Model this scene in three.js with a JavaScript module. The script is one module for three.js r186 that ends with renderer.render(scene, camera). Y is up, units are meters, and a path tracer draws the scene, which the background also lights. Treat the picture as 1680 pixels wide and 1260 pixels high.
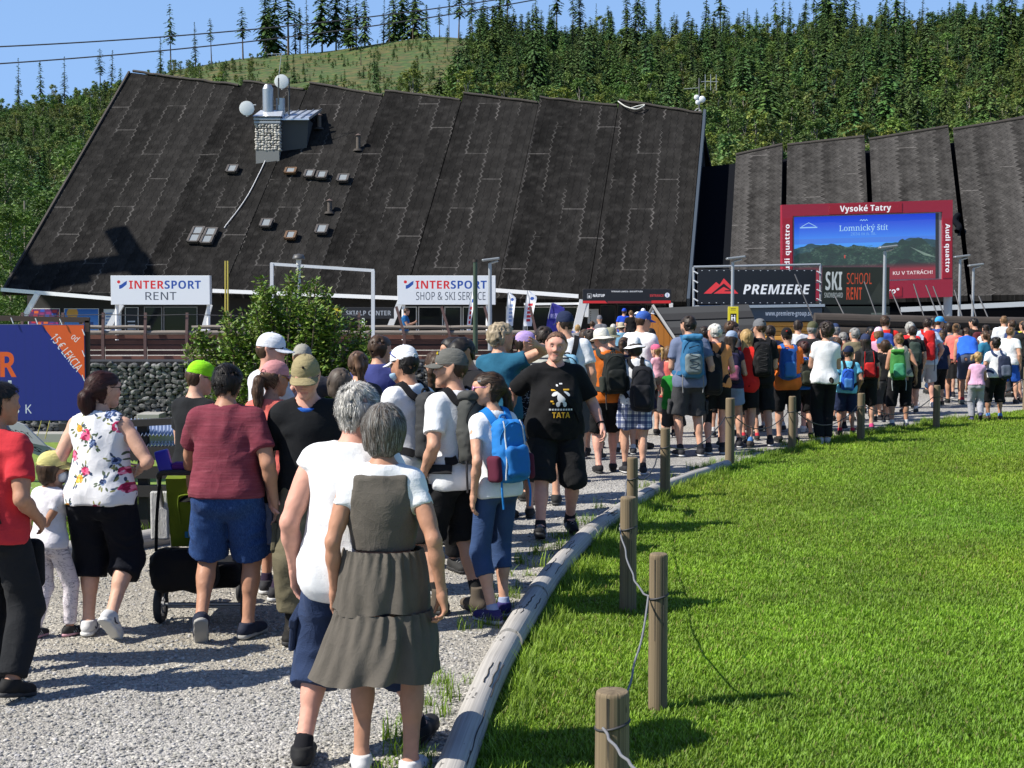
import * as THREE from 'three';
import { mergeGeometries, mergeVertices, toCreasedNormals } from 'three/addons/utils/BufferGeometryUtils.js';
import { RoundedBoxGeometry } from 'three/addons/geometries/RoundedBoxGeometry.js';

// ---------- camera, sky, sun, exposure ----------
const scene = new THREE.Scene();
const CAM_H = 2.13, FOC = 2308, PITCH = Math.atan(140 / FOC);
const camera = new THREE.PerspectiveCamera(2 * Math.atan(630 / FOC) * 180 / Math.PI, 4 / 3, 0.1, 3000);
camera.position.set(0, CAM_H, 0);
camera.rotation.set(-PITCH, 0, 0);
const renderer = new THREE.WebGLRenderer({ antialias: true });
renderer.setSize(1024, 768);
renderer.toneMapping = THREE.LinearToneMapping;
renderer.toneMappingExposure = 1.68;
renderer.shadowMap.enabled = true;
const SUN = new THREE.Vector3(-1.5, 1.66, 0.5).normalize();
{
  const W = 512, H = 256, data = new Float32Array(W * H * 4);
  for (let j = 0; j < H; j++) for (let i = 0; i < W; i++) {
    const el = ((j + 0.5) / H - 0.5) * Math.PI, az = ((i + 0.5) / W - 0.5) * 2 * Math.PI;
    const y = Math.sin(el), x = Math.cos(el) * Math.cos(az), z = Math.cos(el) * Math.sin(az);
    const c = x * SUN.x + y * SUN.y + z * SUN.z;
    const e = Math.max(0, y), t = 1 / (1 + Math.pow(e / 0.42, 3)), glow = Math.pow(Math.max(0, c), 24) * 0.5 + Math.pow(Math.max(0, c), 4) * 0.06;
    let r = 0.045 + 0.27 * t, g = 0.11 + 0.43 * t, b = 0.34 + 0.6 * t;
    const below = y < 0 ? Math.exp(y * 30) : 1;
    const o = (j * W + i) * 4;
    data[o] = (r + glow) * below + 0.12 * (1 - below); data[o + 1] = (g + glow * 0.95) * below + 0.13 * (1 - below); data[o + 2] = (b + glow * 0.8) * below + 0.11 * (1 - below); data[o + 3] = 1;
  }
  const sky = new THREE.DataTexture(data, W, H, THREE.RGBAFormat, THREE.FloatType);
  sky.mapping = THREE.EquirectangularReflectionMapping;
  sky.magFilter = THREE.LinearFilter; sky.minFilter = THREE.LinearFilter; sky.needsUpdate = true;
  scene.background = sky; scene.environment = sky;
  scene.backgroundIntensity = 0.62; scene.environmentIntensity = 0.62;
}
const sun = new THREE.DirectionalLight(new THREE.Color().setRGB(1, 0.95, 0.86), 4.6);
sun.name = 'sun';
sun.position.copy(SUN).multiplyScalar(120).add(new THREE.Vector3(0, 0, -30));
sun.target.position.set(0, 0, -30); scene.add(sun.target);
sun.castShadow = true; sun.shadow.mapSize.set(4096, 4096);
Object.assign(sun.shadow.camera, { left: -60, right: 60, top: 60, bottom: -60, near: 1, far: 400 });
scene.add(sun);

// ---------- helpers ----------
let rs = 12345;
const seed = (n) => { rs = (n * 2654435761) >>> 0 || 1; };
const rnd = () => { rs = (rs + 0x6d2b79f5) | 0; let t = Math.imul(rs ^ (rs >>> 15), 1 | rs); t = (t + Math.imul(t ^ (t >>> 7), 61 | t)) ^ t; return ((t ^ (t >>> 14)) >>> 0) / 4294967296; };
const rr = (a, b) => a + (b - a) * rnd();
const V = (x = 0, y = 0, z = 0) => new THREE.Vector3(x, y, z);
const { clamp, lerp, smoothstep } = THREE.MathUtils;
const DEG = Math.PI / 180;
const rgb = (r, g, b) => new THREE.Color().setRGB(r, g, b);
const cp = Math.cos(PITCH), sp = Math.sin(PITCH);
function ray(px, py) { const x = (px - 840) / FOC, y = (630 - py) / FOC; const Y = y * cp - sp, Z = -cp - y * sp; return V(x / -Z, Y / -Z, -1); }   // scaled so that z = -1
const at = (px, py, d) => ray(px, py).multiplyScalar(d).add(V(0, CAM_H, 0));
const ground = (px, py, y = 0) => { const r = ray(px, py); return at(px, py, (y - CAM_H) / r.y); };
const feetD = (py) => -ground(840, py).z;

const names = {};
function uniq(n) { const k = names[n] = (names[n] ?? -1) + 1; return k ? n + '_' + String(k).padStart(3, '0') : n; }
function shadows(o) { o.traverse((m) => { if (m.isMesh) { m.castShadow = true; m.receiveShadow = true; } }); return o; }
function thing(name, label, category, pos = [0, 0, 0], turn = 0, group) {
  const o = new THREE.Group(); o.name = uniq(name); scene.add(o);
  Array.isArray(pos) ? o.position.set(...pos) : o.position.copy(pos); o.rotation.y = turn;
  o.userData = { label, category }; if (group) o.userData.group = group;
  return o;
}
function part(name, geo, mat, parent, label) {
  const m = new THREE.Mesh(Array.isArray(geo) ? merge(geo) : geo, mat);
  m.name = name; m.castShadow = m.receiveShadow = true; if (label) m.userData.label = label;
  parent.add(m); return m;
}
function single(name, geo, mat, label, category, group) {
  const m = part(uniq(name), geo, mat, scene); m.userData = { label, category }; if (group) m.userData.group = group; return m;
}
function struct(name, geo, mat) { const m = part(uniq(name), geo, mat, scene); m.userData.kind = 'structure'; return m; }
function merge(list) {
  const l = list.map((g) => { g = g.index ? g.toNonIndexed() : g; for (const k of Object.keys(g.attributes)) if (!['position', 'normal', 'uv', 'color'].includes(k)) g.deleteAttribute(k); return g; });
  const hasC = l.some((g) => g.attributes.color), hasU = l.every((g) => g.attributes.uv);
  for (const g of l) { if (!hasU) g.deleteAttribute('uv'); if (hasC && !g.attributes.color) g.setAttribute('color', new THREE.BufferAttribute(new Float32Array(g.attributes.position.count * 3).fill(1), 3)); if (!g.attributes.normal) g.computeVertexNormals(); }
  return mergeGeometries(l);
}
const box = (w, h, d, x = 0, y = 0, z = 0) => new THREE.BoxGeometry(w, h, d).translate(x, y, z);
const rbox = (w, h, d, r = 0.01, x = 0, y = 0, z = 0, seg = 2) => new RoundedBoxGeometry(w, h, d, seg, Math.min(r, w / 2.01, h / 2.01, d / 2.01)).translate(x, y, z);
const UPV = V(0, 1, 0);
function bar(a, b, r0, r1 = r0, n = 8) {          // round bar between two points
  const d = b.clone().sub(a), g = new THREE.CylinderGeometry(r1, r0, d.length(), n);
  g.applyQuaternion(new THREE.Quaternion().setFromUnitVectors(UPV, d.clone().normalize())).translate((a.x + b.x) / 2, (a.y + b.y) / 2, (a.z + b.z) / 2); return g;
}
function beam(a, b, w, h, up = UPV) {              // rectangular bar between two points, h along up
  const z = b.clone().sub(a), L = z.length(); z.normalize(); const x = up.clone().cross(z).normalize(), y = z.clone().cross(x);
  const g = new THREE.BoxGeometry(w, h, L); g.applyMatrix4(new THREE.Matrix4().makeBasis(x, y, z).setPosition((a.x + b.x) / 2, (a.y + b.y) / 2, (a.z + b.z) / 2)); return g;
}
const tube = (pts, r, seg = 20, n = 6, closed = false) => new THREE.TubeGeometry(new THREE.CatmullRomCurve3(pts, closed, 'catmullrom', 0.5), seg, r, n, closed);
function poly(points, uvs, idx) {                  // raw triangles
  const g = new THREE.BufferGeometry(); g.setAttribute('position', new THREE.Float32BufferAttribute(points.flatMap((p) => [p.x, p.y, p.z]), 3));
  if (uvs) g.setAttribute('uv', new THREE.Float32BufferAttribute(uvs.flat(), 2)); g.setIndex(idx); g.computeVertexNormals(); return g;
}
function hexa(p) {                                  // solid from 8 corners: 0-3 front (ccw seen from outside), 4-7 back in the same order
  const f = [[0, 1, 2, 3], [5, 4, 7, 6], [1, 5, 6, 2], [4, 0, 3, 7], [3, 2, 6, 7], [4, 5, 1, 0]], P = [], U = [], I = [];
  for (const q of f) { const b = P.length, w = p[q[0]].distanceTo(p[q[1]]), h = p[q[1]].distanceTo(p[q[2]]); q.forEach((k) => P.push(p[k])); U.push([0, 0], [w, 0], [w, h], [0, h]); I.push(b, b + 1, b + 2, b, b + 2, b + 3); }
  return poly(P, U, I);
}
// value noise
const hash3 = (x, y, z) => { let h = Math.imul(x, 374761393) ^ Math.imul(y, 668265263) ^ Math.imul(z, 2147483647 - 1274126177); h = Math.imul(h ^ (h >>> 13), 1274126177); h ^= h >>> 16; return (h & 0xffffff) / 0xffffff; };
function vnoise(x, y, z) {
  const i = Math.floor(x), j = Math.floor(y), k = Math.floor(z); let u = x - i, v = y - j, w = z - k; u = u * u * (3 - 2 * u); v = v * v * (3 - 2 * v); w = w * w * (3 - 2 * w);
  const a = hash3(i, j, k), b = hash3(i + 1, j, k), c = hash3(i, j + 1, k), d = hash3(i + 1, j + 1, k), e = hash3(i, j, k + 1), f = hash3(i + 1, j, k + 1), g = hash3(i, j + 1, k + 1), h = hash3(i + 1, j + 1, k + 1);
  return (a + (b - a) * u) * (1 - v) * (1 - w) + (c + (d - c) * u) * v * (1 - w) + (e + (f - e) * u) * (1 - v) * w + (g + (h - g) * u) * v * w;
}
const fbm = (x, y, z, n = 4) => { let s = 0, a = 0.5; for (let i = 0; i < n; i++) { s += a * vnoise(x, y, z); a *= 0.5; x *= 2.03; y *= 2.01; z *= 2.02; } return s; };
// textures
function dataTex(n, f, srgb = true, m = n) {        // f(u, v, out) fills linear 0..1 values
  const d = new Uint8Array(n * m * 4), o = [0, 0, 0];
  for (let j = 0; j < m; j++) for (let i = 0; i < n; i++) { f(i / n, j / m, o); const q = (j * n + i) * 4; for (let c = 0; c < 3; c++) { let v = clamp(o[c], 0, 1); if (srgb) v = v <= 0.0031308 ? v * 12.92 : 1.055 * Math.pow(v, 1 / 2.4) - 0.055; d[q + c] = v * 255; } d[q + 3] = 255; }
  const t = new THREE.DataTexture(d, n, m); t.wrapS = t.wrapT = THREE.RepeatWrapping; t.magFilter = THREE.LinearFilter; t.minFilter = THREE.LinearFilter; if (srgb) t.colorSpace = THREE.SRGBColorSpace; t.needsUpdate = true; return t;
}
function canvasTex(w, h, draw) { const c = document.createElement('canvas'); c.width = w; c.height = h; const x = c.getContext('2d'); draw(x, w, h); const t = new THREE.CanvasTexture(c); t.colorSpace = THREE.SRGBColorSpace; t.wrapS = t.wrapT = THREE.RepeatWrapping; return t; }
function rep(t, x, y) { const c = t.clone(); c.repeat.set(x, y); c.needsUpdate = true; return c; }
// tiling noise: period n cells
function tnoise(u, v, n, s = 0) { const x = u * n, y = v * n, i = Math.floor(x), j = Math.floor(y); let a = x - i, b = y - j; a = a * a * (3 - 2 * a); b = b * b * (3 - 2 * b); const m = (q) => ((q % n) + n) % n, h = (p, q) => hash3(m(p), m(q), s + 17); return lerp(lerp(h(i, j), h(i + 1, j), a), lerp(h(i, j + 1), h(i + 1, j + 1), a), b); }
const tfbm = (u, v, n, oct = 4, s = 0) => { let t = 0, a = 0.5; for (let i = 0; i < oct; i++) { t += a * tnoise(u, v, n << i, s + i); a *= 0.5; } return t; };
function voro(u, v, n, s = 0) {                     // tiling voronoi: [distance to nearest, second, id]
  const x = u * n, y = v * n, i = Math.floor(x), j = Math.floor(y); let d1 = 9, d2 = 9, id = 0; const m = (q) => ((q % n) + n) % n;
  for (let a = -1; a <= 1; a++) for (let b = -1; b <= 1; b++) { const p = m(i + a), q = m(j + b), cx = i + a + 0.1 + 0.8 * hash3(p, q, s), cy = j + b + 0.1 + 0.8 * hash3(p, q, s + 1), d = Math.hypot(cx - x, cy - y); if (d < d1) { d2 = d1; d1 = d; id = hash3(p, q, s + 2); } else if (d < d2) d2 = d; }
  return [d1, d2, id];
}
const std = (c, roughness = 0.85, o = {}) => new THREE.MeshStandardMaterial({ color: Array.isArray(c) ? rgb(...c) : c, roughness, metalness: 0, ...o });
const phys = (c, roughness = 0.85, o = {}) => new THREE.MeshPhysicalMaterial({ color: Array.isArray(c) ? rgb(...c) : c, roughness, metalness: 0, ...o });
// ---------- ground ----------
const gravelTex = (() => {
  const N = 1024, hgt = new Float32Array(N * N), col = new Float32Array(N * N);
  for (let j = 0; j < N; j++) for (let i = 0; i < N; i++) {
    const u = i / N, v = j / N; let h = 0, c = 0;
    const a = voro(u, v, 46, 3), b = voro(u, v, 110, 9);
    const big = a[2] > 0.62 ? Math.max(0, 1 - a[0] * 2.1) : 0, small = Math.max(0, 0.8 - b[0] * 1.2) * 0.5;
    if (big > small) { h = 0.35 + big * 0.65; c = 0.75 + a[2] * 0.5 - 0.35 * hash3(i >> 3, j >> 3, 1) * 0; c = 0.62 + 0.75 * hash3(Math.floor(a[2] * 9999), 5, 5); } else { h = small; c = 0.7 + 0.5 * b[2]; c *= 0.72 + 0.5 * Math.min(1, b[1] - b[0]); }
    hgt[j * N + i] = h; col[j * N + i] = c * (0.86 + 0.28 * tfbm(u, v, 4, 4, 7));
  }
  const at2 = (A) => (u, v) => A[Math.floor(v * N) * N + Math.floor(u * N)], C = at2(col), Hh = at2(hgt);
  return { map: dataTex(N, (u, v, o) => { const c = C(u, v) * 0.36; o[0] = c * 1.03; o[1] = c * 0.99; o[2] = c * 0.92; }), bump: dataTex(N, (u, v, o) => { o[0] = o[1] = o[2] = Hh(u, v); }, false) };
})();
const grassTex = dataTex(512, (u, v, o) => {
  const n = tfbm(u, v, 24, 4, 2), m = tfbm(u, v, 5, 3, 8), f = tnoise(u, v, 160, 4);
  const k = 0.5 + n * 0.7 + f * 0.35; o[0] = (0.11 + 0.06 * m) * k; o[1] = (0.19 + 0.04 * m) * k; o[2] = 0.024 * k;
});
function flat(pts, y, scale) {                       // sheet from a ground outline, uv in metres / scale
  const s = new THREE.Shape(pts.map((p) => new THREE.Vector2(p.x, -p.z))), g = new THREE.ShapeGeometry(s);
  g.rotateX(-Math.PI / 2).translate(0, y, 0); const P = g.attributes.position, U = g.attributes.uv;
  for (let i = 0; i < P.count; i++) U.setXY(i, P.getX(i) / scale, P.getZ(i) / scale); return g;
}
{
  const farTex = rep(grassTex, 1, 1);
  const g = new THREE.CircleGeometry(2600, 64).rotateX(-Math.PI / 2).translate(0, -0.06, 0); const P = g.attributes.position, U = g.attributes.uv; for (let i = 0; i < P.count; i++) U.setXY(i, P.getX(i) / 4, P.getZ(i) / 4);
  struct('ground', g, std([1, 1, 1], 0.95, { map: farTex }));
  const pg = new THREE.PlaneGeometry(82, 88, 205, 220).rotateX(-Math.PI / 2).translate(19, 0, -38), Q = pg.attributes.position, T = pg.attributes.uv, col = new Float32Array(Q.count * 3);
  for (let i = 0; i < Q.count; i++) { const x = Q.getX(i), z = Q.getZ(i), n = 0.72 + 0.5 * fbm(x * 0.6, 2, z * 0.6, 4), w = smoothstep(fbm(x * 0.35 + 9, 5, z * 0.35, 3), 0.4, 0.6); T.setXY(i, x / 1.6, z / 1.6); col.set([n * (1 + 0.05 * w), n * (1 - 0.0 * w), n * (1 - 0.12 * w)], i * 3); }
  pg.setAttribute('color', new THREE.BufferAttribute(col, 3)); struct('gravel_path', pg, std([1.04, 1.04, 1.04], 0.95, { map: gravelTex.map, bumpMap: gravelTex.bump, bumpScale: 0.014, vertexColors: true }));
}
// right edge of the path, as seen in the photograph
const EDGE = [[700, 1420], [742, 1290], [775, 1200], [808, 1120], [845, 1050], [885, 985], [925, 930], [968, 885], [1010, 852], [1075, 812], [1140, 786], [1210, 762], [1300, 736], [1420, 712], [1540, 694], [1680, 675], [1830, 657], [2100, 636]].map(([x, y]) => ground(x, y));
const edgeCurve = new THREE.CatmullRomCurve3(EDGE, false, 'centripetal');
const edgePts = edgeCurve.getPoints(160);
const edgeXZ = (z) => { for (let i = 1; i < edgePts.length; i++) if (edgePts[i].z <= z) { const a = edgePts[i - 1], b = edgePts[i], t = (z - a.z) / (b.z - a.z); return lerp(a.x, b.x, t); } return edgePts[edgePts.length - 1].x; };
const lawnMat = std([1, 1, 1], 0.95, { map: grassTex });
{
  const lawn = flat([...edgePts, V(60, 0, edgePts[edgePts.length - 1].z), V(60, 0, 6), V(EDGE[0].x, 0, 6)], 0.006, 1.3);
  struct('lawn', lawn, lawnMat);
}
// left verge behind the kerb log
const LEDGE = [[-160, 958], [0, 934], [110, 917], [190, 905], [262, 893], [340, 878], [420, 862]].map(([x, y]) => ground(x, y));
{
  const back = [V(-1.6, 0, -21.4), V(-14, 0, -21.2), V(-14, 0, LEDGE[0].z)];
  struct('grass_verge', flat([...LEDGE, ...back], 0.006, 1.3), lawnMat);
}
// grass blades: tufts of tapered, bent blades
function tuftGeo(n, h0, h1, spread, w = 0.0045) {
  const P = [], C = [], I = [];
  for (let k = 0; k < n; k++) {
    const a = rr(0, 6.283), r = spread * Math.sqrt(rnd()), x = Math.cos(a) * r, z = Math.sin(a) * r, h = rr(h0, h1), dir = rr(0, 6.283), lean = rr(0.15, 0.75) * h, bx = Math.cos(dir), bz = Math.sin(dir), sx = -bz * w * rr(0.7, 1.3), sz = bx * w, t = rr(0.75, 1.25), yel = rnd() < 0.05 ? 1 : 0;
    const b = P.length / 3;
    for (const [f, ww] of [[0, 1], [0.45, 0.85], [0.8, 0.55], [1, 0]]) {
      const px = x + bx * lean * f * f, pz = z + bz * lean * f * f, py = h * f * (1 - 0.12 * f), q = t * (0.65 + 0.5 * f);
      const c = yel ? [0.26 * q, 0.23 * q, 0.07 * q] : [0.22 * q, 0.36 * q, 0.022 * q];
      if (ww) { P.push(px - sx * ww, py, pz - sz * ww, px + sx * ww, py, pz + sz * ww); C.push(...c, ...c); } else { P.push(px, py, pz); C.push(...c); }
    }
    I.push(b, b + 1, b + 3, b, b + 3, b + 2, b + 2, b + 3, b + 5, b + 2, b + 5, b + 4, b + 4, b + 5, b + 6);
  }
  const g = new THREE.BufferGeometry(); g.setAttribute('position', new THREE.Float32BufferAttribute(P, 3)); g.setAttribute('color', new THREE.Float32BufferAttribute(C, 3)); g.setIndex(I); g.computeVertexNormals(); return g;
}
const bladeMat = phys([1, 1, 1], 0.58, { vertexColors: true, side: THREE.DoubleSide, transmission: 0.42, thickness: 0, specularIntensity: 0.5 });
seed(5);
{
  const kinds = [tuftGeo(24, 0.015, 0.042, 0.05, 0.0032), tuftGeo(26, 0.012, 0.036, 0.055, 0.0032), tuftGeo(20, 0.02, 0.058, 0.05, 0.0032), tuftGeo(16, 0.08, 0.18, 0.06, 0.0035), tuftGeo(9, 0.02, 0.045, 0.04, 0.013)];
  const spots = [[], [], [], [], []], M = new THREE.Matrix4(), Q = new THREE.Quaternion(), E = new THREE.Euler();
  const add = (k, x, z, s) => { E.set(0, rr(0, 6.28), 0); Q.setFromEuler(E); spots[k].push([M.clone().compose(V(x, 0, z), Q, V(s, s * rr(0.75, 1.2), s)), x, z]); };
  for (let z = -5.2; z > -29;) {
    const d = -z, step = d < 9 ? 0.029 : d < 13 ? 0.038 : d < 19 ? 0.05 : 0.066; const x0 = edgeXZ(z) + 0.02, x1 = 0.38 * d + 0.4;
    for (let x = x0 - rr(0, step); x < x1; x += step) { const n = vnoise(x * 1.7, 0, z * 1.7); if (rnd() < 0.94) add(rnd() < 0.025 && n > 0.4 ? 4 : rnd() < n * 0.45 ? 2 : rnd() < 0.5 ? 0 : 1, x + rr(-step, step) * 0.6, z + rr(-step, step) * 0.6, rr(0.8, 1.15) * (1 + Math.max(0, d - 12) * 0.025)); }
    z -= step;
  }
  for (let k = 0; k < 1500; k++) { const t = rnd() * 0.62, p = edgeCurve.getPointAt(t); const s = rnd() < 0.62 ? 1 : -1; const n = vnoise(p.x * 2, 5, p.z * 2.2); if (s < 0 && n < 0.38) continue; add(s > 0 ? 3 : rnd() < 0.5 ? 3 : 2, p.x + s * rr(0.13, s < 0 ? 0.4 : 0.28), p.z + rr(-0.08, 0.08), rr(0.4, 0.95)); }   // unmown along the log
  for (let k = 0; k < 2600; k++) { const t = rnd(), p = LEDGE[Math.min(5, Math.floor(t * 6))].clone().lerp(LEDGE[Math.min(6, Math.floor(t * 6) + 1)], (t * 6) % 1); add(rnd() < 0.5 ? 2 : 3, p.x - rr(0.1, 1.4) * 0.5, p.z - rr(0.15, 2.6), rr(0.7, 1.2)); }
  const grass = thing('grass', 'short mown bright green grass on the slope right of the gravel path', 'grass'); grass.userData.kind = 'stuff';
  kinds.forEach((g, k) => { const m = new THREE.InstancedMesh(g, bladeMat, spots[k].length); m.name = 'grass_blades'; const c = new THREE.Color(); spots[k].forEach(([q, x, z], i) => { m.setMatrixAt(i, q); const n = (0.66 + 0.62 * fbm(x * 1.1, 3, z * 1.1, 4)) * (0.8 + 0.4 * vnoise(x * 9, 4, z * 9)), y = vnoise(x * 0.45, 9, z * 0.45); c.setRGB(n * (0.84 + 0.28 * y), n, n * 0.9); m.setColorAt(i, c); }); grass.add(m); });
  console.log('tufts', spots.map((s) => s.length).join(' '));
  // broad weed leaves between the blades
}
// loose stones on the path
seed(6);
{
  const ico = (s) => { const g = new THREE.IcosahedronGeometry(1, 1), P = g.attributes.position; for (let i = 0; i < P.count; i++) { const v = V().fromBufferAttribute(P, i), k = 0.72 + 0.5 * vnoise(v.x * 1.6 + s, v.y * 1.6, v.z * 1.6); P.setXYZ(i, v.x * k * 1.15, v.y * k * 0.65, v.z * k); } g.computeVertexNormals(); return g; };
  const stones = thing('loose_gravel', 'loose pale grey gravel stones lying on the path', 'gravel'); stones.userData.kind = 'stuff';
  const mat = std([1, 1, 1], 0.9), M = new THREE.Matrix4(), Q = new THREE.Quaternion(), c = new THREE.Color();
  for (let k = 0; k < 3; k++) {
    const list = []; for (let i = 0; i < 26000; i++) { const d = 5.4 + 11 * Math.pow(rnd(), 1.5), xr = edgeXZ(-d) - 0.02, xl = -0.4 * d; const x = rr(xl, xr); if (vnoise(x * 1.1, k, d * 1.1) < rnd() * 0.95) continue; list.push([x, -d]); }
    const m = new THREE.InstancedMesh(ico(k * 7.3), mat, list.length); m.name = 'stones';
    list.forEach(([x, z], i) => { const s = 0.003 + 0.009 * Math.pow(rnd(), 3.2); Q.setFromEuler(new THREE.Euler(rr(-0.4, 0.4), rr(0, 6.28), rr(-0.4, 0.4))); m.setMatrixAt(i, M.compose(V(x, s * 0.3, z), Q, V(s, s, s))); const t = rr(0.16, 0.44); c.setRGB(t * 1.02, t * 0.985, t * rr(0.86, 0.96)); m.setColorAt(i, c); });
    stones.add(m);
  }
}
// kerb logs, weathered grey: each log is a thing with cracks in its grain
const woodTex = (base, dark, crack) => dataTex(512, (u, v, o) => { const g = tfbm(u * 1, v * 1, 4, 3, 3), s = tnoise(u, 0.5 + 0.02 * tnoise(u, v, 3, 8), 90, 1), t = tnoise((u + 0.02 * tnoise(u, v, 4, 6)) % 1, v, 40, 5) * tnoise(u, v, 6, 2); const k = 0.35 + 0.65 * s + 0.7 * (g - 0.5), c = t > crack ? 0.3 : 1; for (let i = 0; i < 3; i++) o[i] = lerp(dark[i], base[i], clamp(k, 0, 1)) * c; });
const greyWood = woodTex([0.42, 0.4, 0.37], [0.24, 0.228, 0.21], 0.7), postWood = woodTex([0.23, 0.175, 0.105], [0.06, 0.043, 0.024], 0.66), brownWood = woodTex([0.13, 0.055, 0.04], [0.06, 0.027, 0.022], 0.9);
function logGeo(pts, r, radial = 18, seg = 40, wob = 0.05, sd = 1) {      // round log along a curve with an uneven surface and closed ends; uv: u round, v along
  const c = new THREE.CatmullRomCurve3(pts), P = [], U = [], I = [], L = c.getLength();
  for (let i = 0; i <= seg; i++) {
    const t = i / seg, p = c.getPointAt(t), d = c.getTangentAt(t), s = V(-d.z, 0, d.x).normalize(), n = d.clone().cross(s).negate(); if (n.y < 0) n.negate();
    for (let j = 0; j <= radial; j++) { const a = j / radial * 6.2832, nn = vnoise(Math.cos(a) * 1.3 + sd * 9, Math.sin(a) * 1.3, t * L * 1.5), k = r * (1 + wob * (nn - 0.5) * 2 + 0.012 * Math.sin(a * 7 + sd + t * 3) * (hash3(j, 1, sd) - 0.3)); const q = p.clone().addScaledVector(s, Math.cos(a) * k).addScaledVector(n, Math.sin(a) * k); P.push(q.x, q.y, q.z); U.push(j / radial, t * L / 1.2); }
  }
  for (let i = 0; i < seg; i++) for (let j = 0; j < radial; j++) { const a = i * (radial + 1) + j, b = a + radial + 1; I.push(a, a + 1, b, a + 1, b + 1, b); }
  for (const [e, row] of [[0, 0], [1, seg]]) { const b = P.length / 3, p = c.getPointAt(e), d = c.getTangentAt(e).multiplyScalar(e ? 0.01 : -0.01); P.push(p.x + d.x, p.y + d.y, p.z + d.z); U.push(0.5, 0.5); for (let j = 0; j <= radial; j++) { const q = (row * (radial + 1) + j) * 3; P.push(P[q], P[q + 1], P[q + 2]); U.push(0.5 + 0.3 * Math.cos(j / radial * 6.28), 0.5 + 0.3 * Math.sin(j / radial * 6.28)); } for (let j = 0; j < radial; j++) e ? I.push(b, b + 2 + j, b + 1 + j) : I.push(b, b + 1 + j, b + 2 + j); }
  const g = new THREE.BufferGeometry(); g.setAttribute('position', new THREE.Float32BufferAttribute(P, 3)); g.setAttribute('uv', new THREE.Float32BufferAttribute(U, 2)); g.setIndex(I); g.computeVertexNormals(); return g;
}
const crackMat = std([0.045, 0.04, 0.035], 1), logMat = std([1, 1, 1], 0.9, { map: greyWood, bumpMap: greyWood, bumpScale: 0.009 });
seed(7);
{
  const cuts = [[702, 1415], [830, 1068], [877, 992], [966, 886], [1012, 852], [1080, 812], [1200, 767]].map(([x, y]) => ground(x, y)), R = [0.082, 0.082, 0.082, 0.08, 0.075, 0.065];
  const labels = ['thick weathered grey kerb log nearest the camera at the bottom edge', 'short grey kerb log just beyond the cracked nearest log', 'long grey kerb log beside the walking man in black', 'grey kerb log end at the foot of the second rope post', 'thin pale kerb log running up to the third post', 'farthest thin kerb log along the gravel beside the lawn'];
  for (let i = 0; i < 6; i++) {
    const a = cuts[i], b = cuts[i + 1].clone().lerp(a, 0.012), za = a.z, zb = b.z, pts = []; for (let k = 0; k <= 5; k++) { const z = lerp(za, zb, k / 5); pts.push(V(edgeXZ(z) + (i === 0 && 0), R[i] * 0.72 - 0.01 * k / 5, z)); }
    const m = single('kerb_log', logGeo(pts, R[i], 22, 40, 0.06, i + 1), logMat, labels[i], 'log', 'kerb logs along the lawn');
    const cracks = []; for (let k = 0; k < 5; k++) { const t = rr(0.1, 0.7), len = rr(0.12, 0.3), c = new THREE.CatmullRomCurve3(pts), line = []; const ang = rr(0.6, 2.2); for (let q = 0; q <= 6; q++) { const p = c.getPointAt(clamp(t + len * q / 6, 0, 1)); line.push(V(p.x + Math.cos(ang + 0.05 * Math.sin(q * 2 + k)) * R[i] * 1.0, p.y + Math.sin(ang + 0.05 * Math.sin(q * 2 + k)) * R[i] * 1.0, p.z)); } cracks.push(tube(line, 0.0035, 14, 4)); }
    for (const g of cracks) part('crack', g, crackMat, m);
  }
  const lk = LEDGE.map((p) => V(p.x, 0.06, p.z));
  single('kerb_log', logGeo(lk.slice(0, 4), 0.085, 14, 30, 0.05, 9), logMat, 'grey kerb log at the left side of the path behind the small girl', 'log', 'kerb logs along the left verge');
  single('kerb_log', logGeo([lk[3].clone().add(V(0.03, 0, 0)), ...lk.slice(4)], 0.085, 14, 30, 0.05, 11), logMat, 'grey kerb log at the left side of the path behind the pushchair', 'log', 'kerb logs along the left verge');
}
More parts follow.
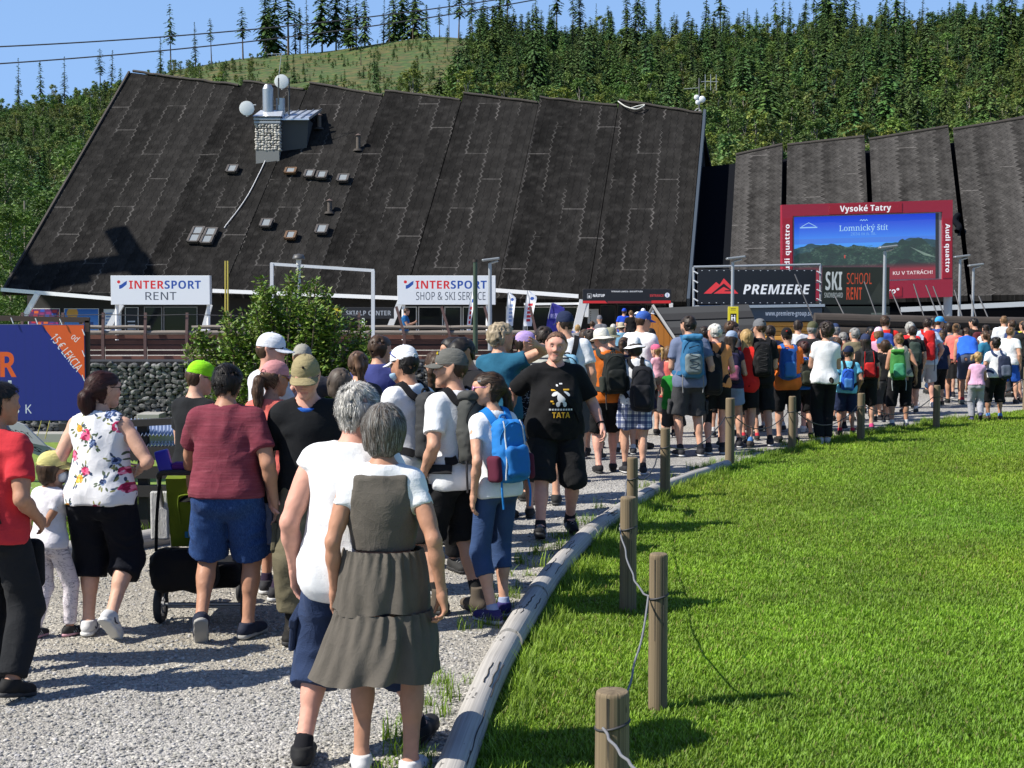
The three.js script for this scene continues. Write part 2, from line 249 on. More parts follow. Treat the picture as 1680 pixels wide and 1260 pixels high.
// rope posts
seed(8);
const postMat = std([1, 1, 1], 0.9, { map: postWood, bumpMap: postWood, bumpScale: 0.012 }), ropeMat = std([0.15, 0.155, 0.17], 0.7), wireMat = std([0.03, 0.03, 0.035], 0.6);
{
  // x, base y, top y, width in pixels
  const spec = [[1004, 1335, 1133, 56, 'thick grey rope post cut off by the bottom edge'], [1079, 1167, 908, 31, 'rope post standing on the lawn, second from the camera'], [1030, 1004, 815, 27, 'rope post right beside the kerb log, third from the camera'], [1037, 880, 750, 18, 'thin dark rope post half hidden behind the third rope post'], [1091, 818, 702, 16, 'rope post on the path edge left of the white-haired woman'], [1197, 765, 653, 15, 'rope post in front of the woman with white hair'], [1299, 742, 650, 12, 'rope post in front of the man with the red and black cap'], [1412, 722, 645, 12, 'rope post left of the woman with the green rucksack'], [1536, 703, 632, 11, 'rope post right of the man with the red backpack'], [1683, 674, 602, 10, 'rope post at the right edge of the picture']];
  const tops = [], proto = {};
  spec.forEach(([x, yb, yt, w, label], i) => {
    const b = ground(x, yb), d = -b.z, r = w / 2 / FOC * d, t = at(x, yt, d), h = t.y, post = thing('rope_post', label, 'post', [b.x, 0, b.z], 0, 'wooden rope posts along the lawn');
    const pr = [[0.001, -0.1], [r * 1.04, -0.1], [r * 1.04, h * 0.3], [r, h - 0.02], [r * 0.96, h - 0.006], [r * 0.86, h], [0.001, h + 0.002]].map(([a, c]) => new THREE.Vector2(a, c));
    const g = new THREE.LatheGeometry(pr, 20), P = g.attributes.position; for (let k = 0; k < P.count; k++) { const q = 1 + 0.05 * (vnoise(P.getX(k) * 22 + i * 5, P.getY(k) * 2, P.getZ(k) * 22) - 0.5); P.setX(k, P.getX(k) * q); P.setZ(k, P.getZ(k) * q); } g.computeVertexNormals();
    part('trunk', g, postMat, post);
    const rh = h * 0.73, ring = new THREE.TorusGeometry(r * 1.05, 0.006, 6, 20).rotateX(Math.PI / 2).rotateZ(0.25).translate(0, rh, 0); part('rope_loop', ring, wireMat, post);
    if (i < 6) { const cr = []; for (let k = 0; k < 2; k++) { const a = rr(0.9, 2.2); cr.push(beam(V(Math.cos(a) * r, h * rr(0.3, 0.5), Math.sin(a) * r), V(Math.cos(a + 0.06) * r, h * 0.97, Math.sin(a + 0.06) * r), 0.004, 0.003, V(1, 0, 0.3))); } for (const g of cr) part('crack', g, crackMat, post); }
    tops.push([V(b.x, rh, b.z), r]);
  });
  const lab = ['grey rope hanging from the bottom post out of the picture', 'grey rope sagging between the two nearest posts', 'grey rope rising from the second to the third post', 'dark rope between the third post and the thin post', 'dark rope from the thin post to the fifth post', 'dark rope sagging left of the white-haired woman', 'dark rope in front of the man in black with grey cap', 'knotted dark rope in front of the woman in white T-shirt', 'dark rope in front of the woman with the green rucksack', 'dark rope in front of the girl in pink'];
  const A = (i) => tops[i][0], span = (a, b, sag, r, label, k) => { const pts = []; for (let q = 0; q <= 10; q++) { const t = q / 10, p = a.clone().lerp(b, t); p.y -= sag * 4 * t * (1 - t); p.x += 0.005 * Math.sin(q * 2.3 + k); pts.push(p); } single('rope', tube(pts, r, 60, 7), k < 4 ? ropeMat : wireMat, label, 'rope', 'ropes between the posts'); };
  const side = (i, s, f = 0) => A(i).clone().add(V(s * tops[i][1] * 1.02, 0, f * tops[i][1]));
  span(side(0, -0.6, 0.85), at(1060, 1275, 4.7), 0.02, 0.0065, lab[0], 0);
  span(side(0, -1, 0.1), side(1, -1, 0.3), 0.2, 0.0055, lab[1], 1);
  span(side(1, -1), side(2, -1), 0.1, 0.0055, lab[2], 2); span(side(2, -1), side(3, -1), 0.05, 0.0055, lab[3], 3);
  for (let i = 3; i < 9; i++) span(side(i, 1), side(i + 1, -1), [0.12, 0.16, 0.2, 0.24, 0.2, 0.22][i - 3], 0.007, lab[i + 1], i + 1);
}
// ---------- hills and forest ----------
const SKY_PX = [[-900, 210], [-200, 190], [60, 178], [180, 148], [290, 104], [400, 86], [540, 74], [640, 60], [720, 50], [860, 62], [1000, 68], [1100, 66], [1250, 60], [1400, 58], [1500, 50], [1600, 38], [1700, 30], [2000, 56], [2700, 50]];
const skyPx = (px) => { for (let i = 1; i < SKY_PX.length; i++) if (px <= SKY_PX[i][0]) { const [a, b] = SKY_PX[i - 1], [c, d] = SKY_PX[i]; let t = clamp((px - a) / (c - a), 0, 1); return lerp(b, d, t); } return 0; };
const H0 = 92, H1 = 430;
function hillY(x, z) {                                // ground height of the hill
  const d = Math.max(1, -z), px = 840 + x / d * FOC, t = clamp((d - H0) / (H1 - H0), 0, 1), top = (490 - skyPx(clamp(px, -900, 2700))) / FOC * H1;
  let y = -0.5 + top * Math.pow(t, 1.15) * (d > H1 ? 1 : 1); if (d > H1) y -= (d - H1) * 0.22;
  return y + (t > 0 ? 2.2 * (fbm(x * 0.02, 1, z * 0.02, 3) - 0.45) * Math.min(1, t * 6) : 0);
}
const hillTex = dataTex(512, (u, v, o) => { const n = tfbm(u, v, 6, 5, 2), m = tfbm(u, v, 18, 4, 9), f = tnoise(u, v, 120, 3); const k = 0.15 + 1.1 * m + 0.35 * f; const q = smoothstep(n + 0.35 * (m - 0.45), 0.36, 0.62); o[0] = lerp(0.045, 0.095, q) * k; o[1] = lerp(0.085, 0.088, q) * k; o[2] = lerp(0.011, 0.02, q) * k; });
{
  const nx = 150, nz = 90, P = [], U = [], I = [];
  for (let j = 0; j <= nz; j++) for (let i = 0; i <= nx; i++) { const d = H0 + (900 - H0) * Math.pow(j / nz, 1.4), x = (i / nx - 0.5) * 1.5 * (d + 60); P.push(x, hillY(x, -d), -d); U.push(x / 22, d / 26); }
  for (let j = 0; j < nz; j++) for (let i = 0; i < nx; i++) { const a = j * (nx + 1) + i, b = a + nx + 1; I.push(a, a + 1, b, a + 1, b + 1, b); }
  const g = new THREE.BufferGeometry(); g.setAttribute('position', new THREE.Float32BufferAttribute(P, 3)); g.setAttribute('uv', new THREE.Float32BufferAttribute(U, 2)); g.setIndex(I); g.computeVertexNormals();
  struct('hillside', g, std([1, 1, 1], 0.95, { map: hillTex }));
}
function leafBuf() { return { P: [], C: [], I: [], tri(a, b, c, q) { const k = this.P.length / 3; this.P.push(...a, ...b, ...c); this.C.push(...q, ...q, ...q); this.I.push(k, k + 1, k + 2); }, geo() { const g = new THREE.BufferGeometry(); g.setAttribute('position', new THREE.Float32BufferAttribute(this.P, 3)); g.setAttribute('color', new THREE.Float32BufferAttribute(this.C, 3)); g.setIndex(this.I); g.computeVertexNormals(); return g; } }; }
function spruce(H, R, o = {}) {                        // { crown, trunk }: drooping branches of needle sprays
  const B = leafBuf(), low = o.low ?? 0.12, dens = o.dens ?? 1, step = (o.step ?? 0.36) / dens;
  for (let y = H * low; y < H * 0.985; y += step * rr(0.7, 1.3)) {
    const f = (y - H * low) / (H * (1 - low)), L0 = R * Math.pow(1 - f, o.pow ?? 0.8) * (0.35 + 0.65 * Math.min(1, f * 6 + 0.35)) + 0.12, n = 4 + Math.floor(rnd() * 3), a0 = rnd() * 6.28;
    for (let k = 0; k < n; k++) {
      if (rnd() < (o.gap ?? 0.12)) continue;
      const yk = y; y += rr(-0.2, 0.2); const a = a0 + k / n * 6.28 + rr(-0.5, 0.5), L = L0 * rr(0.55, 1.12), ca = Math.cos(a), sa = Math.sin(a), droop = rr(0.15, 0.5), m = L > 1.2 ? 4 : L > 0.5 ? 3 : 2;
      for (let q = 0; q < m; q++) {
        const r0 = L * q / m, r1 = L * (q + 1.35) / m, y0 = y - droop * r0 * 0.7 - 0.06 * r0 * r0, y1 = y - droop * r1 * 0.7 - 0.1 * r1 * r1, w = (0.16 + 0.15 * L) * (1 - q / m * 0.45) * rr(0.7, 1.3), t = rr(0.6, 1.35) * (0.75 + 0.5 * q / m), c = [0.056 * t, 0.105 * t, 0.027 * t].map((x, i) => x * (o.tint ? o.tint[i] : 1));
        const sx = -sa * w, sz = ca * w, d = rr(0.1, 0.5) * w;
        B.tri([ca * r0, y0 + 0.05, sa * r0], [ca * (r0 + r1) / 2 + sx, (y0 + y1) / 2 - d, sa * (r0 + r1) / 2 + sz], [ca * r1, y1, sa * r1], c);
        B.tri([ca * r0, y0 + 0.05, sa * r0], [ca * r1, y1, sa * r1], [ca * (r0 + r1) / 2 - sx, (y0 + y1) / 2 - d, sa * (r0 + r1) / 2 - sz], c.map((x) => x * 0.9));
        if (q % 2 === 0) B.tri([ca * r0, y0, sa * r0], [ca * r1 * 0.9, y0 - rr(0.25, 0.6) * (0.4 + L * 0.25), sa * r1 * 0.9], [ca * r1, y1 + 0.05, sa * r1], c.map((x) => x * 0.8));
      }
    }
  }
  const tr = new THREE.CylinderGeometry(0.02, 0.011 * H + 0.03, H * 0.97, 6, 1).translate(0, H * 0.485, 0), st = [tr];
  if (o.bare) for (let k = 0; k < 14; k++) { const y = H * rr(0.08, low + 0.2), a = rr(0, 6.28), L = rr(0.3, 1.1); st.push(bar(V(0, y, 0), V(Math.cos(a) * L, y - 0.12, Math.sin(a) * L), 0.03, 0.01, 3)); }
  return { crown: B.geo(), trunk: merge(st) };
}
function leafy(H, R, n, o = {}) {                      // broadleaf: clumps of leaf faces round an uneven crown
  const B = leafBuf(), clumps = [], nc = o.clumps ?? 26, y0 = o.y0 ?? 0.25;
  for (let i = 0; i < nc; i++) { const v = rnd(), y = lerp(H * y0, H * 0.95, v), rad = R * Math.pow(Math.sin(Math.PI * clamp(0.1 + v * 0.86, 0, 1)), 0.7) * rr(0.25, 0.95), a = rnd() * 6.283; clumps.push([Math.cos(a) * rad, y, Math.sin(a) * rad, rr(0.28, 0.5) * R * (1.1 - 0.5 * v), rr(0.7, 1.3)]); }
  const sz = o.size ?? 0.3, col = o.col ?? [0.05, 0.1, 0.02];
  for (let i = 0; i < n; i++) {
    const c = clumps[Math.floor(rnd() * nc)], u = rr(-1, 1), a = rnd() * 6.283, s = Math.sqrt(1 - u * u), r = c[3] * Math.pow(rnd(), 0.4), x = c[0] + Math.cos(a) * s * r, y = c[1] + u * r * 0.9, z = c[2] + Math.sin(a) * s * r, q = sz * rr(0.6, 1.3), t = c[4] * rr(0.7, 1.3);
    const dx = rr(-1, 1), dy = rr(-0.8, 0.5), dz = rr(-1, 1), l = Math.hypot(dx, dy, dz) || 1, ex = rr(-1, 1), ey = rr(-0.6, 0.6), ez = rr(-1, 1), k = [col[0] * t * rr(0.9, 1.2), col[1] * t, col[2] * t];
    const A = [x, y, z], C = [x + dx / l * q, y + dy / l * q, z + dz / l * q], Bp = [x + (dx / l * 0.5 + ex * 0.45) * q, y + (dy / l * 0.5 + ey * 0.45) * q, z + (dz / l * 0.5 + ez * 0.45) * q], D = [x + (dx / l * 0.5 - ex * 0.45) * q, y + (dy / l * 0.5 - ey * 0.45) * q, z + (dz / l * 0.5 - ez * 0.45) * q];
    B.tri(A, Bp, C, k); B.tri(A, C, D, k);
  }
  const st = [new THREE.CylinderGeometry(0.012 * H * 0.4, 0.016 * H, H * 0.8, 6).translate(0, H * 0.4, 0)];
  for (const c of clumps.slice(0, 12)) st.push(bar(V(0, Math.max(0.15 * H, c[1] - H * 0.2), 0), V(c[0], c[1], c[2]), 0.006 * H, 0.002 * H, 4));
  return { crown: B.geo(), trunk: merge(st) };
}
const needleMat = phys([1, 1, 1], 0.8, { vertexColors: true, side: THREE.DoubleSide, specularIntensity: 0.3 }), leafMat = phys([1, 1, 1], 0.65, { vertexColors: true, side: THREE.DoubleSide, transmission: 0.35, thickness: 0, specularIntensity: 0.4 });
const barkMat = std([0.115, 0.085, 0.062], 0.95), paleBark = std([0.24, 0.21, 0.18], 0.95);
seed(21);
const SPR = [spruce(17, 3.2, { low: 0.12, pow: 0.6 }), spruce(20, 3.1, { low: 0.22, bare: 1, pow: 0.5 }), spruce(15, 3.0, { low: 0.05, pow: 0.55, tint: [1.3, 1.2, 1.1] }), spruce(21, 2.7, { low: 0.36, gap: 0.22, bare: 1, pow: 0.5 }), spruce(13, 2.7, { low: 0.05, pow: 0.65 })];
const THIN = [spruce(18, 2.2, { low: 0.35, gap: 0.25, step: 0.45, bare: 1 }), spruce(19, 2.5, { low: 0.42, gap: 0.25, step: 0.5, bare: 1, pow: 0.6 }), spruce(17, 1.6, { low: 0.12, gap: 0.25, step: 0.55 }), spruce(20, 1.9, { low: 0.5, gap: 0.3, step: 0.5, bare: 1, pow: 0.5 })];
const LEAFY = [leafy(11, 2.7, 1500, { size: 0.5, col: [0.11, 0.19, 0.036] }), leafy(9, 2.6, 1300, { size: 0.5, col: [0.09, 0.165, 0.034], y0: 0.1 }), leafy(13, 2.6, 1600, { size: 0.5, col: [0.13, 0.195, 0.036], clumps: 34 })];
const pxOf = (x, d) => 840 + x / d * FOC;
// one wood that reads as a mass, plus the single trees that stand clear
{
  const kinds = [...SPR, ...LEAFY], lists = kinds.map(() => []), M = new THREE.Matrix4(), Q = new THREE.Quaternion();
  const put = (k, x, d, s) => { Q.setFromAxisAngle(UPV, rr(0, 6.28)); lists[k].push(M.clone().compose(V(x, hillY(x, -d) - 0.3, -d), Q, V(s * rr(0.85, 1.15), s, s * rr(0.85, 1.15)))); };
  const clear = (px, d, x) => { if (d > (px < 790 ? H1 - 4 : H1 - 25)) return 1; if (px < 205 || px > 710 + 120 * vnoise(d * 0.035, 1, 3) + 30 * vnoise(x * 0.3, d * 0.3, 3) + (d < 200 ? -60 : 0)) return 0; const py = 490 - (hillY(x, -d) - CAM_H) / d * FOC; return py < 222 ? 1 : 0; };
  for (let i = 0; i < 24000; i++) {
    const d = H0 + 6 + (H1 + 60 - H0) * Math.pow(rnd(), 0.75), x = rr(-0.44, 0.44) * (d + 40), px = pxOf(x, d); if (clear(px, d, x)) continue;
    const t = (d - H0) / (H1 - H0); const leafP = px > 700 ? (t < 0.45 ? 0.95 : 0.65) : 1.2; if (rnd() > (px > 640 ? 0.72 : 0.55)) continue;
    if (d < 130 && px > 240 && px < 1150 && rnd() < 0.6) continue;
    const k = rnd() < leafP * (0.5 + vnoise(x * 0.04, 7, d * 0.04)) ? 5 + Math.floor(rnd() * 3) : Math.floor(rnd() * 5);
    put(k, x, d, rr(0.34, 0.7) * (rnd() < 0.1 ? 1.4 : 1) * (px < 230 ? 0.78 : 1) * (t < 0.1 ? 0.7 : 1));
  }
  // young trees scattered over the clearing
  for (let i = 0; i < 150; i++) { const px = rr(250, 740), d = rr(H0 + (H1 - H0) * 0.5, H1), x = (px - 840) / FOC * d; if (vnoise(px * 0.02, 9, d * 0.05) > 0.5) put(rnd() < 0.5 ? 5 + Math.floor(rnd() * 3) : 4, x, d, rr(0.1, 0.26)); }
  const atPy = (px, py) => { for (let d = H0 + 20; d < H1; d += 2) { const x = (px - 840) / FOC * d; if (490 - (hillY(x, -d) - CAM_H) / d * FOC < py) return [x, d]; } return null; };
  for (let i = 0; i < 90; i++) { const px = rr(235, 420), q = atPy(px, rr(118, 175)); if (q) put(5 + Math.floor(rnd() * 3), q[0], q[1], rr(0.2, 0.42)); }
  for (let i = 0; i < 70; i++) { const px = rr(430, 760), q = atPy(px, rr(120, 190)); if (q && vnoise(px * 0.03, 3, 3) > 0.35) put(rnd() < 0.6 ? 5 + Math.floor(rnd() * 3) : 4, q[0], q[1], rr(0.2, 0.45)); }
  for (let i = 0; i < 2200; i++) { const px = rr(240, 770), q = atPy(px, rr(52, 200)); if (q && vnoise(px * 0.05, 7, q[1] * 0.06) > 0.36) put(5 + Math.floor(rnd() * 3), q[0], q[1], rr(0.035, 0.13) * (rnd() < 0.06 ? 2.2 : 1)); }
  const wood = thing('forest', 'dense mixed forest of spruces and broadleaf trees covering the hillside', 'forest'); wood.userData.kind = 'stuff';
  let tot = 0; const c = new THREE.Color();
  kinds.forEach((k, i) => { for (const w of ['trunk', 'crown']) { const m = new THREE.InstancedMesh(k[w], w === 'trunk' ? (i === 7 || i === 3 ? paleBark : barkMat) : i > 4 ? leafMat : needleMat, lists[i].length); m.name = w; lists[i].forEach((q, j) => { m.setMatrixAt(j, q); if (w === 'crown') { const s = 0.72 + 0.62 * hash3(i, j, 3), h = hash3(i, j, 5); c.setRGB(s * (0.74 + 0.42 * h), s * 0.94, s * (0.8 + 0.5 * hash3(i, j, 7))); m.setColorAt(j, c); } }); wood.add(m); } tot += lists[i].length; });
  console.log('forest trees', tot);
}
// trees on the skyline that can be told apart, each with its own place
{
  const T = [...THIN, ...SPR.slice(0, 4)], nH = [18, 19, 17, 20, 17, 20, 15, 21], made = [];
  const addTree = (px, ytop, ybase, k, d, label, group, flip = 0) => {
    const x = (px - 840) / FOC * d, y = hillY(x, -d) - 0.2, top = at(px, ytop, d).y, h = Math.max(3, top - y); let o;
    if (!made[k]) { o = thing('conifer', label, 'tree', [x, y, -d], rr(0, 6.28), group); part('trunk', T[k].trunk, barkMat, o); part('crown', T[k].crown, needleMat, o); made[k] = o; } else { o = made[k].clone(); o.name = uniq('conifer'); o.userData = { label, category: 'tree', group }; o.rotation.y = rr(0, 6.28); scene.add(o); }
    const s = h / nH[k]; o.position.set(x, y, -d); const wd = s * rr(0.8, 1.4); o.scale.set(wd, s, wd); o.rotation.z = rr(-0.035, 0.035); return o;
  };
  const G = 'conifers along the skyline of the hill';
  const single_ = [[38, 92, 0, 2, 'lone thin conifer at the far left edge of the skyline'], [75, 98, 0, 0, 'leaning thin conifer left of the roof with a bent top'], [113, 90, 0, 2, 'slim bare conifer standing alone left of the roof'], [172, 78, 0, 3, 'sparse conifer just left of the roof peak'], [190, 80, 0, 2, 'slim conifer just left of the roof peak'], [237, 30, 0, 0, 'tall full conifer directly above the left end of the roof'], [287, 4, 0, 1, 'tallest dark conifer on the left skyline'], [313, 26, 0, 0, 'dense conifer right of the tallest left conifer'], [327, 34, 0, 2, 'slim conifer in the group above the left roof'], [270, 58, 0, 2, 'small slim conifer left of the tallest left conifer'], [353, 28, 0, 3, 'bare-stemmed conifer above the left part of the roof'], [382, 24, 0, 0, 'dark conifer near the upper cable on the left'], [404, 10, 0, 1, 'broad conifer above the satellite dish chimney']];
  seed(33);
  for (const [px, yt, yb, k, label] of single_) addTree(px, yt, yb, k, H1 - 6, label, G);
  for (let i = 0; i < 36; i++) { const px = 422 + i * 9.4 + rr(-4, 4); addTree(px, rr(-60, 16) + (px < 560 ? 5 : 0), 0, rnd() < 0.4 ? Math.floor(rnd() * 4) : 4 + Math.floor(rnd() * 4), H1 + rr(-14, 8), 'tall conifer in the row along the skyline left of the dense wood', 'conifers in a row along the clearing skyline'); }
  for (let i = 0; i < 74; i++) { const px = 765 + i * 12.6 + rr(-6, 6); addTree(px, rr(-50, 30) + (px > 1480 ? 15 : 0), 0, rnd() < 0.7 ? Math.floor(rnd() * 4) : 4 + Math.floor(rnd() * 4), H1 + rr(-25, 12), 'tall thin conifer rising above the dense wood on the right skyline', 'conifers above the dense wood'); }
  const mid = [[595, 60, 'dark conifer standing alone in the grass clearing'], [622, 96, 'conifer at the lower edge of the grass clearing'], [703, 75, 'dark conifer at the right side of the clearing'], [735, 40, 'tall conifer where the clearing meets the dense wood']];
  mid.forEach(([px, yt, label], i) => addTree(px, yt, 0, [3, 6, 4, 7][i], H1 * [0.86, 0.78, 0.88, 0.9][i], label, 'conifers in the clearing'));
}
// nearer broadleaf trees left of the building
seed(44);
{
  const kinds = [leafy(9.5, 2.9, 5200, { size: 0.26, col: [0.11, 0.2, 0.036], clumps: 46, y0: 0.06 }), leafy(11.5, 2.7, 5200, { size: 0.26, col: [0.085, 0.165, 0.034], clumps: 46, y0: 0.08 })];
  const spec = [[-40, 250, 92, 0, 'tall light green broadleaf tree at the left edge above the banner'], [45, 268, 86, 1, 'broadleaf tree left of the dark roof, behind the blue banner'], [20, 330, 80, 0, 'bushy green tree low at the left edge beside the eaves'], [95, 285, 95, 1, 'leafy tree touching the sloping left edge of the roof'], [-10, 395, 74, 1, 'low leafy tree beside the left end of the building'], [135, 232, 108, 0, 'leafy tree half way up the left edge of the roof'], [15, 222, 120, 1, 'green tree in the second row left of the building']];
  const made = [];
  for (const [px, yt, d, k, label] of spec) {
    const x = (px - 840) / FOC * d, y = d > H0 ? hillY(x, -d) : 0, h = at(px, yt, d).y - y; let o;
    if (!made[k]) { o = thing('broadleaf_tree', label, 'tree', [0, 0, 0], 0, 'broadleaf trees left of the building'); part('trunk', kinds[k].trunk, paleBark, o); part('crown', kinds[k].crown, leafMat, o); made[k] = o; } else { o = made[k].clone(); o.name = uniq('broadleaf_tree'); o.userData = { label, category: 'tree', group: 'broadleaf trees left of the building' }; scene.add(o); }
    const s = h / [9.5, 11.5][k]; o.position.set(x, y - 0.2, -d); o.rotation.y = rr(0, 6.28); o.scale.set(s * 1.05, s, s * 1.05);
  }
}
// ---------- station building with its long dark roof ----------
const CAM = V(0, CAM_H, 0), DUP = V(0.21, 0.993, -1.062).normalize();
function roofPlane(A, B) {
  const U = B.clone().sub(A).normalize(), N = U.clone().cross(DUP).normalize(), UP2 = DUP.clone().addScaledVector(U, -DUP.dot(U)), k = UP2.length(); UP2.divideScalar(k);
  const ts = (P) => { const q = P.clone().sub(A), s = q.dot(UP2) / k; return [q.dot(U) - s * DUP.dot(U), s]; };       // along the eave, up the slope
  return { A, B, U, N, ts, V: UP2, P: (t, s, o = 0) => A.clone().addScaledVector(U, t).addScaledVector(DUP, s).addScaledVector(N, o), hit: (px, py, o = 0) => { const r = ray(px, py), l = A.clone().addScaledVector(N, o).sub(CAM).dot(N) / r.dot(N); return CAM.clone().addScaledVector(r, l); } };
}
const roofTexF = (tone, zig, pale, sd) => {
  const N = 640, S = 8;
  const f = (u, v) => {
    const w = tfbm(u, v, 5, 4, sd), fine = tnoise(u, v, 180, sd), mid = tfbm(u, v, 26, 3, sd + 5), tri = Math.abs(((v * 22) % 1 + 1) % 1 - 0.5) * 2, x = u * S + zig * (tri - 0.5) * 0.34 + 0.06 * (tnoise(u, v, 7, 3) - 0.5), i = Math.floor(x), q = x - i, id = hash3(((i % S) + S) % S, sd, 1);
    const row = ((v * 2 + 0.04 * hash3(i & 7, 3, 3) + (i % 3 ? 0 : 0.5)) % 1), seam = Math.exp(-Math.pow(Math.min(q, 1 - q) / 0.03, 2)), jn = Math.exp(-Math.pow(Math.min(row, 1 - row) / 0.007, 2));
    const worn = smoothstep(tnoise(u, v, 6, i + 3) * 0.75 + tnoise(u, v, 40, 9) * 0.25 + (hash3(i & 7, sd, 4) - 0.5) * 0.3, 0.45, 0.7);
    const x2 = u * S * 3 + zig * (tri - 0.5) * 0.8, q2 = x2 - Math.floor(x2), sub = Math.exp(-Math.pow(Math.min(q2, 1 - q2) / 0.07, 2));
    const c = tone * (0.72 + 0.36 * w + 0.22 * fine + 0.5 * (mid - 0.45) + 0.75 * (id - 0.5) + 0.45 * (q - 0.5)) * (1 - 0.34 * sub + 0.22 * (q2 > 0.5 ? q2 - 0.5 : 0)) + pale * worn * (seam * 0.9 + jn * 0.75 * (tnoise(u, v, 9, 2) > 0.42 ? 1 : 0.3)) + pale * 0.28 * Math.pow(mid, 3);
    return [c, 0.5 + 0.3 * (q < 0.5 ? q : 1 - q) + seam * 0.25 - sub * 0.25 + fine * 0.18 + mid * 0.25];
  };
  const A = new Float32Array(N * N), Bm = new Float32Array(N * N); for (let j = 0; j < N; j++) for (let i = 0; i < N; i++) { const q = f(i / N, j / N); A[j * N + i] = q[0]; Bm[j * N + i] = q[1]; }
  const g = (M) => (u, v) => M[Math.round(v * N) * N + Math.round(u * N)];
  return { map: dataTex(N, (u, v, o) => { const c = g(A)(u, v); o[0] = c * 1.06; o[1] = c; o[2] = c * 0.95; }), bump: dataTex(N, (u, v, o) => { o[0] = o[1] = o[2] = g(Bm)(u, v); }, false) };
};
const rt1 = roofTexF(0.0125, 0.3, 0.085, 3), rt2 = roofTexF(0.05, 0.75, 0.1, 8);
const roofMat = phys([1, 1, 1], 0.97, { specularIntensity: 0.16, map: rt1.map, bumpMap: rt1.bump, bumpScale: 0.06 }), roofMat2 = phys([1, 1, 1], 0.97, { specularIntensity: 0.16, map: rt2.map, bumpMap: rt2.bump, bumpScale: 0.07 });
const blackMat = phys([0.007, 0.008, 0.011], 1, { specularIntensity: 0.1 }), whitePaint = std([0.74, 0.75, 0.76], 0.55), darkWood = std([0.03, 0.024, 0.02], 0.8), glassMat = phys([0.015, 0.018, 0.02], 0.08, { specularIntensity: 0.7 }), steel = std([0.45, 0.46, 0.47], 0.4, { metalness: 0.85 }), galv = std([0.36, 0.38, 0.4], 0.5, { metalness: 0.5 });
function slab(R, t0, s0, t1, s1, th, o, uvs = 8, b0 = 0, b1 = 0) {   // roof panel: from the eave (b) up to s at both ends
  const p = [R.P(t0, b0, o), R.P(t1, b1, o), R.P(t1, s1, o), R.P(t0, s0, o), R.P(t0, b0, o - th), R.P(t1, b1, o - th), R.P(t1, s1, o - th), R.P(t0, s0, o - th)];
  const g = hexa(p), P = g.attributes.position, U = g.attributes.uv; for (let i = 0; i < P.count; i++) { const [t, s] = R.ts(V().fromBufferAttribute(P, i)); U.setXY(i, t / uvs, s / uvs); } return g;
}
const R1 = roofPlane(at(8, 478, 62), at(1131, 496, 57)), R2 = roofPlane(at(1190, 500, 57.5), at(1740, 492, 53));
const house = thing('station_building', 'long dark station building whose steep grey-black roof reaches almost to the ground', 'building');
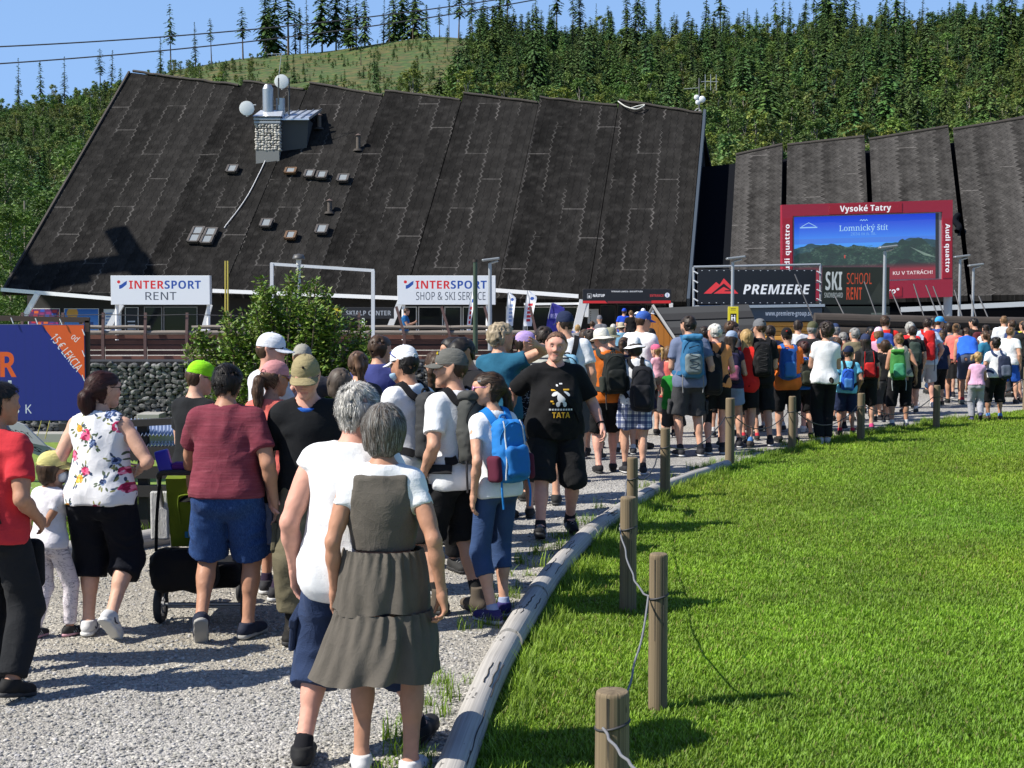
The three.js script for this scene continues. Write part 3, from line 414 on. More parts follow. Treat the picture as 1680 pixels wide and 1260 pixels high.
{
  const segs = [[219, 119, 300, 130], [300, 130, 392, 142], [400, 135, 499, 149], [509, 138, 628, 158], [632, 151, 755, 166], [761, 155, 882, 170], [886, 162, 1012, 176], [1016, 167, 1152, 188]];
  const TS = segs.map(([a, b, c, d]) => [R1.ts(R1.hit(a, b)), R1.ts(R1.hit(c, d))]);
  for (let i = 0; i < TS.length; i++) {
    const [[t0, s0], [t1, s1]] = TS[i], e = i + 1 < TS.length ? TS[i + 1][0][0] - 0.03 : t1, g = slab(R1, i ? t0 : 0, s0, Math.max(t1, e), s1, 0.22, [0.0, 0.02, 0.05, 0.03, 0.06, 0.03, 0.05, 0.03][i], 8, 0, 0);
    part('roof_panel', g, roofMat, house);
  }
  const last = TS[TS.length - 1][1];
  // ridge roll, broken at every step
  for (const [a, b] of TS) { const p = R1.P(a[0], a[1], 0.08), q = R1.P(b[0], b[1], 0.08), pts = []; for (let k = 0; k <= 8; k++) pts.push(p.clone().lerp(q, k / 8).add(V(0, 0.05 * (hash3(k, Math.round(a[0]), 2) - 0.5), 0))); part('ridge_roll', tube(pts, 0.07, 24, 6), darkWood, house); }
  // verge boards, gable wall
  part('verge_board', beam(R1.P(last[0] + 0.1, -0.1, 0.05), R1.P(last[0] + 0.12, last[1], 0.05), 0.12, 0.5, R1.N), std([0.035, 0.05, 0.07], 0.6), house);
  part('verge_board', beam(R1.P(-0.08, -0.1, -0.05), R1.P(-0.08, TS[0][0][1], -0.05), 0.1, 0.3, R1.N), darkWood, house);
  { const b = R1.P(last[0], 0, -0.3), t = R1.P(last[0], last[1] - 0.1, -0.3), f = V(b.x - 0.4, -1, b.z - 0.1), k = V(t.x + 1, -1, t.z - 1), w = V(-0.4, 0, 0); part('gable_wall', hexa([f, k, t, b, f.clone().add(w), k.clone().add(w), t.clone().add(w), b.clone().add(w)]), blackMat, house); }
  // back slope so that the roof is closed
  { const a = R1.P(TS[0][0][0], TS[0][0][1], -0.3), b = R1.P(last[0], last[1], -0.3), c = b.clone().add(V(5, -14, -12)), d = a.clone().add(V(5, -14, -12)), n = V(0, -0.3, 0); part('back_roof', hexa([a, b, c, d, a.clone().add(n), b.clone().add(n), c.clone().add(n), d.clone().add(n)]), blackMat, house); }
  // facade under the eave
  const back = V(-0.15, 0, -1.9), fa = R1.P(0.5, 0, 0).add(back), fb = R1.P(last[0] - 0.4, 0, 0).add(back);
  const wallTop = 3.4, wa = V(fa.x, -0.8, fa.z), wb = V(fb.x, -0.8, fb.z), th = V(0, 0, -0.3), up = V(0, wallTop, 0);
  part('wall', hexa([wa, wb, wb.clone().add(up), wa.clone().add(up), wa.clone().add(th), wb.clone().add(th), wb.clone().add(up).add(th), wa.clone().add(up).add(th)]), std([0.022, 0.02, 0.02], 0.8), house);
  const dW = (px) => { const r = ray(px, 500), n = wb.clone().sub(wa).cross(UPV).normalize(); return wa.clone().setY(CAM_H).sub(CAM).setY(0).dot(n) / V(r.x, 0, r.z).dot(n); };
  const fq = (px, py, o = 0) => at(px, py, dW(px) - o);
  const panel = (x0, y0, x1, y1, o, t) => { const a = fq(x0, y1, o), b = fq(x1, y1, o), c = fq(x1, y0, o), d = fq(x0, y0, o), k = V(0, 0, -t); return hexa([a, b, c, d, a.clone().add(k), b.clone().add(k), c.clone().add(k), d.clone().add(k)]); };
  const frameOf = (x0, y0, x1, y1, w, mat, parent, o = 0.06) => { for (const r of [[x0, y0, x1, y0 + w], [x0, y1 - w, x1, y1], [x0, y0 + w, x0 + w, y1 - w], [x1 - w, y0 + w, x1, y1 - w]]) part('frame', panel(...r, o, 0.08), mat, parent); };
  for (const [x0, x1] of [[236, 266], [268, 324], [660, 684], [686, 727], [729, 757], [759, 800], [830, 862], [864, 905], [907, 948]]) { const w = part('window', panel(x0, 503, x1, 552, 0.02, 0.04), glassMat, house); frameOf(x0, 503, x1, 552, 1.6, x0 < 330 ? std([0.25, 0.25, 0.25], 0.6) : whitePaint, w); }
  for (const [x0, x1] of [[985, 1010], [1012, 1060], [1062, 1092]]) { const w = part('door', panel(x0, 500, x1, 566, 0.02, 0.04), glassMat, house); frameOf(x0, 500, x1, 566, 1.1, std([0.06, 0.06, 0.06], 0.5), w); }
  // white fascia boards in three sloping runs, white raking struts
  const eq = (px, py) => at(px, py, lerp(61.7, 56.7, px / 1131));
  for (const [a, b, c, d] of [[2, 475, 183, 490], [349, 477, 653, 489], [811, 476, 949, 486]]) part('fascia_board', beam(eq(a, b), eq(c, d), 0.08, 0.16), whitePaint, house);
  part('fascia_board', beam(eq(860, 499), eq(952, 498), 0.08, 0.09), whitePaint, house);
  for (const [a, b, c, d, w] of [[62, 482, 38, 524, 0.22], [199, 500, 176, 542, 0.24], [345, 500, 333, 545, 0.2], [657, 494, 640, 536, 0.24], [957, 492, 944, 548, 0.3], [963, 494, 962, 520, 0.16], [1101, 497, 1101, 514, 0.14], [192, 500, 192, 516, 0.14]]) part('strut', beam(eq(a, b), eq(c, d), w, w * 0.7, V(0, 0, 1)), whitePaint, house);
  // notices on the facade
  const poster = (x0, y0, x1, y1, draw, label) => { const m = thing('poster', label, 'poster', [0, 0, 0]); part('frame', panel(x0 - 1, y0 - 1, x1 + 1, y1 + 1, 0.06, 0.05), whitePaint, m); const g = panel(x0, y0, x1, y1, 0.066, 0.003); setFaceUV(g); part('print', g, std([1, 1, 1], 0.5, { map: canvasTex(128, 96, draw) }), m); };
  poster(47, 507, 97, 548, (x, w, h) => { x.fillStyle = '#5a2060'; x.fillRect(0, 0, w, h); for (let i = 0; i < 40; i++) { x.fillStyle = ['#b8283c', '#2c4fb0', '#8a2a6a', '#d0622a'][i % 4]; x.fillRect((i * 37) % w, (i * 53) % h, 18, 10); } }, 'red and violet picture poster on the facade above the blue banner');
  poster(106, 507, 161, 548, (x, w, h) => { const g = x.createLinearGradient(0, 0, 0, h); g.addColorStop(0, '#1f66c8'); g.addColorStop(1, '#7fb4e8'); x.fillStyle = g; x.fillRect(0, 0, w, h); x.fillStyle = '#d9a045'; x.beginPath(); x.arc(30, 16, 22, 0, 7); x.fill(); x.fillStyle = '#28509a'; x.fillRect(70, 50, 40, 20); }, 'blue picture poster with a yellow patch on the facade');
  poster(171, 508, 198, 548, (x, w, h) => { x.fillStyle = '#dfe8f4'; x.fillRect(0, 0, w, h); x.fillStyle = '#6a8fc8'; for (let i = 0; i < 6; i++) x.fillRect(10, 12 + i * 13, i % 2 ? 90 : 108, 5); }, 'pale notice board behind the white strut left of the big sign');
  poster(206, 505, 226, 546, (x, w, h) => { x.fillStyle = '#0e1420'; x.fillRect(0, 0, w, h); x.fillStyle = '#c8d2e0'; x.fillRect(20, 50, 80, 5); x.fillRect(28, 64, 72, 5); x.fillRect(20, 78, 90, 5); }, 'narrow dark notice board under the left white sign');
  poster(965, 508, 981, 530, (x, w, h) => { x.fillStyle = '#cfd6dc'; x.fillRect(0, 0, w, h); x.fillStyle = '#555'; for (let i = 0; i < 6; i++) x.fillRect(24, 12 + i * 13, 14, 5); }, 'pale notice sheet left of the entrance doors');
}
function setFaceUV(g) { const U = g.attributes.uv; for (let k = 0; k < U.count; k += 4) { U.setXY(k, 0, 0); U.setXY(k + 1, 1, 0); U.setXY(k + 2, 1, 1); U.setXY(k + 3, 0, 1); } }
// small things on the roof
{
  const q = (px, py, o = 0.1) => R1.hit(px, py, o);
  const skyl = (px, py, w, h, open, parent, name = 'skylight') => { const c = q(px, py, 0.2), f = R1.hit(px, py).distanceTo(CAM) / FOC, W = w * f, Hh = h * f * 1.35, m = new THREE.Matrix4().makeBasis(R1.U, R1.V, R1.N).setPosition(c); const fr = std(open ? [0.1, 0.05, 0.02] : [0.05, 0.043, 0.04], 0.6); for (const b of [box(W, 0.07, 0.12, 0, Hh / 2, 0), box(W, 0.07, 0.12, 0, -Hh / 2, 0), box(0.1, Hh, 0.158, W / 2, 0, 0), box(0.1, Hh, 0.158, -W / 2, 0, 0)]) part('frame', b.applyMatrix4(m), fr, parent); part('pane', box(W - 0.08, Hh - 0.08, 0.03, 0, 0, 0.03).applyMatrix4(m), phys([0.22, 0.24, 0.25], 0.12, { specularIntensity: 1 }), parent); };
  const S = [[381, 277, 15, 12, 0, 'skylight just left of the cable below the chimney'], [477, 280, 16, 9, 1, 'brown wooden skylight propped open right of the chimney'], [508, 285, 14, 12, 0, 'bright skylight, left one of the pair right of the chimney'], [528, 287, 15, 12, 0, 'skylight, right one of the pair right of the chimney'], [563, 292, 16, 12, 0, 'skylight standing farthest right below the chimney'], [437, 366, 16, 13, 0, 'lone skylight in the middle of the left roof half'], [477, 386, 15, 12, 1, 'tilted dark skylight low on the roof'], [528, 376, 17, 14, 0, 'skylight low on the roof right of the tilted one'], [325, 379, 17, 13, 0, 'upper left pane of the block of four skylights'], [346, 381, 17, 13, 0, 'upper right pane of the block of four skylights'], [319, 391, 17, 13, 0, 'lower left pane of the block of four skylights'], [340, 393, 17, 13, 0, 'lower right pane of the block of four skylights']];
  for (const [px, py, w, h, o, label] of S) { const t = thing('skylight', label, 'skylight', [0, 0, 0], 0, 'skylights in the station roof'); skyl(px, py, w, h, o, t); }
  const pipes = [[588, 247, 24, 'dark vent pipe at the end of the chimney shadow'], [524, 212, 22, 'dark vent pipe right of the metal roof of the chimney house'], [541, 350, 20, 'rusty vent pipe in the middle of the roof']];
  for (const [px, py, h, label] of pipes) { const b = q(px, py, 0), L = h / FOC * -b.z, t = thing('vent_pipe', label, 'pipe', [b.x, b.y, b.z], 0, 'vent pipes'); part('pipe', new THREE.CylinderGeometry(0.1, 0.11, L, 10).translate(0, L / 2, 0), std([0.08, 0.065, 0.055], 0.7), t); part('cap', new THREE.ConeGeometry(0.17, 0.1, 10).translate(0, L + 0.06, 0), std([0.1, 0.07, 0.06], 0.7), t); part('flashing', new THREE.CylinderGeometry(0.2, 0.26, 0.1, 10).translate(0, 0.03, 0), darkWood, t); }
  // pale cable running down from the chimney
  single('cable', tube([[436, 262], [425, 285], [408, 318], [390, 345], [372, 368], [368, 374]].map(([a, b]) => q(a, b, 0.1)), 0.022, 40, 5), std([0.55, 0.55, 0.55], 0.7), 'pale cable snaking down the roof from the chimney to the skylights', 'cable');
  single('cable', tube([[1014, 166], [1022, 172], [1030, 176], [1045, 179], [1058, 172], [1046, 174], [1034, 178]].map(([a, b]) => q(a, b, 0.25)), 0.03, 40, 5), std([0.55, 0.55, 0.5], 0.7), 'loose pale cable lying in loops on the roof ridge', 'cable');
  // chimney of rubble stone
  const base = q(438, 262, 0), d0 = -base.z - 0.2, k = d0 / FOC, x0 = at(419, 250, d0).x, x1 = at(459, 250, d0).x, w = x1 - x0, cx = (x0 + x1) / 2, yT = at(440, 191, d0).y, yS = at(440, 247, d0).y, yB = base.y - 1.6, dep = 1.7, ch = thing('chimney', 'rubble stone chimney with a metal cap on the dark roof', 'chimney', [cx, yB, -d0 - dep / 2]);
  const mort = std([0.09, 0.085, 0.08], 0.95), concrete = std([0.2, 0.205, 0.2], 0.9);
  part('shaft', box(w - 0.06, yT - yB, dep, 0, (yT - yB) / 2, 0), mort, ch);
  part('base', hexa([V(-w * 0.48, 0, dep / 2 + 0.03), V(w * 0.48, 0, dep / 2 + 0.03), V(w * 0.48, yS - yB, dep / 2 + 0.03), V(-w * 0.48, yS - yB, dep / 2 + 0.03), V(-w * 0.48, 0, 0), V(w * 0.48, 0, 0), V(w * 0.48, yS - yB, 0), V(-w * 0.48, yS - yB, 0)]), concrete, ch);
  seed(51); const st = [], ico = new THREE.IcosahedronGeometry(1, 1), colr = (g, c) => { g.setAttribute('color', new THREE.BufferAttribute(new Float32Array(g.attributes.position.count * 3).map((_, i) => c[i % 3]), 3)); return g; };
  for (let y = yS - yB + 0.06; y < yT - yB - 0.35; y += 0.112) for (let x = -w / 2 + 0.07; x < w / 2 - 0.02; x += 0.15) { const s = rr(0.055, 0.088), t = rr(0.3, 0.56); st.push(colr(ico.clone().scale(s * rr(1, 1.35), s * rr(0.7, 0.95), s * 0.8).rotateZ(rr(-0.5, 0.5)).translate(x + rr(-0.03, 0.03), y + rr(-0.025, 0.025), dep / 2), [t, t * 0.95, t * 0.86])); }
  for (let y = yS - yB + 0.06; y < yT - yB - 0.35; y += 0.16) for (const sx of [-1, 1]) for (let z = -dep / 2 + 0.1; z < dep / 2; z += 0.2) { const s = rr(0.07, 0.1), t = rr(0.3, 0.56); st.push(colr(ico.clone().scale(s * 0.7, s * 0.8, s * 1.2).translate(sx * (w / 2 - 0.02), y, z + rr(-0.04, 0.04)), [t, t * 0.95, t * 0.86])); }
  const sm = part('stones', st, std([1, 1, 1], 0.9, { vertexColors: true }), ch); sm.userData.kind = 'stuff';
  const H = yT - yB; for (const [y, e] of [[-0.28, 0.05], [-0.12, 0.06]]) part('band', rbox(w + e * 2, 0.12, dep + e * 2, 0.02, 0, H + y, 0), std([0.3, 0.33, 0.36], 0.5, { metalness: 0.3 }), ch);
  part('cap', hexa([V(-w / 2 - 0.1, H, dep / 2 + 0.1), V(w / 2 + 0.1, H, dep / 2 + 0.1), V(w / 2 + 0.02, H + 0.42, -0.1), V(-w / 2 + 0.1, H + 0.42, -0.1), V(-w / 2 - 0.1, H, -dep / 2 - 0.1), V(w / 2 + 0.1, H, -dep / 2 - 0.1), V(w / 2, H + 0.4, -dep / 2), V(-w / 2 + 0.1, H + 0.4, -dep / 2)]), std([0.55, 0.58, 0.62], 0.35, { metalness: 0.4 }), ch);
  part('flue', [new THREE.CylinderGeometry(0.26, 0.26, 1.2, 16).translate(-0.1, H + 0.8, 0), new THREE.CylinderGeometry(0.16, 0.26, 0.2, 16).translate(-0.1, H + 1.5, 0)], steel, ch);
  part('flue', new THREE.CylinderGeometry(0.22, 0.22, 0.8, 16).translate(0.45, H + 0.6, -0.3), steel, ch);
  // chimney house with a bright metal roof
  const hx = at(462, 250, d0 + 0.5).x, hx1 = at(507, 250, d0 + 0.5).x, hw = hx1 - hx, yy = (p) => at(480, p, d0 + 0.5).y - yB, hs = thing('roof_house', 'dark roof house with a bright sloping metal roof beside the chimney', 'roof house', [hx, yB, -d0 - 0.55]);
  part('wall', hexa([V(0, yy(255), 0), V(hw - 0.15, yy(255), 0), V(hw, yy(196), 0.1), V(0, yy(196), 0.1), V(0, yy(255), -3), V(hw, yy(255), -3), V(hw, yy(196), -3), V(0, yy(196), -3)]), std([0.05, 0.055, 0.06], 0.8), hs);
  const roofTop = [V(-0.15, yy(196), 0.35), V(hw + 0.05, yy(196), 0.35), V(hw + 0.35, yy(171), -1.9), V(0.2, yy(173), -1.9)]; part('metal_roof', hexa([...roofTop, ...roofTop.map((v) => v.clone().add(V(0, -0.06, 0)))]), std([0.6, 0.66, 0.74], 0.3, { metalness: 0.55 }), hs);
  for (let i = 0; i < 5; i++) { const a = roofTop[0].clone().lerp(roofTop[1], i / 4), b = roofTop[3].clone().lerp(roofTop[2], i / 4); part('roof_seam', beam(a.add(V(0, 0.03, 0)), b.add(V(0, 0.03, 0)), 0.03, 0.06), steel, hs); }
  // dishes, antennas
  const dish = (px, py, r, dd, label, turn) => { const c = at(px, py, dd), t = thing('satellite_dish', label, 'satellite dish', [c.x, c.y, c.z], turn); const pr = []; for (let i = 0; i <= 10; i++) pr.push(new THREE.Vector2(r * i / 10, 0.28 * r * (i / 10) ** 2)); for (let i = 10; i >= 0; i--) pr.push(new THREE.Vector2(r * 1.02 * i / 10, 0.28 * r * (i / 10) ** 2 - 0.04)); const white = std([0.78, 0.8, 0.8], 0.5); part('drum', new THREE.LatheGeometry(pr, 32).rotateX(Math.PI / 2), white, t); part('radome', new THREE.SphereGeometry(r * 0.98, 28, 8, 0, 6.283, 0, 0.55).scale(1, 0.5, 1).translate(0, -0.5 * r * 0.83, 0).scale(1.9, 1, 1.9).rotateX(Math.PI / 2).translate(0, 0, r * 0.29), white, t); part('bracket', [bar(V(0, 0, -0.02), V(0, 0, -0.35), 0.05), bar(V(0, -r, -0.35), V(0, r * 0.7, -0.35), 0.045)], galv, t); return t; };
  dish(405, 178, 0.34, d0 - 0.1, 'white round dish on the left side of the chimney', 0.15); dish(462, 134, 0.33, d0 + 0.6, 'white round dish on a pole above the chimney', 0.1);
  const hornC = at(405, 190, d0), mast = thing('antenna', 'thin pole with cross bars and a wire aerial above the chimney', 'antenna', [0, 0, 0]);
  part('pole', [bar(at(457, 172, d0), at(457, 128, d0), 0.035), bar(at(474, 188, d0 + 0.9), at(474, 128, d0 + 0.9), 0.045)], std([0.04, 0.045, 0.05], 0.6), mast); part('aerial', [bar(at(457, 128, d0), at(462, 86, d0), 0.014), bar(at(438, 89, d0), at(466, 88, d0), 0.014), bar(at(395, 175, d0), at(420, 172, d0), 0.03)], galv, mast);
  const gr = R1.hit(1148, 184).z, da = -gr, aer = thing('antenna', 'thin mast with small dishes and a comb aerial at the right end of the ridge', 'antenna', [0, 0, 0]);
  part('mast', bar(at(1147, 190, da), at(1147, 128, da), 0.03), std([0.1, 0.1, 0.1], 0.6), aer); part('comb', [bar(at(1150, 134, da), at(1178, 134, da), 0.016), ...[1157, 1166, 1175].map((x) => bar(at(x, 122, da), at(x, 148, da), 0.014)), bar(at(1122, 146, da), at(1147, 144, da), 0.014)], galv, aer);
  for (const [x, y, r] of [[1152, 163, 0.16], [1143, 160, 0.13], [1145, 168, 0.12]]) part('dish', new THREE.SphereGeometry(r, 16, 8).scale(1, 1, 0.5).translate(...at(x, y, da - 0.2).toArray()), std([0.7, 0.72, 0.74], 0.5), aer);
  part('cable_coil', tube([[1140, 182], [1146, 178], [1150, 186], [1144, 187], [1149, 181], [1152, 188]].map(([a, b]) => at(a, b, da - 0.1)), 0.03, 40, 5), std([0.3, 0.3, 0.3], 0.7), aer);
}
// second building on the right
{
  const hall = thing('cable_car_hall', 'grey hall of steep roof strips with dark gaps right of the station', 'building');
  const segs = [[1209, 263, 1285, 246], [1293, 247, 1419, 233], [1427, 238, 1556, 217], [1564, 222, 1700, 200]], T = segs.map(([a, b, c, d]) => [R2.ts(R2.hit(a, b)), R2.ts(R2.hit(c, d))]);
  T.forEach(([[t0, s0], [t1, s1]], i) => { part('roof_panel', slab(R2, t0, s0, i === 3 ? t1 + 3 : t1, i === 3 ? s1 + 1 : s1, 0.3, 0.3, 6.4), roofMat2, hall); part('ridge_roll', bar(R2.P(t0, s0, 0.3), R2.P(t1, s1, 0.3), 0.08), darkWood, hall); });
  const l = R2.ts(R2.hit(1146, 266)), r = T[3][1]; part('back_panel', slab(R2, l[0] - 2.5, l[1] * 1.01, r[0] + 3, r[1], 0.5, -0.5), blackMat, hall);
  const a = R2.P(-4, 0, -1.5), b = R2.P(22, 0, -1.5); for (const p of [a, b]) p.y = -0.8; const up = V(0, 3.4, 0), th = V(0, 0, -0.5); part('wall', hexa([a, b, b.clone().add(up), a.clone().add(up), a.clone().add(th), b.clone().add(th), b.clone().add(up).add(th), a.clone().add(up).add(th)]), blackMat, hall);
  part('gutter_beam', beam(at(1478, 508, 52), at(1720, 497, 51), 0.15, 0.18), std([0.4, 0.43, 0.46], 0.6), hall);
  part('loose_edge', tube([[1572, 352], [1566, 362], [1574, 372], [1570, 380]].map(([x, y]) => R2.hit(x, y, 0.5)), 0.12, 20, 6), blackMat, hall);
}
// ---------- signs ----------
const plateRect = (x0, y0, x1, y1, d) => { const a = at(x0, y1, d), b = at(x1, y0, d); return { c: V((a.x + b.x) / 2, (a.y + b.y) / 2, -d), w: b.x - a.x, h: b.y - a.y }; };
function board(name, label, cat, [x0, y0, x1, y1, d], draw, o = {}) {
  const r = plateRect(x0, y0, x1, y1, d), t = thing(name, label, cat, [r.c.x, r.c.y, r.c.z]); const th = o.th ?? 0.12;
  part('panel', rbox(r.w, r.h, th, 0.015, 0, 0, -th / 2), std(o.edge ?? [0.6, 0.61, 0.62], 0.5), t);
  const W = o.res ?? 1024, Hh = Math.max(32, Math.round(W * r.h / r.w)), tex = canvasTex(W, Hh, draw);
  const mat = o.emit ? std([0.02, 0.02, 0.02], 0.5, { emissive: rgb(1, 1, 1), emissiveMap: tex, emissiveIntensity: o.emit }) : std([1, 1, 1], o.rough ?? 0.5, { map: tex });
  part(o.face ?? 'print', new THREE.PlaneGeometry(r.w - 0.02, r.h - 0.02).translate(0, 0, 0.004), mat, t); t.userData.size = undefined; return [t, r];
}
const fitText = (x, s, cx, cy, w, h, font, color, align = 'center') => { x.save(); x.font = font.replace('SZ', '100'); const m = x.measureText(s).width; x.translate(cx, cy); x.scale(w / m, h / 73); x.font = font.replace('SZ', '100'); x.fillStyle = color; x.textAlign = align; x.textBaseline = 'alphabetic'; x.fillText(s, 0, 36.5); x.restore(); };
const sportLogo = (x, X, Y, s) => { x.fillStyle = '#d2232a'; x.beginPath(); x.arc(X + s * 0.16, Y - s * 0.3, s * 0.17, 0, 7); x.fill(); x.fillStyle = '#1d4a9e'; x.beginPath(); x.moveTo(X + s * 0.2, Y + s * 0.45); x.lineTo(X + s * 0.2, Y + s * 0.05); x.bezierCurveTo(X + s * 0.5, Y + s * 0.05, X + s * 0.6, Y - s * 0.25, X + s * 1.05, Y - s * 0.42); x.lineTo(X + s * 1.0, Y - s * 0.02); x.bezierCurveTo(X + s * 0.75, Y + s * 0.15, X + s * 0.55, Y + s * 0.45, X + s * 0.2, Y + s * 0.45); x.fill(); };
const sportSign = (sub, sw) => (x, w, h) => { x.fillStyle = '#dde1e6'; x.fillRect(0, 0, w, h); sportLogo(x, w * 0.065, h * 0.31, w * 0.095); x.save(); x.font = 'bold 100px sans-serif'; const a = x.measureText('INTER').width, b = x.measureText('SPORT').width; x.translate(w * 0.18, h * 0.45); x.scale(w * 0.735 / (a + b), h * 0.285 / 73); x.textBaseline = 'alphabetic'; x.fillStyle = '#d2232a'; x.fillText('INTER', 0, 0); x.fillStyle = '#1d4a9e'; x.fillText('SPORT', a, 0); x.restore(); fitText(x, sub, w * (sw > 0.5 ? 0.545 : 0.5), h * 0.7, w * sw, h * 0.28, 'SZpx sans-serif', '#3a4252'); };
board('shop_sign', 'white shop sign lettered RENT left of the bush', 'sign', [182, 452, 344, 500, 55], sportSign('RENT', 0.33), { th: 0.35 });
board('shop_sign', 'white shop sign lettered SHOP & SKI SERVICE in the middle of the eaves', 'sign', [652, 452, 813, 500, 55], sportSign('SHOP & SKI SERVICE', 0.72), { th: 0.35 });
for (const [x, y0, y1] of [[192, 500, 560], [342, 500, 560], [662, 500, 560], [800, 500, 560]]) single('sign_post', bar(at(x, y0, 55.2), at(x, y1, 55.2), 0.07), whitePaint, `white post under the ${x < 400 ? 'RENT' : 'SHOP & SKI SERVICE'} sign, ${x === 192 || x === 662 ? 'left' : 'right'} one of two`, 'sign post', 'posts of the white signs');
board('entrance_sign', 'long black and red entrance sign above the station doors', 'sign', [956, 474, 1101, 498, 56], (x, w, h) => { x.fillStyle = '#15171d'; x.fillRect(0, 0, w, h); x.fillStyle = '#d4282c'; x.beginPath(); x.moveTo(0, h * 0.82); x.lineTo(w * 0.25, h * 0.82); x.lineTo(w * 0.28, h); x.lineTo(0, h); x.fill(); x.fillRect(w * 0.78, h * 0.8, w * 0.22, h * 0.2); x.fillStyle = '#7a1d24'; x.fillRect(w * 0.28, h * 0.84, w * 0.5, h * 0.16); fitText(x, 'NÁSTUP', w * 0.18, h * 0.45, w * 0.14, h * 0.2, 'bold SZpx sans-serif', '#fff'); x.strokeStyle = '#ddd'; x.lineWidth = 4; x.strokeRect(w * 0.05, h * 0.33, w * 0.045, h * 0.3); x.fillStyle = '#ddd'; x.fillRect(w * 0.062, h * 0.44, w * 0.02, h * 0.16); fitText(x, 'TATRANSKÁ LOMNICA - SKALNATÉ PLESO', w * 0.5, h * 0.16, w * 0.36, h * 0.1, 'bold SZpx sans-serif', '#eee'); fitText(x, 'ENTRANCE', w * 0.84, h * 0.45, w * 0.16, h * 0.18, 'bold SZpx sans-serif', '#d4383c'); x.fillStyle = '#e8ecf4'; x.beginPath(); x.arc(w * 0.96, h * 0.42, h * 0.17, 0, 7); x.fill(); x.fillStyle = '#1f4fa8'; x.font = 'bold 50px serif'; x.textAlign = 'center'; x.fillText('i', w * 0.96, h * 0.53); }, { edge: [0.02, 0.02, 0.02] });
board('shop_sign', 'dark sign lettered SKIALP CENTER right of the bush', 'sign', [542, 504, 646, 523, 56.5], (x, w, h) => { x.fillStyle = '#1b1c20'; x.fillRect(0, 0, w, h); x.fillStyle = '#c8b428'; x.fillRect(w * 0.03, h * 0.1, w * 0.14, h * 0.8); fitText(x, 'SKIALP CENTER', w * 0.6, h * 0.5, w * 0.72, h * 0.42, 'bold SZpx sans-serif', '#9aa0a8'); }, { edge: [0.02, 0.02, 0.02], res: 512 });
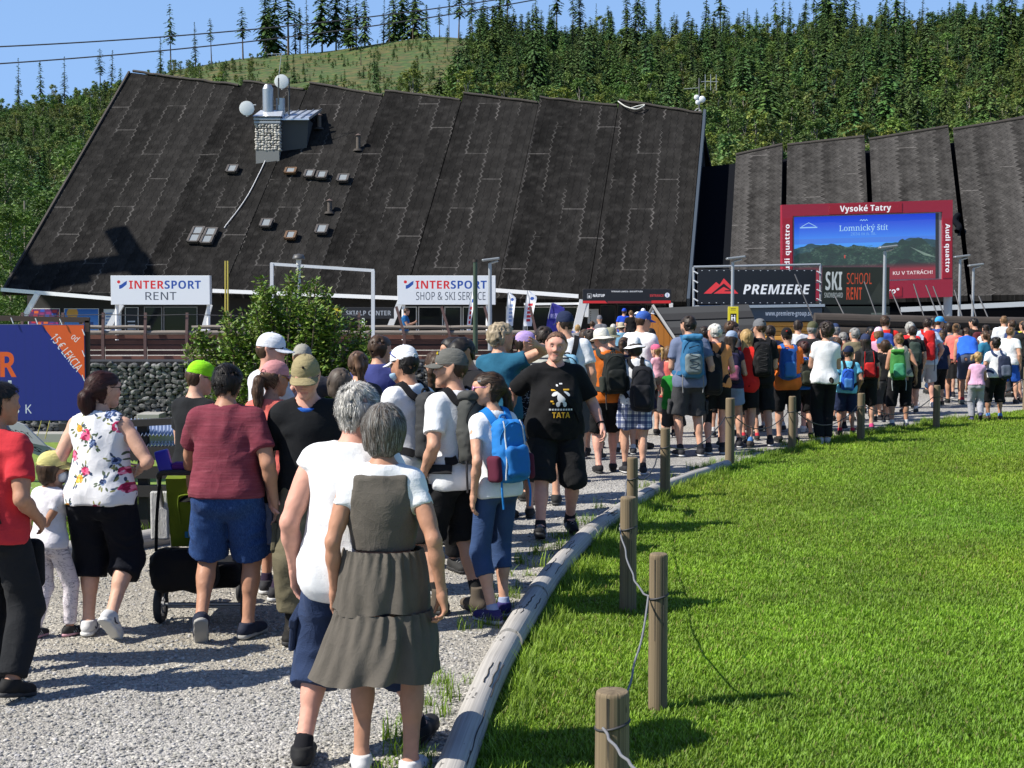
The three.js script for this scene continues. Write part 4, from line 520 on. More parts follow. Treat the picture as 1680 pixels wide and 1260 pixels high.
{ // big screen in a red frame
  const d = 47, t = thing('video_screen', 'big outdoor video screen in a red lettered frame showing mountains', 'screen'), P = (x, y, o = 0) => at(x, y, d - o), tilt = (x, y) => y - 0.029 * (x - 1283) ;
  const bar4 = (x0, y0, x1, y1, o = 0.1, th = 0.3) => { const c = [P(x0, tilt(x0, y1), o), P(x1, tilt(x1, y1), o), P(x1, tilt(x1, y0), o), P(x0, tilt(x0, y0), o)]; const k = V(0, 0, -th); return hexa([...c, ...c.map((v) => v.clone().add(k))]); };
  const red = [0.3, 0.012, 0.035], mkTex = (W, Hh, draw) => std([1, 1, 1], 0.5, { map: canvasTex(W, Hh, draw) }), bg = '#96142a';
  const face = (x0, y0, x1, y1, mat, o) => { const g = bar4(x0, y0, x1, y1, o, 0.01); setFaceUV(g); part('print', g, mat, t); };
  for (const r of [[1283, 336, 1563, 355], [1283, 466, 1563, 495], [1283, 355, 1301, 466], [1546, 355, 1563, 466]]) part('frame', bar4(...r), std(red, 0.5), t);
  face(1360, 338, 1480, 354, mkTex(512, 64, (x, w, h) => { x.fillStyle = bg; x.fillRect(0, 0, w, h); fitText(x, 'Vysoké Tatry', w * 0.5, h * 0.46, w * 0.7, h * 0.62, 'bold SZpx sans-serif', '#fff'); }), 0.112);
  const side = (flip) => mkTex(64, 512, (x, w, h) => { x.fillStyle = bg; x.fillRect(0, 0, w, h); x.translate(w / 2, h / 2); x.rotate(flip * Math.PI / 2); fitText(x, 'Audi quattro', 0, -2, h * 0.82, w * 0.5, 'bold SZpx sans-serif', '#fff'); });
  face(1284, 358, 1300, 464, side(-1), 0.112); face(1547, 366, 1562, 464, side(1), 0.112);
  face(1400, 476, 1480, 492, mkTex(256, 64, (x, w, h) => { x.fillStyle = '#96142a'; x.fillRect(0, 0, w, h); fitText(x, 'quattro°', w * 0.6, h * 0.4, w * 0.7, h * 0.55, 'bold SZpx sans-serif', '#fff'); }), 0.112);
  part('bezel', bar4(1301.5, 355.5, 1545.5, 465.5, 0.02, 0.2), std([0.3, 0.3, 0.32], 0.5), t);
  const g = bar4(1303, 357, 1540, 464, 0.03, 0.005); setFaceUV(g);
  const tex = canvasTex(1024, 512, (x, w, h) => {
    const s = x.createLinearGradient(0, 0, 0, h * 0.42); s.addColorStop(0, '#0a2fc4'); s.addColorStop(1, '#3f8fee'); x.fillStyle = s; x.fillRect(0, 0, w, h);
    const ridge = (y0, a, col, sd) => { x.fillStyle = col; x.beginPath(); x.moveTo(0, h); for (let i = 0; i <= w; i += 6) x.lineTo(i, h * (y0 - a * (fbm(i * 0.009 + sd, sd, 1, 5) - 0.3) - 0.12 * Math.exp(-(((i / w - 0.85) / 0.14) ** 2)) - 0.07 * Math.exp(-(((i / w - 0.22) / 0.12) ** 2)))); x.lineTo(w, h); x.fill(); };
    x.fillStyle = '#3c74d8'; x.fillRect(0, h * 0.34, w, h * 0.08); ridge(0.5, 0.1, '#1d3f4c', 2); ridge(0.58, 0.25, '#16302c', 5); 
    for (let i = 0; i < 2600; i++) { const px = hash3(i, 1, 1) * w, py = h * (0.46 + 0.32 * hash3(i, 2, 1)); const n = fbm(px * 0.02, py * 0.03, 3, 4); x.fillStyle = n > 0.5 ? 'rgba(120,150,120,.35)' : n > 0.4 ? 'rgba(40,80,50,.4)' : 'rgba(8,18,22,.5)'; x.fillRect(px, py, 4 + 10 * hash3(i, 3, 1), 3); }
    x.fillStyle = 'rgba(190,205,190,.5)'; x.beginPath(); x.moveTo(w * 0.8, h * 0.5); x.lineTo(w * 0.99, h * 0.68); x.lineTo(w * 0.9, h * 0.64); x.fill();
    ridge(0.86, 0.2, '#141e1e', 9);
    const r = x.createLinearGradient(0, h * 0.74, 0, h * 0.84); r.addColorStop(0, 'rgba(130,16,36,0)'); r.addColorStop(1, '#86142a'); x.fillStyle = r; x.fillRect(0, h * 0.74, w, h * 0.1); x.fillStyle = '#86142a'; x.fillRect(0, h * 0.835, w, h * 0.17);
    fitText(x, 'Lomnický štít', w * 0.48, h * 0.19, w * 0.34, h * 0.085, 'SZpx serif', '#a8d4ec'); fitText(x, '2634 m n. m.', w * 0.48, h * 0.28, w * 0.18, h * 0.05, 'SZpx serif', '#6aa2e4');
    x.strokeStyle = '#a8d4ec'; x.lineWidth = 4; x.beginPath(); x.moveTo(w * 0.455, h * 0.085); for (let i = 1; i < 7; i++) x.lineTo(w * (0.455 + i * 0.009), h * (i % 2 ? 0.065 : 0.085)); x.stroke(); x.beginPath(); x.moveTo(w * 0.05, h * 0.15); x.lineTo(w * 0.1, h * 0.09); x.lineTo(w * 0.15, h * 0.15); x.stroke(); x.fillStyle = '#8fc0ea'; x.fillRect(w * 0.04, h * 0.155, w * 0.12, h * 0.018);
    fitText(x, 'KU V TATRÁCH!', w * 0.82, h * 0.9, w * 0.28, h * 0.055, 'SZpx sans-serif', '#eee'); x.fillStyle = '#c03a2c'; x.fillRect(w * 0.346, h * 0.6, 9, 26); x.fillStyle = '#0b0d12'; x.fillRect(w * 0.978, 0, w * 0.022, h);
  });
  part('screen', g, std([0.03, 0.03, 0.03], 0.4, { emissive: rgb(1, 1, 1), emissiveMap: tex, emissiveIntensity: 0.62 }), t);
  part('post', bar(at(1555, 487, d + 0.2), at(1555, 600, d + 0.2), 0.14, 0.14, 10), galv, t); part('post', bar(at(1330, 487, d + 0.2), at(1330, 600, d + 0.2), 0.14, 0.14, 10), galv, t);
}
{ // banners on tube frames in front of the screen
  const d = 40, fr = thing('tube_scaffold', 'tube scaffold that carries the black banner with the red mountain', 'frame');
  const A = (x, y) => at(x, y, d + 0.05); for (const [a, b] of [[[1138, 438], [1138, 560]], [[1346, 434], [1346, 560]], [[1138, 438], [1346, 434]], [[1138, 503], [1346, 501]], [[1228, 503], [1228, 560]]]) part('tube', bar(A(...a), A(...b), 0.035), galv, fr);
  for (let i = 0; i < 2; i++) for (let k = 0; k < 4; k++) { const x = i ? 1343 : 1141; part('lashing', bar(at(x - 3, 445 + k * 15, d), at(x + 4, 449 + k * 15, d), 0.02), whitePaint, fr); }
  board('banner', 'black banner with a red mountain logo and white slanted lettering', 'banner', [1144, 442, 1339, 499, d], (x, w, h) => { x.fillStyle = '#15181f'; x.fillRect(0, 0, w, h); const M = (p) => { x.beginPath(); p.forEach(([a, b], i) => x[i ? 'lineTo' : 'moveTo'](w * a, h * b)); x.closePath(); x.fill(); }; x.fillStyle = '#ee3e44'; M([[0.05, 0.7], [0.155, 0.36], [0.185, 0.44], [0.22, 0.25], [0.345, 0.7], [0.135, 0.7], [0.22, 0.5], [0.275, 0.6], [0.235, 0.6], [0.225, 0.63], [0.3, 0.635], [0.22, 0.4], [0.115, 0.7]]); x.save(); x.transform(1, 0, -0.18, 1, h * 0.13, 0); fitText(x, 'PREMIERE', w * 0.66, h * 0.57, w * 0.57, h * 0.29, 'bold SZpx sans-serif', '#fff'); x.lineWidth = 3; x.restore(); x.fillStyle = '#cfd3d8'; for (let i = 0; i < 16; i++) { x.fillRect(w * (0.03 + i * 0.062), 4, 10, 6); x.fillRect(w * (0.03 + i * 0.062), h - 12, 10, 6); } }, { th: 0.03, edge: [0.02, 0.02, 0.025] });
  board('banner', 'dark olive banner lettered SKI SCHOOL RENT beside the black banner', 'banner', [1348, 438, 1460, 500, d - 0.4], (x, w, h) => { x.fillStyle = '#22251a'; x.fillRect(0, 0, w, h); fitText(x, 'SKI', w * 0.17, h * 0.36, w * 0.26, h * 0.5, 'bold SZpx sans-serif', '#c8ccc8'); fitText(x, 'SNOWBOARD', w * 0.17, h * 0.75, w * 0.28, h * 0.13, 'SZpx sans-serif', '#c8ccc8'); fitText(x, 'SCHOOL', w * 0.55, h * 0.3, w * 0.38, h * 0.3, 'SZpx sans-serif', '#cc4a24'); fitText(x, 'RENT', w * 0.475, h * 0.7, w * 0.24, h * 0.34, 'bold SZpx sans-serif', '#cc4a24'); x.fillStyle = '#33362c'; x.beginPath(); x.moveTo(w * 0.68, h * 0.95); x.lineTo(w * 0.85, h * 0.4); x.lineTo(w, h * 0.9); x.lineTo(w, h * 0.95); x.fill(); }, { th: 0.03, edge: [0.02, 0.02, 0.02], res: 512 });
}
// ---------- gabion wall, fence, bush, huts, lamps ----------
seed(61);
{
  const d = 21, w = thing('gabion_wall', 'grey stone gabion wall behind the queue on the left', 'wall'), x0 = at(-60, 700, d).x, x1 = at(770, 700, d).x, yb = 0.12, yt = at(300, 592, d).y;
  part('core', box(x1 - x0, yt - yb - 0.03, 0.8, (x0 + x1) / 2, (yt + yb) / 2, -d - 0.5), std([0.012, 0.012, 0.013], 1), w);
  part('footing', rbox(x1 - x0 + 0.3, 0.16, 1.2, 0.015, (x0 + x1) / 2, 0.06, -d - 0.35), std([0.3, 0.295, 0.28], 0.9), w);
  part('footing', rbox(0.34, 0.32, 0.4, 0.015, at(246, 690, d - 0.3).x, 0.28, -d + 0.2), std([0.3, 0.295, 0.28], 0.9), w);
  const shapes = []; for (let k = 0; k < 9; k++) { const g = new THREE.IcosahedronGeometry(1, 1), P = g.attributes.position; for (let i = 0; i < P.count; i++) { const v = V().fromBufferAttribute(P, i), q = 0.7 + 0.55 * vnoise(v.x * 1.4 + k * 5, v.y * 1.4, v.z * 1.4); P.setXYZ(i, clamp(v.x * q, -0.8, 0.8), clamp(v.y * q, -0.72, 0.72), clamp(v.z * q, -0.7, 0.62)); } shapes.push(toCreasedNormals(g, 0.5)); }
  const mats = [0.065, 0.09, 0.12, 0.16, 0.22].map((t) => std([t, t * 1.0, t * 1.01], 0.85)), rest = []; let n = 0;
  for (let y = yb + 0.05; y < yt - 0.02; y += 0.06) for (let x = x0 + 0.05; x < x1; x += 0.082) {
    const sx = rr(0.042, 0.07), sy = rr(0.032, 0.052), g = shapes[Math.floor(rnd() * 9)], m = mats[Math.floor(Math.pow(rnd(), 1.3) * 5)], p = V(x + rr(-0.03, 0.03), y + rr(-0.022, 0.022), -d - 0.08 + rr(-0.02, 0.03)), px = pxOf(p.x, d), R = new THREE.Euler(rr(-0.4, 0.4), rr(-0.4, 0.4), rr(-0.7, 0.7));
    if (px > 160 && px < 270 && n < 300 && p.y > 0.35) { const s = part('stone', g, m, w); s.position.copy(p); s.rotation.copy(R); s.scale.set(sx, sy, 0.06); n++; } else rest.push([g, mats.indexOf(m), new THREE.Matrix4().compose(p, new THREE.Quaternion().setFromEuler(R), V(sx, sy, 0.06))]);
  }
  const st = part('stones', rest.map(([g, , m]) => g.clone().applyMatrix4(m)), mats[2], w); st.userData.kind = 'stuff';
  const wire = []; for (let x = x0; x < x1; x += 0.1) wire.push(bar(V(x, yb, -d + 0.0), V(x, yt, -d + 0.0), 0.0014, 0.0014, 4)); for (let y = yb; y < yt; y += 0.1) wire.push(bar(V(x0, y, -d + 0.003), V(x1, y, -d + 0.003), 0.0014, 0.0014, 4)); const wm = part('wire_mesh', wire, std([0.1, 0.1, 0.1], 0.6), w); wm.userData.kind = 'stuff';
}
{ // red-brown board fence with grey log rail
  const d = 44, f = thing('terrace_fence', 'red-brown board fence with log rail and metal posts in front of the building', 'fence'), mk = (a) => std(a, 0.85, { map: brownWood }), bm = [mk([1, 1, 1]), mk([1.25, 1.15, 1.1]), mk([0.75, 0.75, 0.8])], metal = std([0.085, 0.045, 0.04], 0.6), X = (px, y = 560) => at(px, y, d).x, Y = (py) => at(840, py, d).y;
  const posts = [40, 106, 172, 241, 309, 380, 450, 520, 590, 664, 738, 808, 880], rail = std([0.55, 0.5, 0.46], 0.9, { map: greyWood });
  for (let i = 0; i + 1 < posts.length; i++) {
    const a = X(posts[i]), b = X(posts[i + 1]) - 0.012;
    for (let k = 0; k < 5; k++) { const y = Y(553 + k * 8.6), z = -d - 0.05 - (k % 2) * 0.01; const g = rbox(b - a, 0.135, 0.03, 0.006, (a + b) / 2, y + rr(-0.008, 0.008), z, 1), P = g.attributes.position, U = g.attributes.uv; for (let q = 0; q < P.count; q++) U.setXY(q, P.getY(q) * 3 + k, P.getX(q) / 1.2); part('board', g, bm[Math.floor(rnd() * 3)], f); }
    part('rail', logGeo([V(a, Y(546), -d + 0.1), V((a + b) / 2, Y(546) + 0.01, -d + 0.1), V(b, Y(545.5), -d + 0.1)], 0.07, 10, 8, 0.08, i), rail, f);
    if (i % 4 !== 3) part('ledge', logGeo([V(a, Y(538), -d - 0.5), V((a + b) / 2, Y(537), -d - 0.5), V(b, Y(538), -d - 0.5)], 0.06, 8, 6, 0.1, i + 20), rail, f);
  }
  for (const px of posts) { const lean = px > 600 && px < 830 ? -0.25 : px > 830 ? -0.2 : 0; part('post', beam(V(X(px), -0.3, -d + 0.2), V(X(px), Y(548), -d + 0.2), 0.09, 0.09, V(0, 0, 1)), metal, f); part('post_arm', beam(V(X(px), Y(548), -d + 0.2), V(X(px) + lean, Y(px > 600 ? 503 : 513), -d + 0.2 - 0.1), 0.08, 0.08, V(0, 0, 1)), metal, f); }
  const wires = []; for (const py of [516, 512]) { const pts = posts.slice(0, 9).map((px, i) => V(X(px), Y(py) - (i % 2) * 0.03, -d + 0.2)); wires.push(tube(pts, 0.012, 60, 4)); } part('wire', wires[0], wireMat, f);
}
{ // the bush
  seed(62); const c = at(468, 660, 20.2), t = thing('bush', 'big leafy green bush growing behind the people left of the centre', 'bush', [c.x, 0, c.z]);
  const B = leafBuf(), stems = [], ends = [];
  for (let i = 0; i < 60; i++) { const a = rr(0, 6.28), lx = rr(-1.34, 1.28), top = lerp(2.62, 1.6, Math.abs(lx) / 1.35) * rr(0.72, 1.03) * (1 - 0.12 * (lx < -0.55 && lx > -0.75)), b = V(lx * 0.35 + rr(-0.1, 0.1), 0, rr(-0.2, 0.2)), m = V(lx * 0.75, top * 0.5, rr(-0.45, 0.45)), e = V(lx * 1.02, top, rr(-0.5, 0.5)); stems.push(tube([b, m, e], 0.011, 8, 5)); ends.push([b, m, e]); }
  for (let i = 0; i < 23000; i++) {
    const [b, m, e] = ends[Math.floor(rnd() * ends.length)], u = Math.pow(rnd(), 0.6), p = u < 0.5 ? b.clone().lerp(m, u * 2) : m.clone().lerp(e, u * 2 - 1), s = lerp(0.34, 0.07, Math.max(0, (u - 0.35) / 0.65)); if (p.y < 0.35) continue;
    p.x += rr(-s, s) * 1.1; p.y += rr(-s, s) * 0.8; p.z += rr(-s, s) * 1.2;
    const L = rr(0.05, 0.1), a = rr(0, 6.28), el = rr(-0.3, 1.0), D = V(Math.cos(a) * Math.cos(el), Math.sin(el), Math.sin(a) * Math.cos(el)), S = V(-D.z, rr(-0.7, 0.7), D.x).normalize().multiplyScalar(L * 0.3), k = rr(0.6, 1.35), q = [0.14 * k * rr(0.85, 1.3), 0.235 * k, 0.034 * k], tip = p.clone().addScaledVector(D, L), mid = p.clone().addScaledVector(D, L * 0.5), nn = D.clone().cross(S).normalize().multiplyScalar(L * 0.1), l = mid.clone().add(S).add(nn), r = mid.clone().sub(S).add(nn);
    B.tri(p.toArray(), l.toArray(), tip.toArray(), q); B.tri(p.toArray(), tip.toArray(), r.toArray(), q.map((x) => x * 0.95));
  }
  part('stems', stems, barkMat, t); part('foliage', B.geo(), phys([1, 1, 1], 0.45, { vertexColors: true, side: THREE.DoubleSide, transmission: 0.3, thickness: 0, specularIntensity: 0.5 }), t);
}
{ // white goal-like frame behind the bush
  const d = 33, t = thing('white_frame', 'white goal-shaped frame of square tubes standing behind the bush', 'frame'), P = (x, y, o = 0) => at(x, y, d + o);
  part('post', beam(P(446, 432), P(446, 625), 0.075, 0.075, V(0, 0, 1)), std([0.6, 0.61, 0.63], 0.5), t); part('post', beam(P(612, 444), P(612, 625), 0.08, 0.08, V(0, 0, 1)), std([0.6, 0.62, 0.64], 0.5), t); part('crossbar', beam(P(444, 433), P(614, 444), 0.05, 0.07), std([0.6, 0.62, 0.64], 0.5), t); part('post', beam(P(596, 522), P(596, 625), 0.06, 0.06, V(0, 0, 1)), whitePaint, t);
  single('marker_pole', [bar(at(370, 428, 40), at(370, 560, 40), 0.025), bar(at(374, 428, 40), at(374, 560, 40), 0.025)], std([0.4, 0.33, 0.06], 0.6), 'pair of thin yellow poles standing left of the bush', 'pole');
}
{ // blue banner on the left
  const d = 16, f = thing('tube_scaffold', 'brown square tube scaffold carrying the blue and orange banner', 'frame'), met = std([0.045, 0.026, 0.02], 0.6), P = (x, y, o = 0) => at(x, y, d + o);
  part('tube', beam(P(-120, 519.5, 0.06), P(147, 525, 0.06), 0.05, 0.06), met, f); part('tube', beam(P(143.5, 526, 0.06), P(143.5, 760, 0.06), 0.05, 0.05, V(0, 0, 1)), met, f); part('tube', beam(P(-110, 526, 0.06), P(-110, 760, 0.06), 0.05, 0.05, V(0, 0, 1)), met, f);
  for (const [x, y] of [[20, 526], [60, 527], [100, 528], [137, 545], [137, 580], [137, 620]]) part('lashing', bar(P(x - 2, y - 5, -0.03), P(x + 2, y + 5, -0.03), 0.006), whitePaint, f);
  for (const [a, b] of [[[68, 690], [60, 720]], [[82, 690], [74, 720]]]) part('cord', bar(P(...a), P(...b), 0.005), std([0.4, 0.34, 0.08], 0.7), f);
  board('banner', 'blue banner with an orange corner reading 15 € LEKCIA at the left edge', 'banner', [-105, 532, 139, 691, d], (x, w, h) => {
    x.fillStyle = '#16237a'; x.fillRect(0, 0, w, h); x.fillStyle = '#15206e'; for (let i = 0; i < 9; i++) { x.globalAlpha = 0.3; x.fillRect(w * (0.43 + i * 0.055), 0, 5 + (i * 7) % 11, h); } x.globalAlpha = 1;
    const px = (X) => (X + 105) / 244 * w, py = (Y) => (Y - 532) / 159 * h;
    x.fillStyle = '#d2561a'; x.beginPath(); x.moveTo(px(71), 0); x.lineTo(w, 0); x.lineTo(w, py(624)); x.closePath(); x.fill();
    fitText(x, 'R', px(12), py(597), px(28) - px(-3), py(618) - py(575), 'bold SZpx sans-serif', '#d2561a'); fitText(x, 'L', px(20), py(637), px(30) - px(10), py(650) - py(623), 'bold SZpx sans-serif', '#c9ced6'); fitText(x, 'S', px(26), py(672), px(31) - px(20), py(679) - py(664), 'SZpx sans-serif', '#c9ced6'); fitText(x, 'K', px(45), py(672), px(51) - px(39), py(679) - py(664), 'SZpx sans-serif', '#c9ced6');
    x.save(); x.translate(px(110), py(577)); x.rotate(Math.atan2(py(608) - py(540), px(138) - px(87))); fitText(x, '15 € LEKCIA', 0, 0, 300, 62, 'SZpx sans-serif', '#d9dbe0'); x.restore();
    x.save(); x.translate(px(125), py(553)); x.rotate(0.75); fitText(x, 'od', 0, 0, 54, 46, 'SZpx sans-serif', '#d9dbe0'); x.restore();
  }, { th: 0.01, edge: [0.02, 0.03, 0.12], rough: 0.45 });
  const sb = (pts, txt, label) => { const t = thing('rental_board', label, 'sign'), c = pts.map(([x, y, o]) => at(x, y, 13.6 + o)), k = V(0, 0, -0.03); part('panel', hexa([...c, ...c.map((v) => v.clone().add(k))]), std([0.34, 0.35, 0.36], 0.7), t); const g = hexa([...c.map((v) => v.clone().add(V(0, 0, 0.004))), ...c.map((v) => v.clone().add(V(0, 0, 0.001)))]); setFaceUV(g); part('print', g, std([1, 1, 1], 0.7, { map: canvasTex(256, 96, (x, w, h) => { x.fillStyle = '#9ca0a2'; x.fillRect(0, 0, w, h); fitText(x, txt, w * 0.52, h * 0.5, w * 0.8, h * 0.42, 'SZpx sans-serif', '#26282c'); }) }), t); };
  sb([[-20, 712, 0], [76, 732, 0], [40, 697, 0], [-20, 676, 0]], 'snowboar', 'slanted grey board lettered snowboard under the blue banner');
  sb([[40, 738, 0.1], [100, 762, 0.1], [100, 742, 0.1], [56, 722, 0.1]], 'sk', 'lower slanted grey board with two letters under the blue banner');
  // dark rack with striped metal sheets
  const r = thing('sheet_rack', 'dark timber rack with blue-white corrugated metal sheets behind the pushchair', 'rack'), dk = std([0.02, 0.018, 0.017], 0.8), tin = std([0.3, 0.36, 0.5], 0.35, { metalness: 0.3 }), D = 12.6;
  for (const [x0, y0, x1, y1, h] of [[100, 700, 300, 690, 0.06], [150, 745, 300, 742, 0.12], [150, 775, 300, 775, 0.1], [100, 805, 300, 805, 0.1]]) part('beam', beam(at(x0, y0, D), at(x1, y1, D), 0.1, h), dk, r);
  for (const x of [130, 232, 298]) part('post', beam(V(at(x, 700, D).x, 0, -D - 0.06), V(at(x, 700, D).x, at(x, 695, D).y, -D - 0.06), 0.09, 0.09, V(0, 0, 1)), dk, r);
  const sheet = (x0, x1, y0, y1, dz) => { const P = [], I = [], n = 90, a0 = at(x0, y0, D + dz), a1 = at(x1, y0, D + dz), b0 = at(x0, y1, D - 0.05), b1 = at(x1, y1, D - 0.05); for (let i = 0; i <= n; i++) { const t = i / n, o = V(0, 0.012 * Math.sin(t * 120), 0); P.push(a0.clone().lerp(a1, t).add(o), b0.clone().lerp(b1, t).add(o)); } for (let i = 0; i < n; i++) I.push(i * 2, i * 2 + 1, i * 2 + 2, i * 2 + 1, i * 2 + 3, i * 2 + 2); part('corrugated_sheet', poly(P, null, I), tin, r); };
  sheet(190, 305, 688, 714, 0.5); sheet(190, 300, 725, 732, 0.25); sheet(190, 300, 748, 756, 0.25);
}
{ // dark wooden hut with an orange gable
  const d = 34, t = thing('wooden_hut', 'low hut with dark board roof and orange gable in front of the entrance', 'hut'), P = (x, y, o = 0) => at(x, y, d + o), dk = std([0.016, 0.016, 0.017], 0.85);
  for (let k = 0; k < 6; k++) { const a = k / 6, b = (k + 0.92) / 6, q = (t2, side) => side ? P(lerp(1228, 1256, t2), lerp(500, 570, t2), lerp(1.2, 0, t2)) : P(lerp(1073, 1118, t2), lerp(506, 573, t2), lerp(1.2, 0, t2)); const c = [q(b, 0), q(b, 1), q(a, 1), q(a, 0)], n = V(0, -0.04, -0.02), o = V(0, 0.02 * (k % 2) + 0.012, 0.0); part('roof_board', hexa([...c.map((v) => v.clone().add(o)), ...c.map((v) => v.clone().add(n))]), k % 2 ? dk : std([0.032, 0.033, 0.034], 0.8), t); }
  part('barge_board', beam(P(1072, 503, 1.22), P(1119, 574, -0.05), 0.06, 0.14, V(0, 0, 1)), std([0.2, 0.2, 0.2], 0.7), t); part('barge_board', beam(P(1072, 503, 1.22), P(1030, 574, 1.2), 0.06, 0.14, V(0, 0, 1)), std([0.15, 0.15, 0.15], 0.7), t);
  const org = std([0.5, 0.19, 0.03], 0.7); for (let k = 0; k < 7; k++) { const x0 = 1042 + k * 9.5, x1 = x0 + 9; const yy = (x) => x < 1072 ? lerp(570, 512, (x - 1036) / 36) : lerp(512, 572, (x - 1072) / 42); const c = [P(x0, 575, 1.1), P(x1, 575, 1.1), P(x1, Math.min(575, yy(x1)), 1.1), P(x0, Math.min(575, yy(x0)), 1.1)], n = V(0, 0, -0.04); part('gable_board', hexa([...c, ...c.map((v) => v.clone().add(n))]), org, t); }
  const br = std([0.09, 0.05, 0.035], 0.8); for (let k = 0; k < 5; k++) part('wall_board', beam(P(1066, 580 + k * 11, 0.4), P(1250, 580 + k * 11, 0.4), 0.05, 0.15), br, t);
}
{ // orange kiosk with a grey fascia
  const d = 38, t = thing('kiosk', 'orange plank kiosk with grey-blue fascia under the black banner', 'kiosk'), P = (x, y, o = 0) => at(x, y, d + o), m1 = std([0.62, 0.3, 0.055], 0.65), m2 = std([0.56, 0.26, 0.045], 0.65);
  for (let k = 0; k < 9; k++) part('plank', rbox(P(1342, 0).x - P(1238, 0).x, 0.12, 0.05, 0.025, (P(1342, 0).x + P(1238, 0).x) / 2, P(0, 532 + k * 7.6).y, -d, 2), k % 2 ? m1 : m2, t);
  part('body', hexa([P(1238, 610, 0.1), P(1460, 610, 0.1), P(1460, 503, 0.1), P(1238, 503, 0.1), P(1238, 610, 3), P(1460, 610, 3), P(1460, 503, 3), P(1238, 503, 3)]), blackMat, t);
  part('roof_edge', beam(P(1218, 503, -0.15), P(1352, 501, -0.15), 0.2, 0.07), std([0.28, 0.33, 0.38], 0.5), t);
  board('kiosk_sign', 'grey-blue kiosk fascia with a white web address', 'sign', [1224, 505, 1349, 527, d - 0.1], (x, w, h) => { x.fillStyle = '#46525f'; x.fillRect(0, 0, w, h); x.fillStyle = '#38434f'; x.fillRect(0, h * 0.55, w, 3); fitText(x, 'www.premiere-group.sk', w * 0.56, h * 0.4, w * 0.62, h * 0.36, 'bold SZpx sans-serif', '#fff'); }, { th: 0.05, edge: [0.08, 0.1, 0.12], res: 1024 });
  board('kiosk_sign', 'dark green blank board right of the grey-blue kiosk fascia', 'sign', [1351, 503, 1460, 527, d - 0.08], (x, w, h) => { x.fillStyle = '#1a201a'; x.fillRect(0, 0, w, h); x.fillStyle = '#5a625a'; x.fillRect(w * 0.72, h * 0.42, w * 0.25, h * 0.14); }, { th: 0.05, edge: [0.02, 0.03, 0.02], res: 256 });
}
{ // stacked barrier logs
  const d = 33, lm = std([0.55, 0.5, 0.46], 0.9, { map: woodTex([0.11, 0.095, 0.085], [0.03, 0.027, 0.025], 0.8) }), L = ['long dark barrier log lying topmost behind the queue on the right', 'middle dark barrier log below the topmost one', 'lowest dark barrier log behind the queue'];
  L.forEach((label, k) => { const o = k * 0.3, a = at(1336 + k * 8, 524, d - k * 0.04).add(V(0, -o, 0)), m = at(1500, 528, d - k * 0.04).add(V(0, -o, 0)), b = at(1740, 532, d - k * 0.04).add(V(0, -o, 0)); single('barrier_log', logGeo([a, m, b], 0.155, 14, 40, 0.07, 30 + k), lm, label, 'log', 'stacked barrier logs'); });
  const rods = [[1304, 450, 1334, 522], [1370, 486, 1387, 521], [1418, 462, 1440, 523], [1463, 478, 1482, 523], [1499, 466, 1517, 523], [1519, 468, 1541, 524], [1531, 470, 1552, 525], [1566, 476, 1580, 525], [1592, 484, 1603, 526], [1606, 486, 1623, 526]];
  rods.forEach(([a, b, c, e], i) => single('leaning_rod', bar(at(a, b, d + 0.6), at(c, e, d + 0.1), 0.017), std([0.05, 0.05, 0.055], 0.5), ['thin dark rod leaning in front of the black banner', 'thin dark rod in front of the letters SKI', 'thin dark rod in front of the word RENT', 'first thin rod left of the lamp with the red frame behind', 'second thin rod under the red frame', 'third thin rod under the red frame', 'fourth thin rod under the red frame', 'thin rod under the right corner of the red frame', 'second rod from the right under the red frame', 'rightmost thin leaning rod beside the far lamps'][i], 'rod', 'leaning rods'));
}
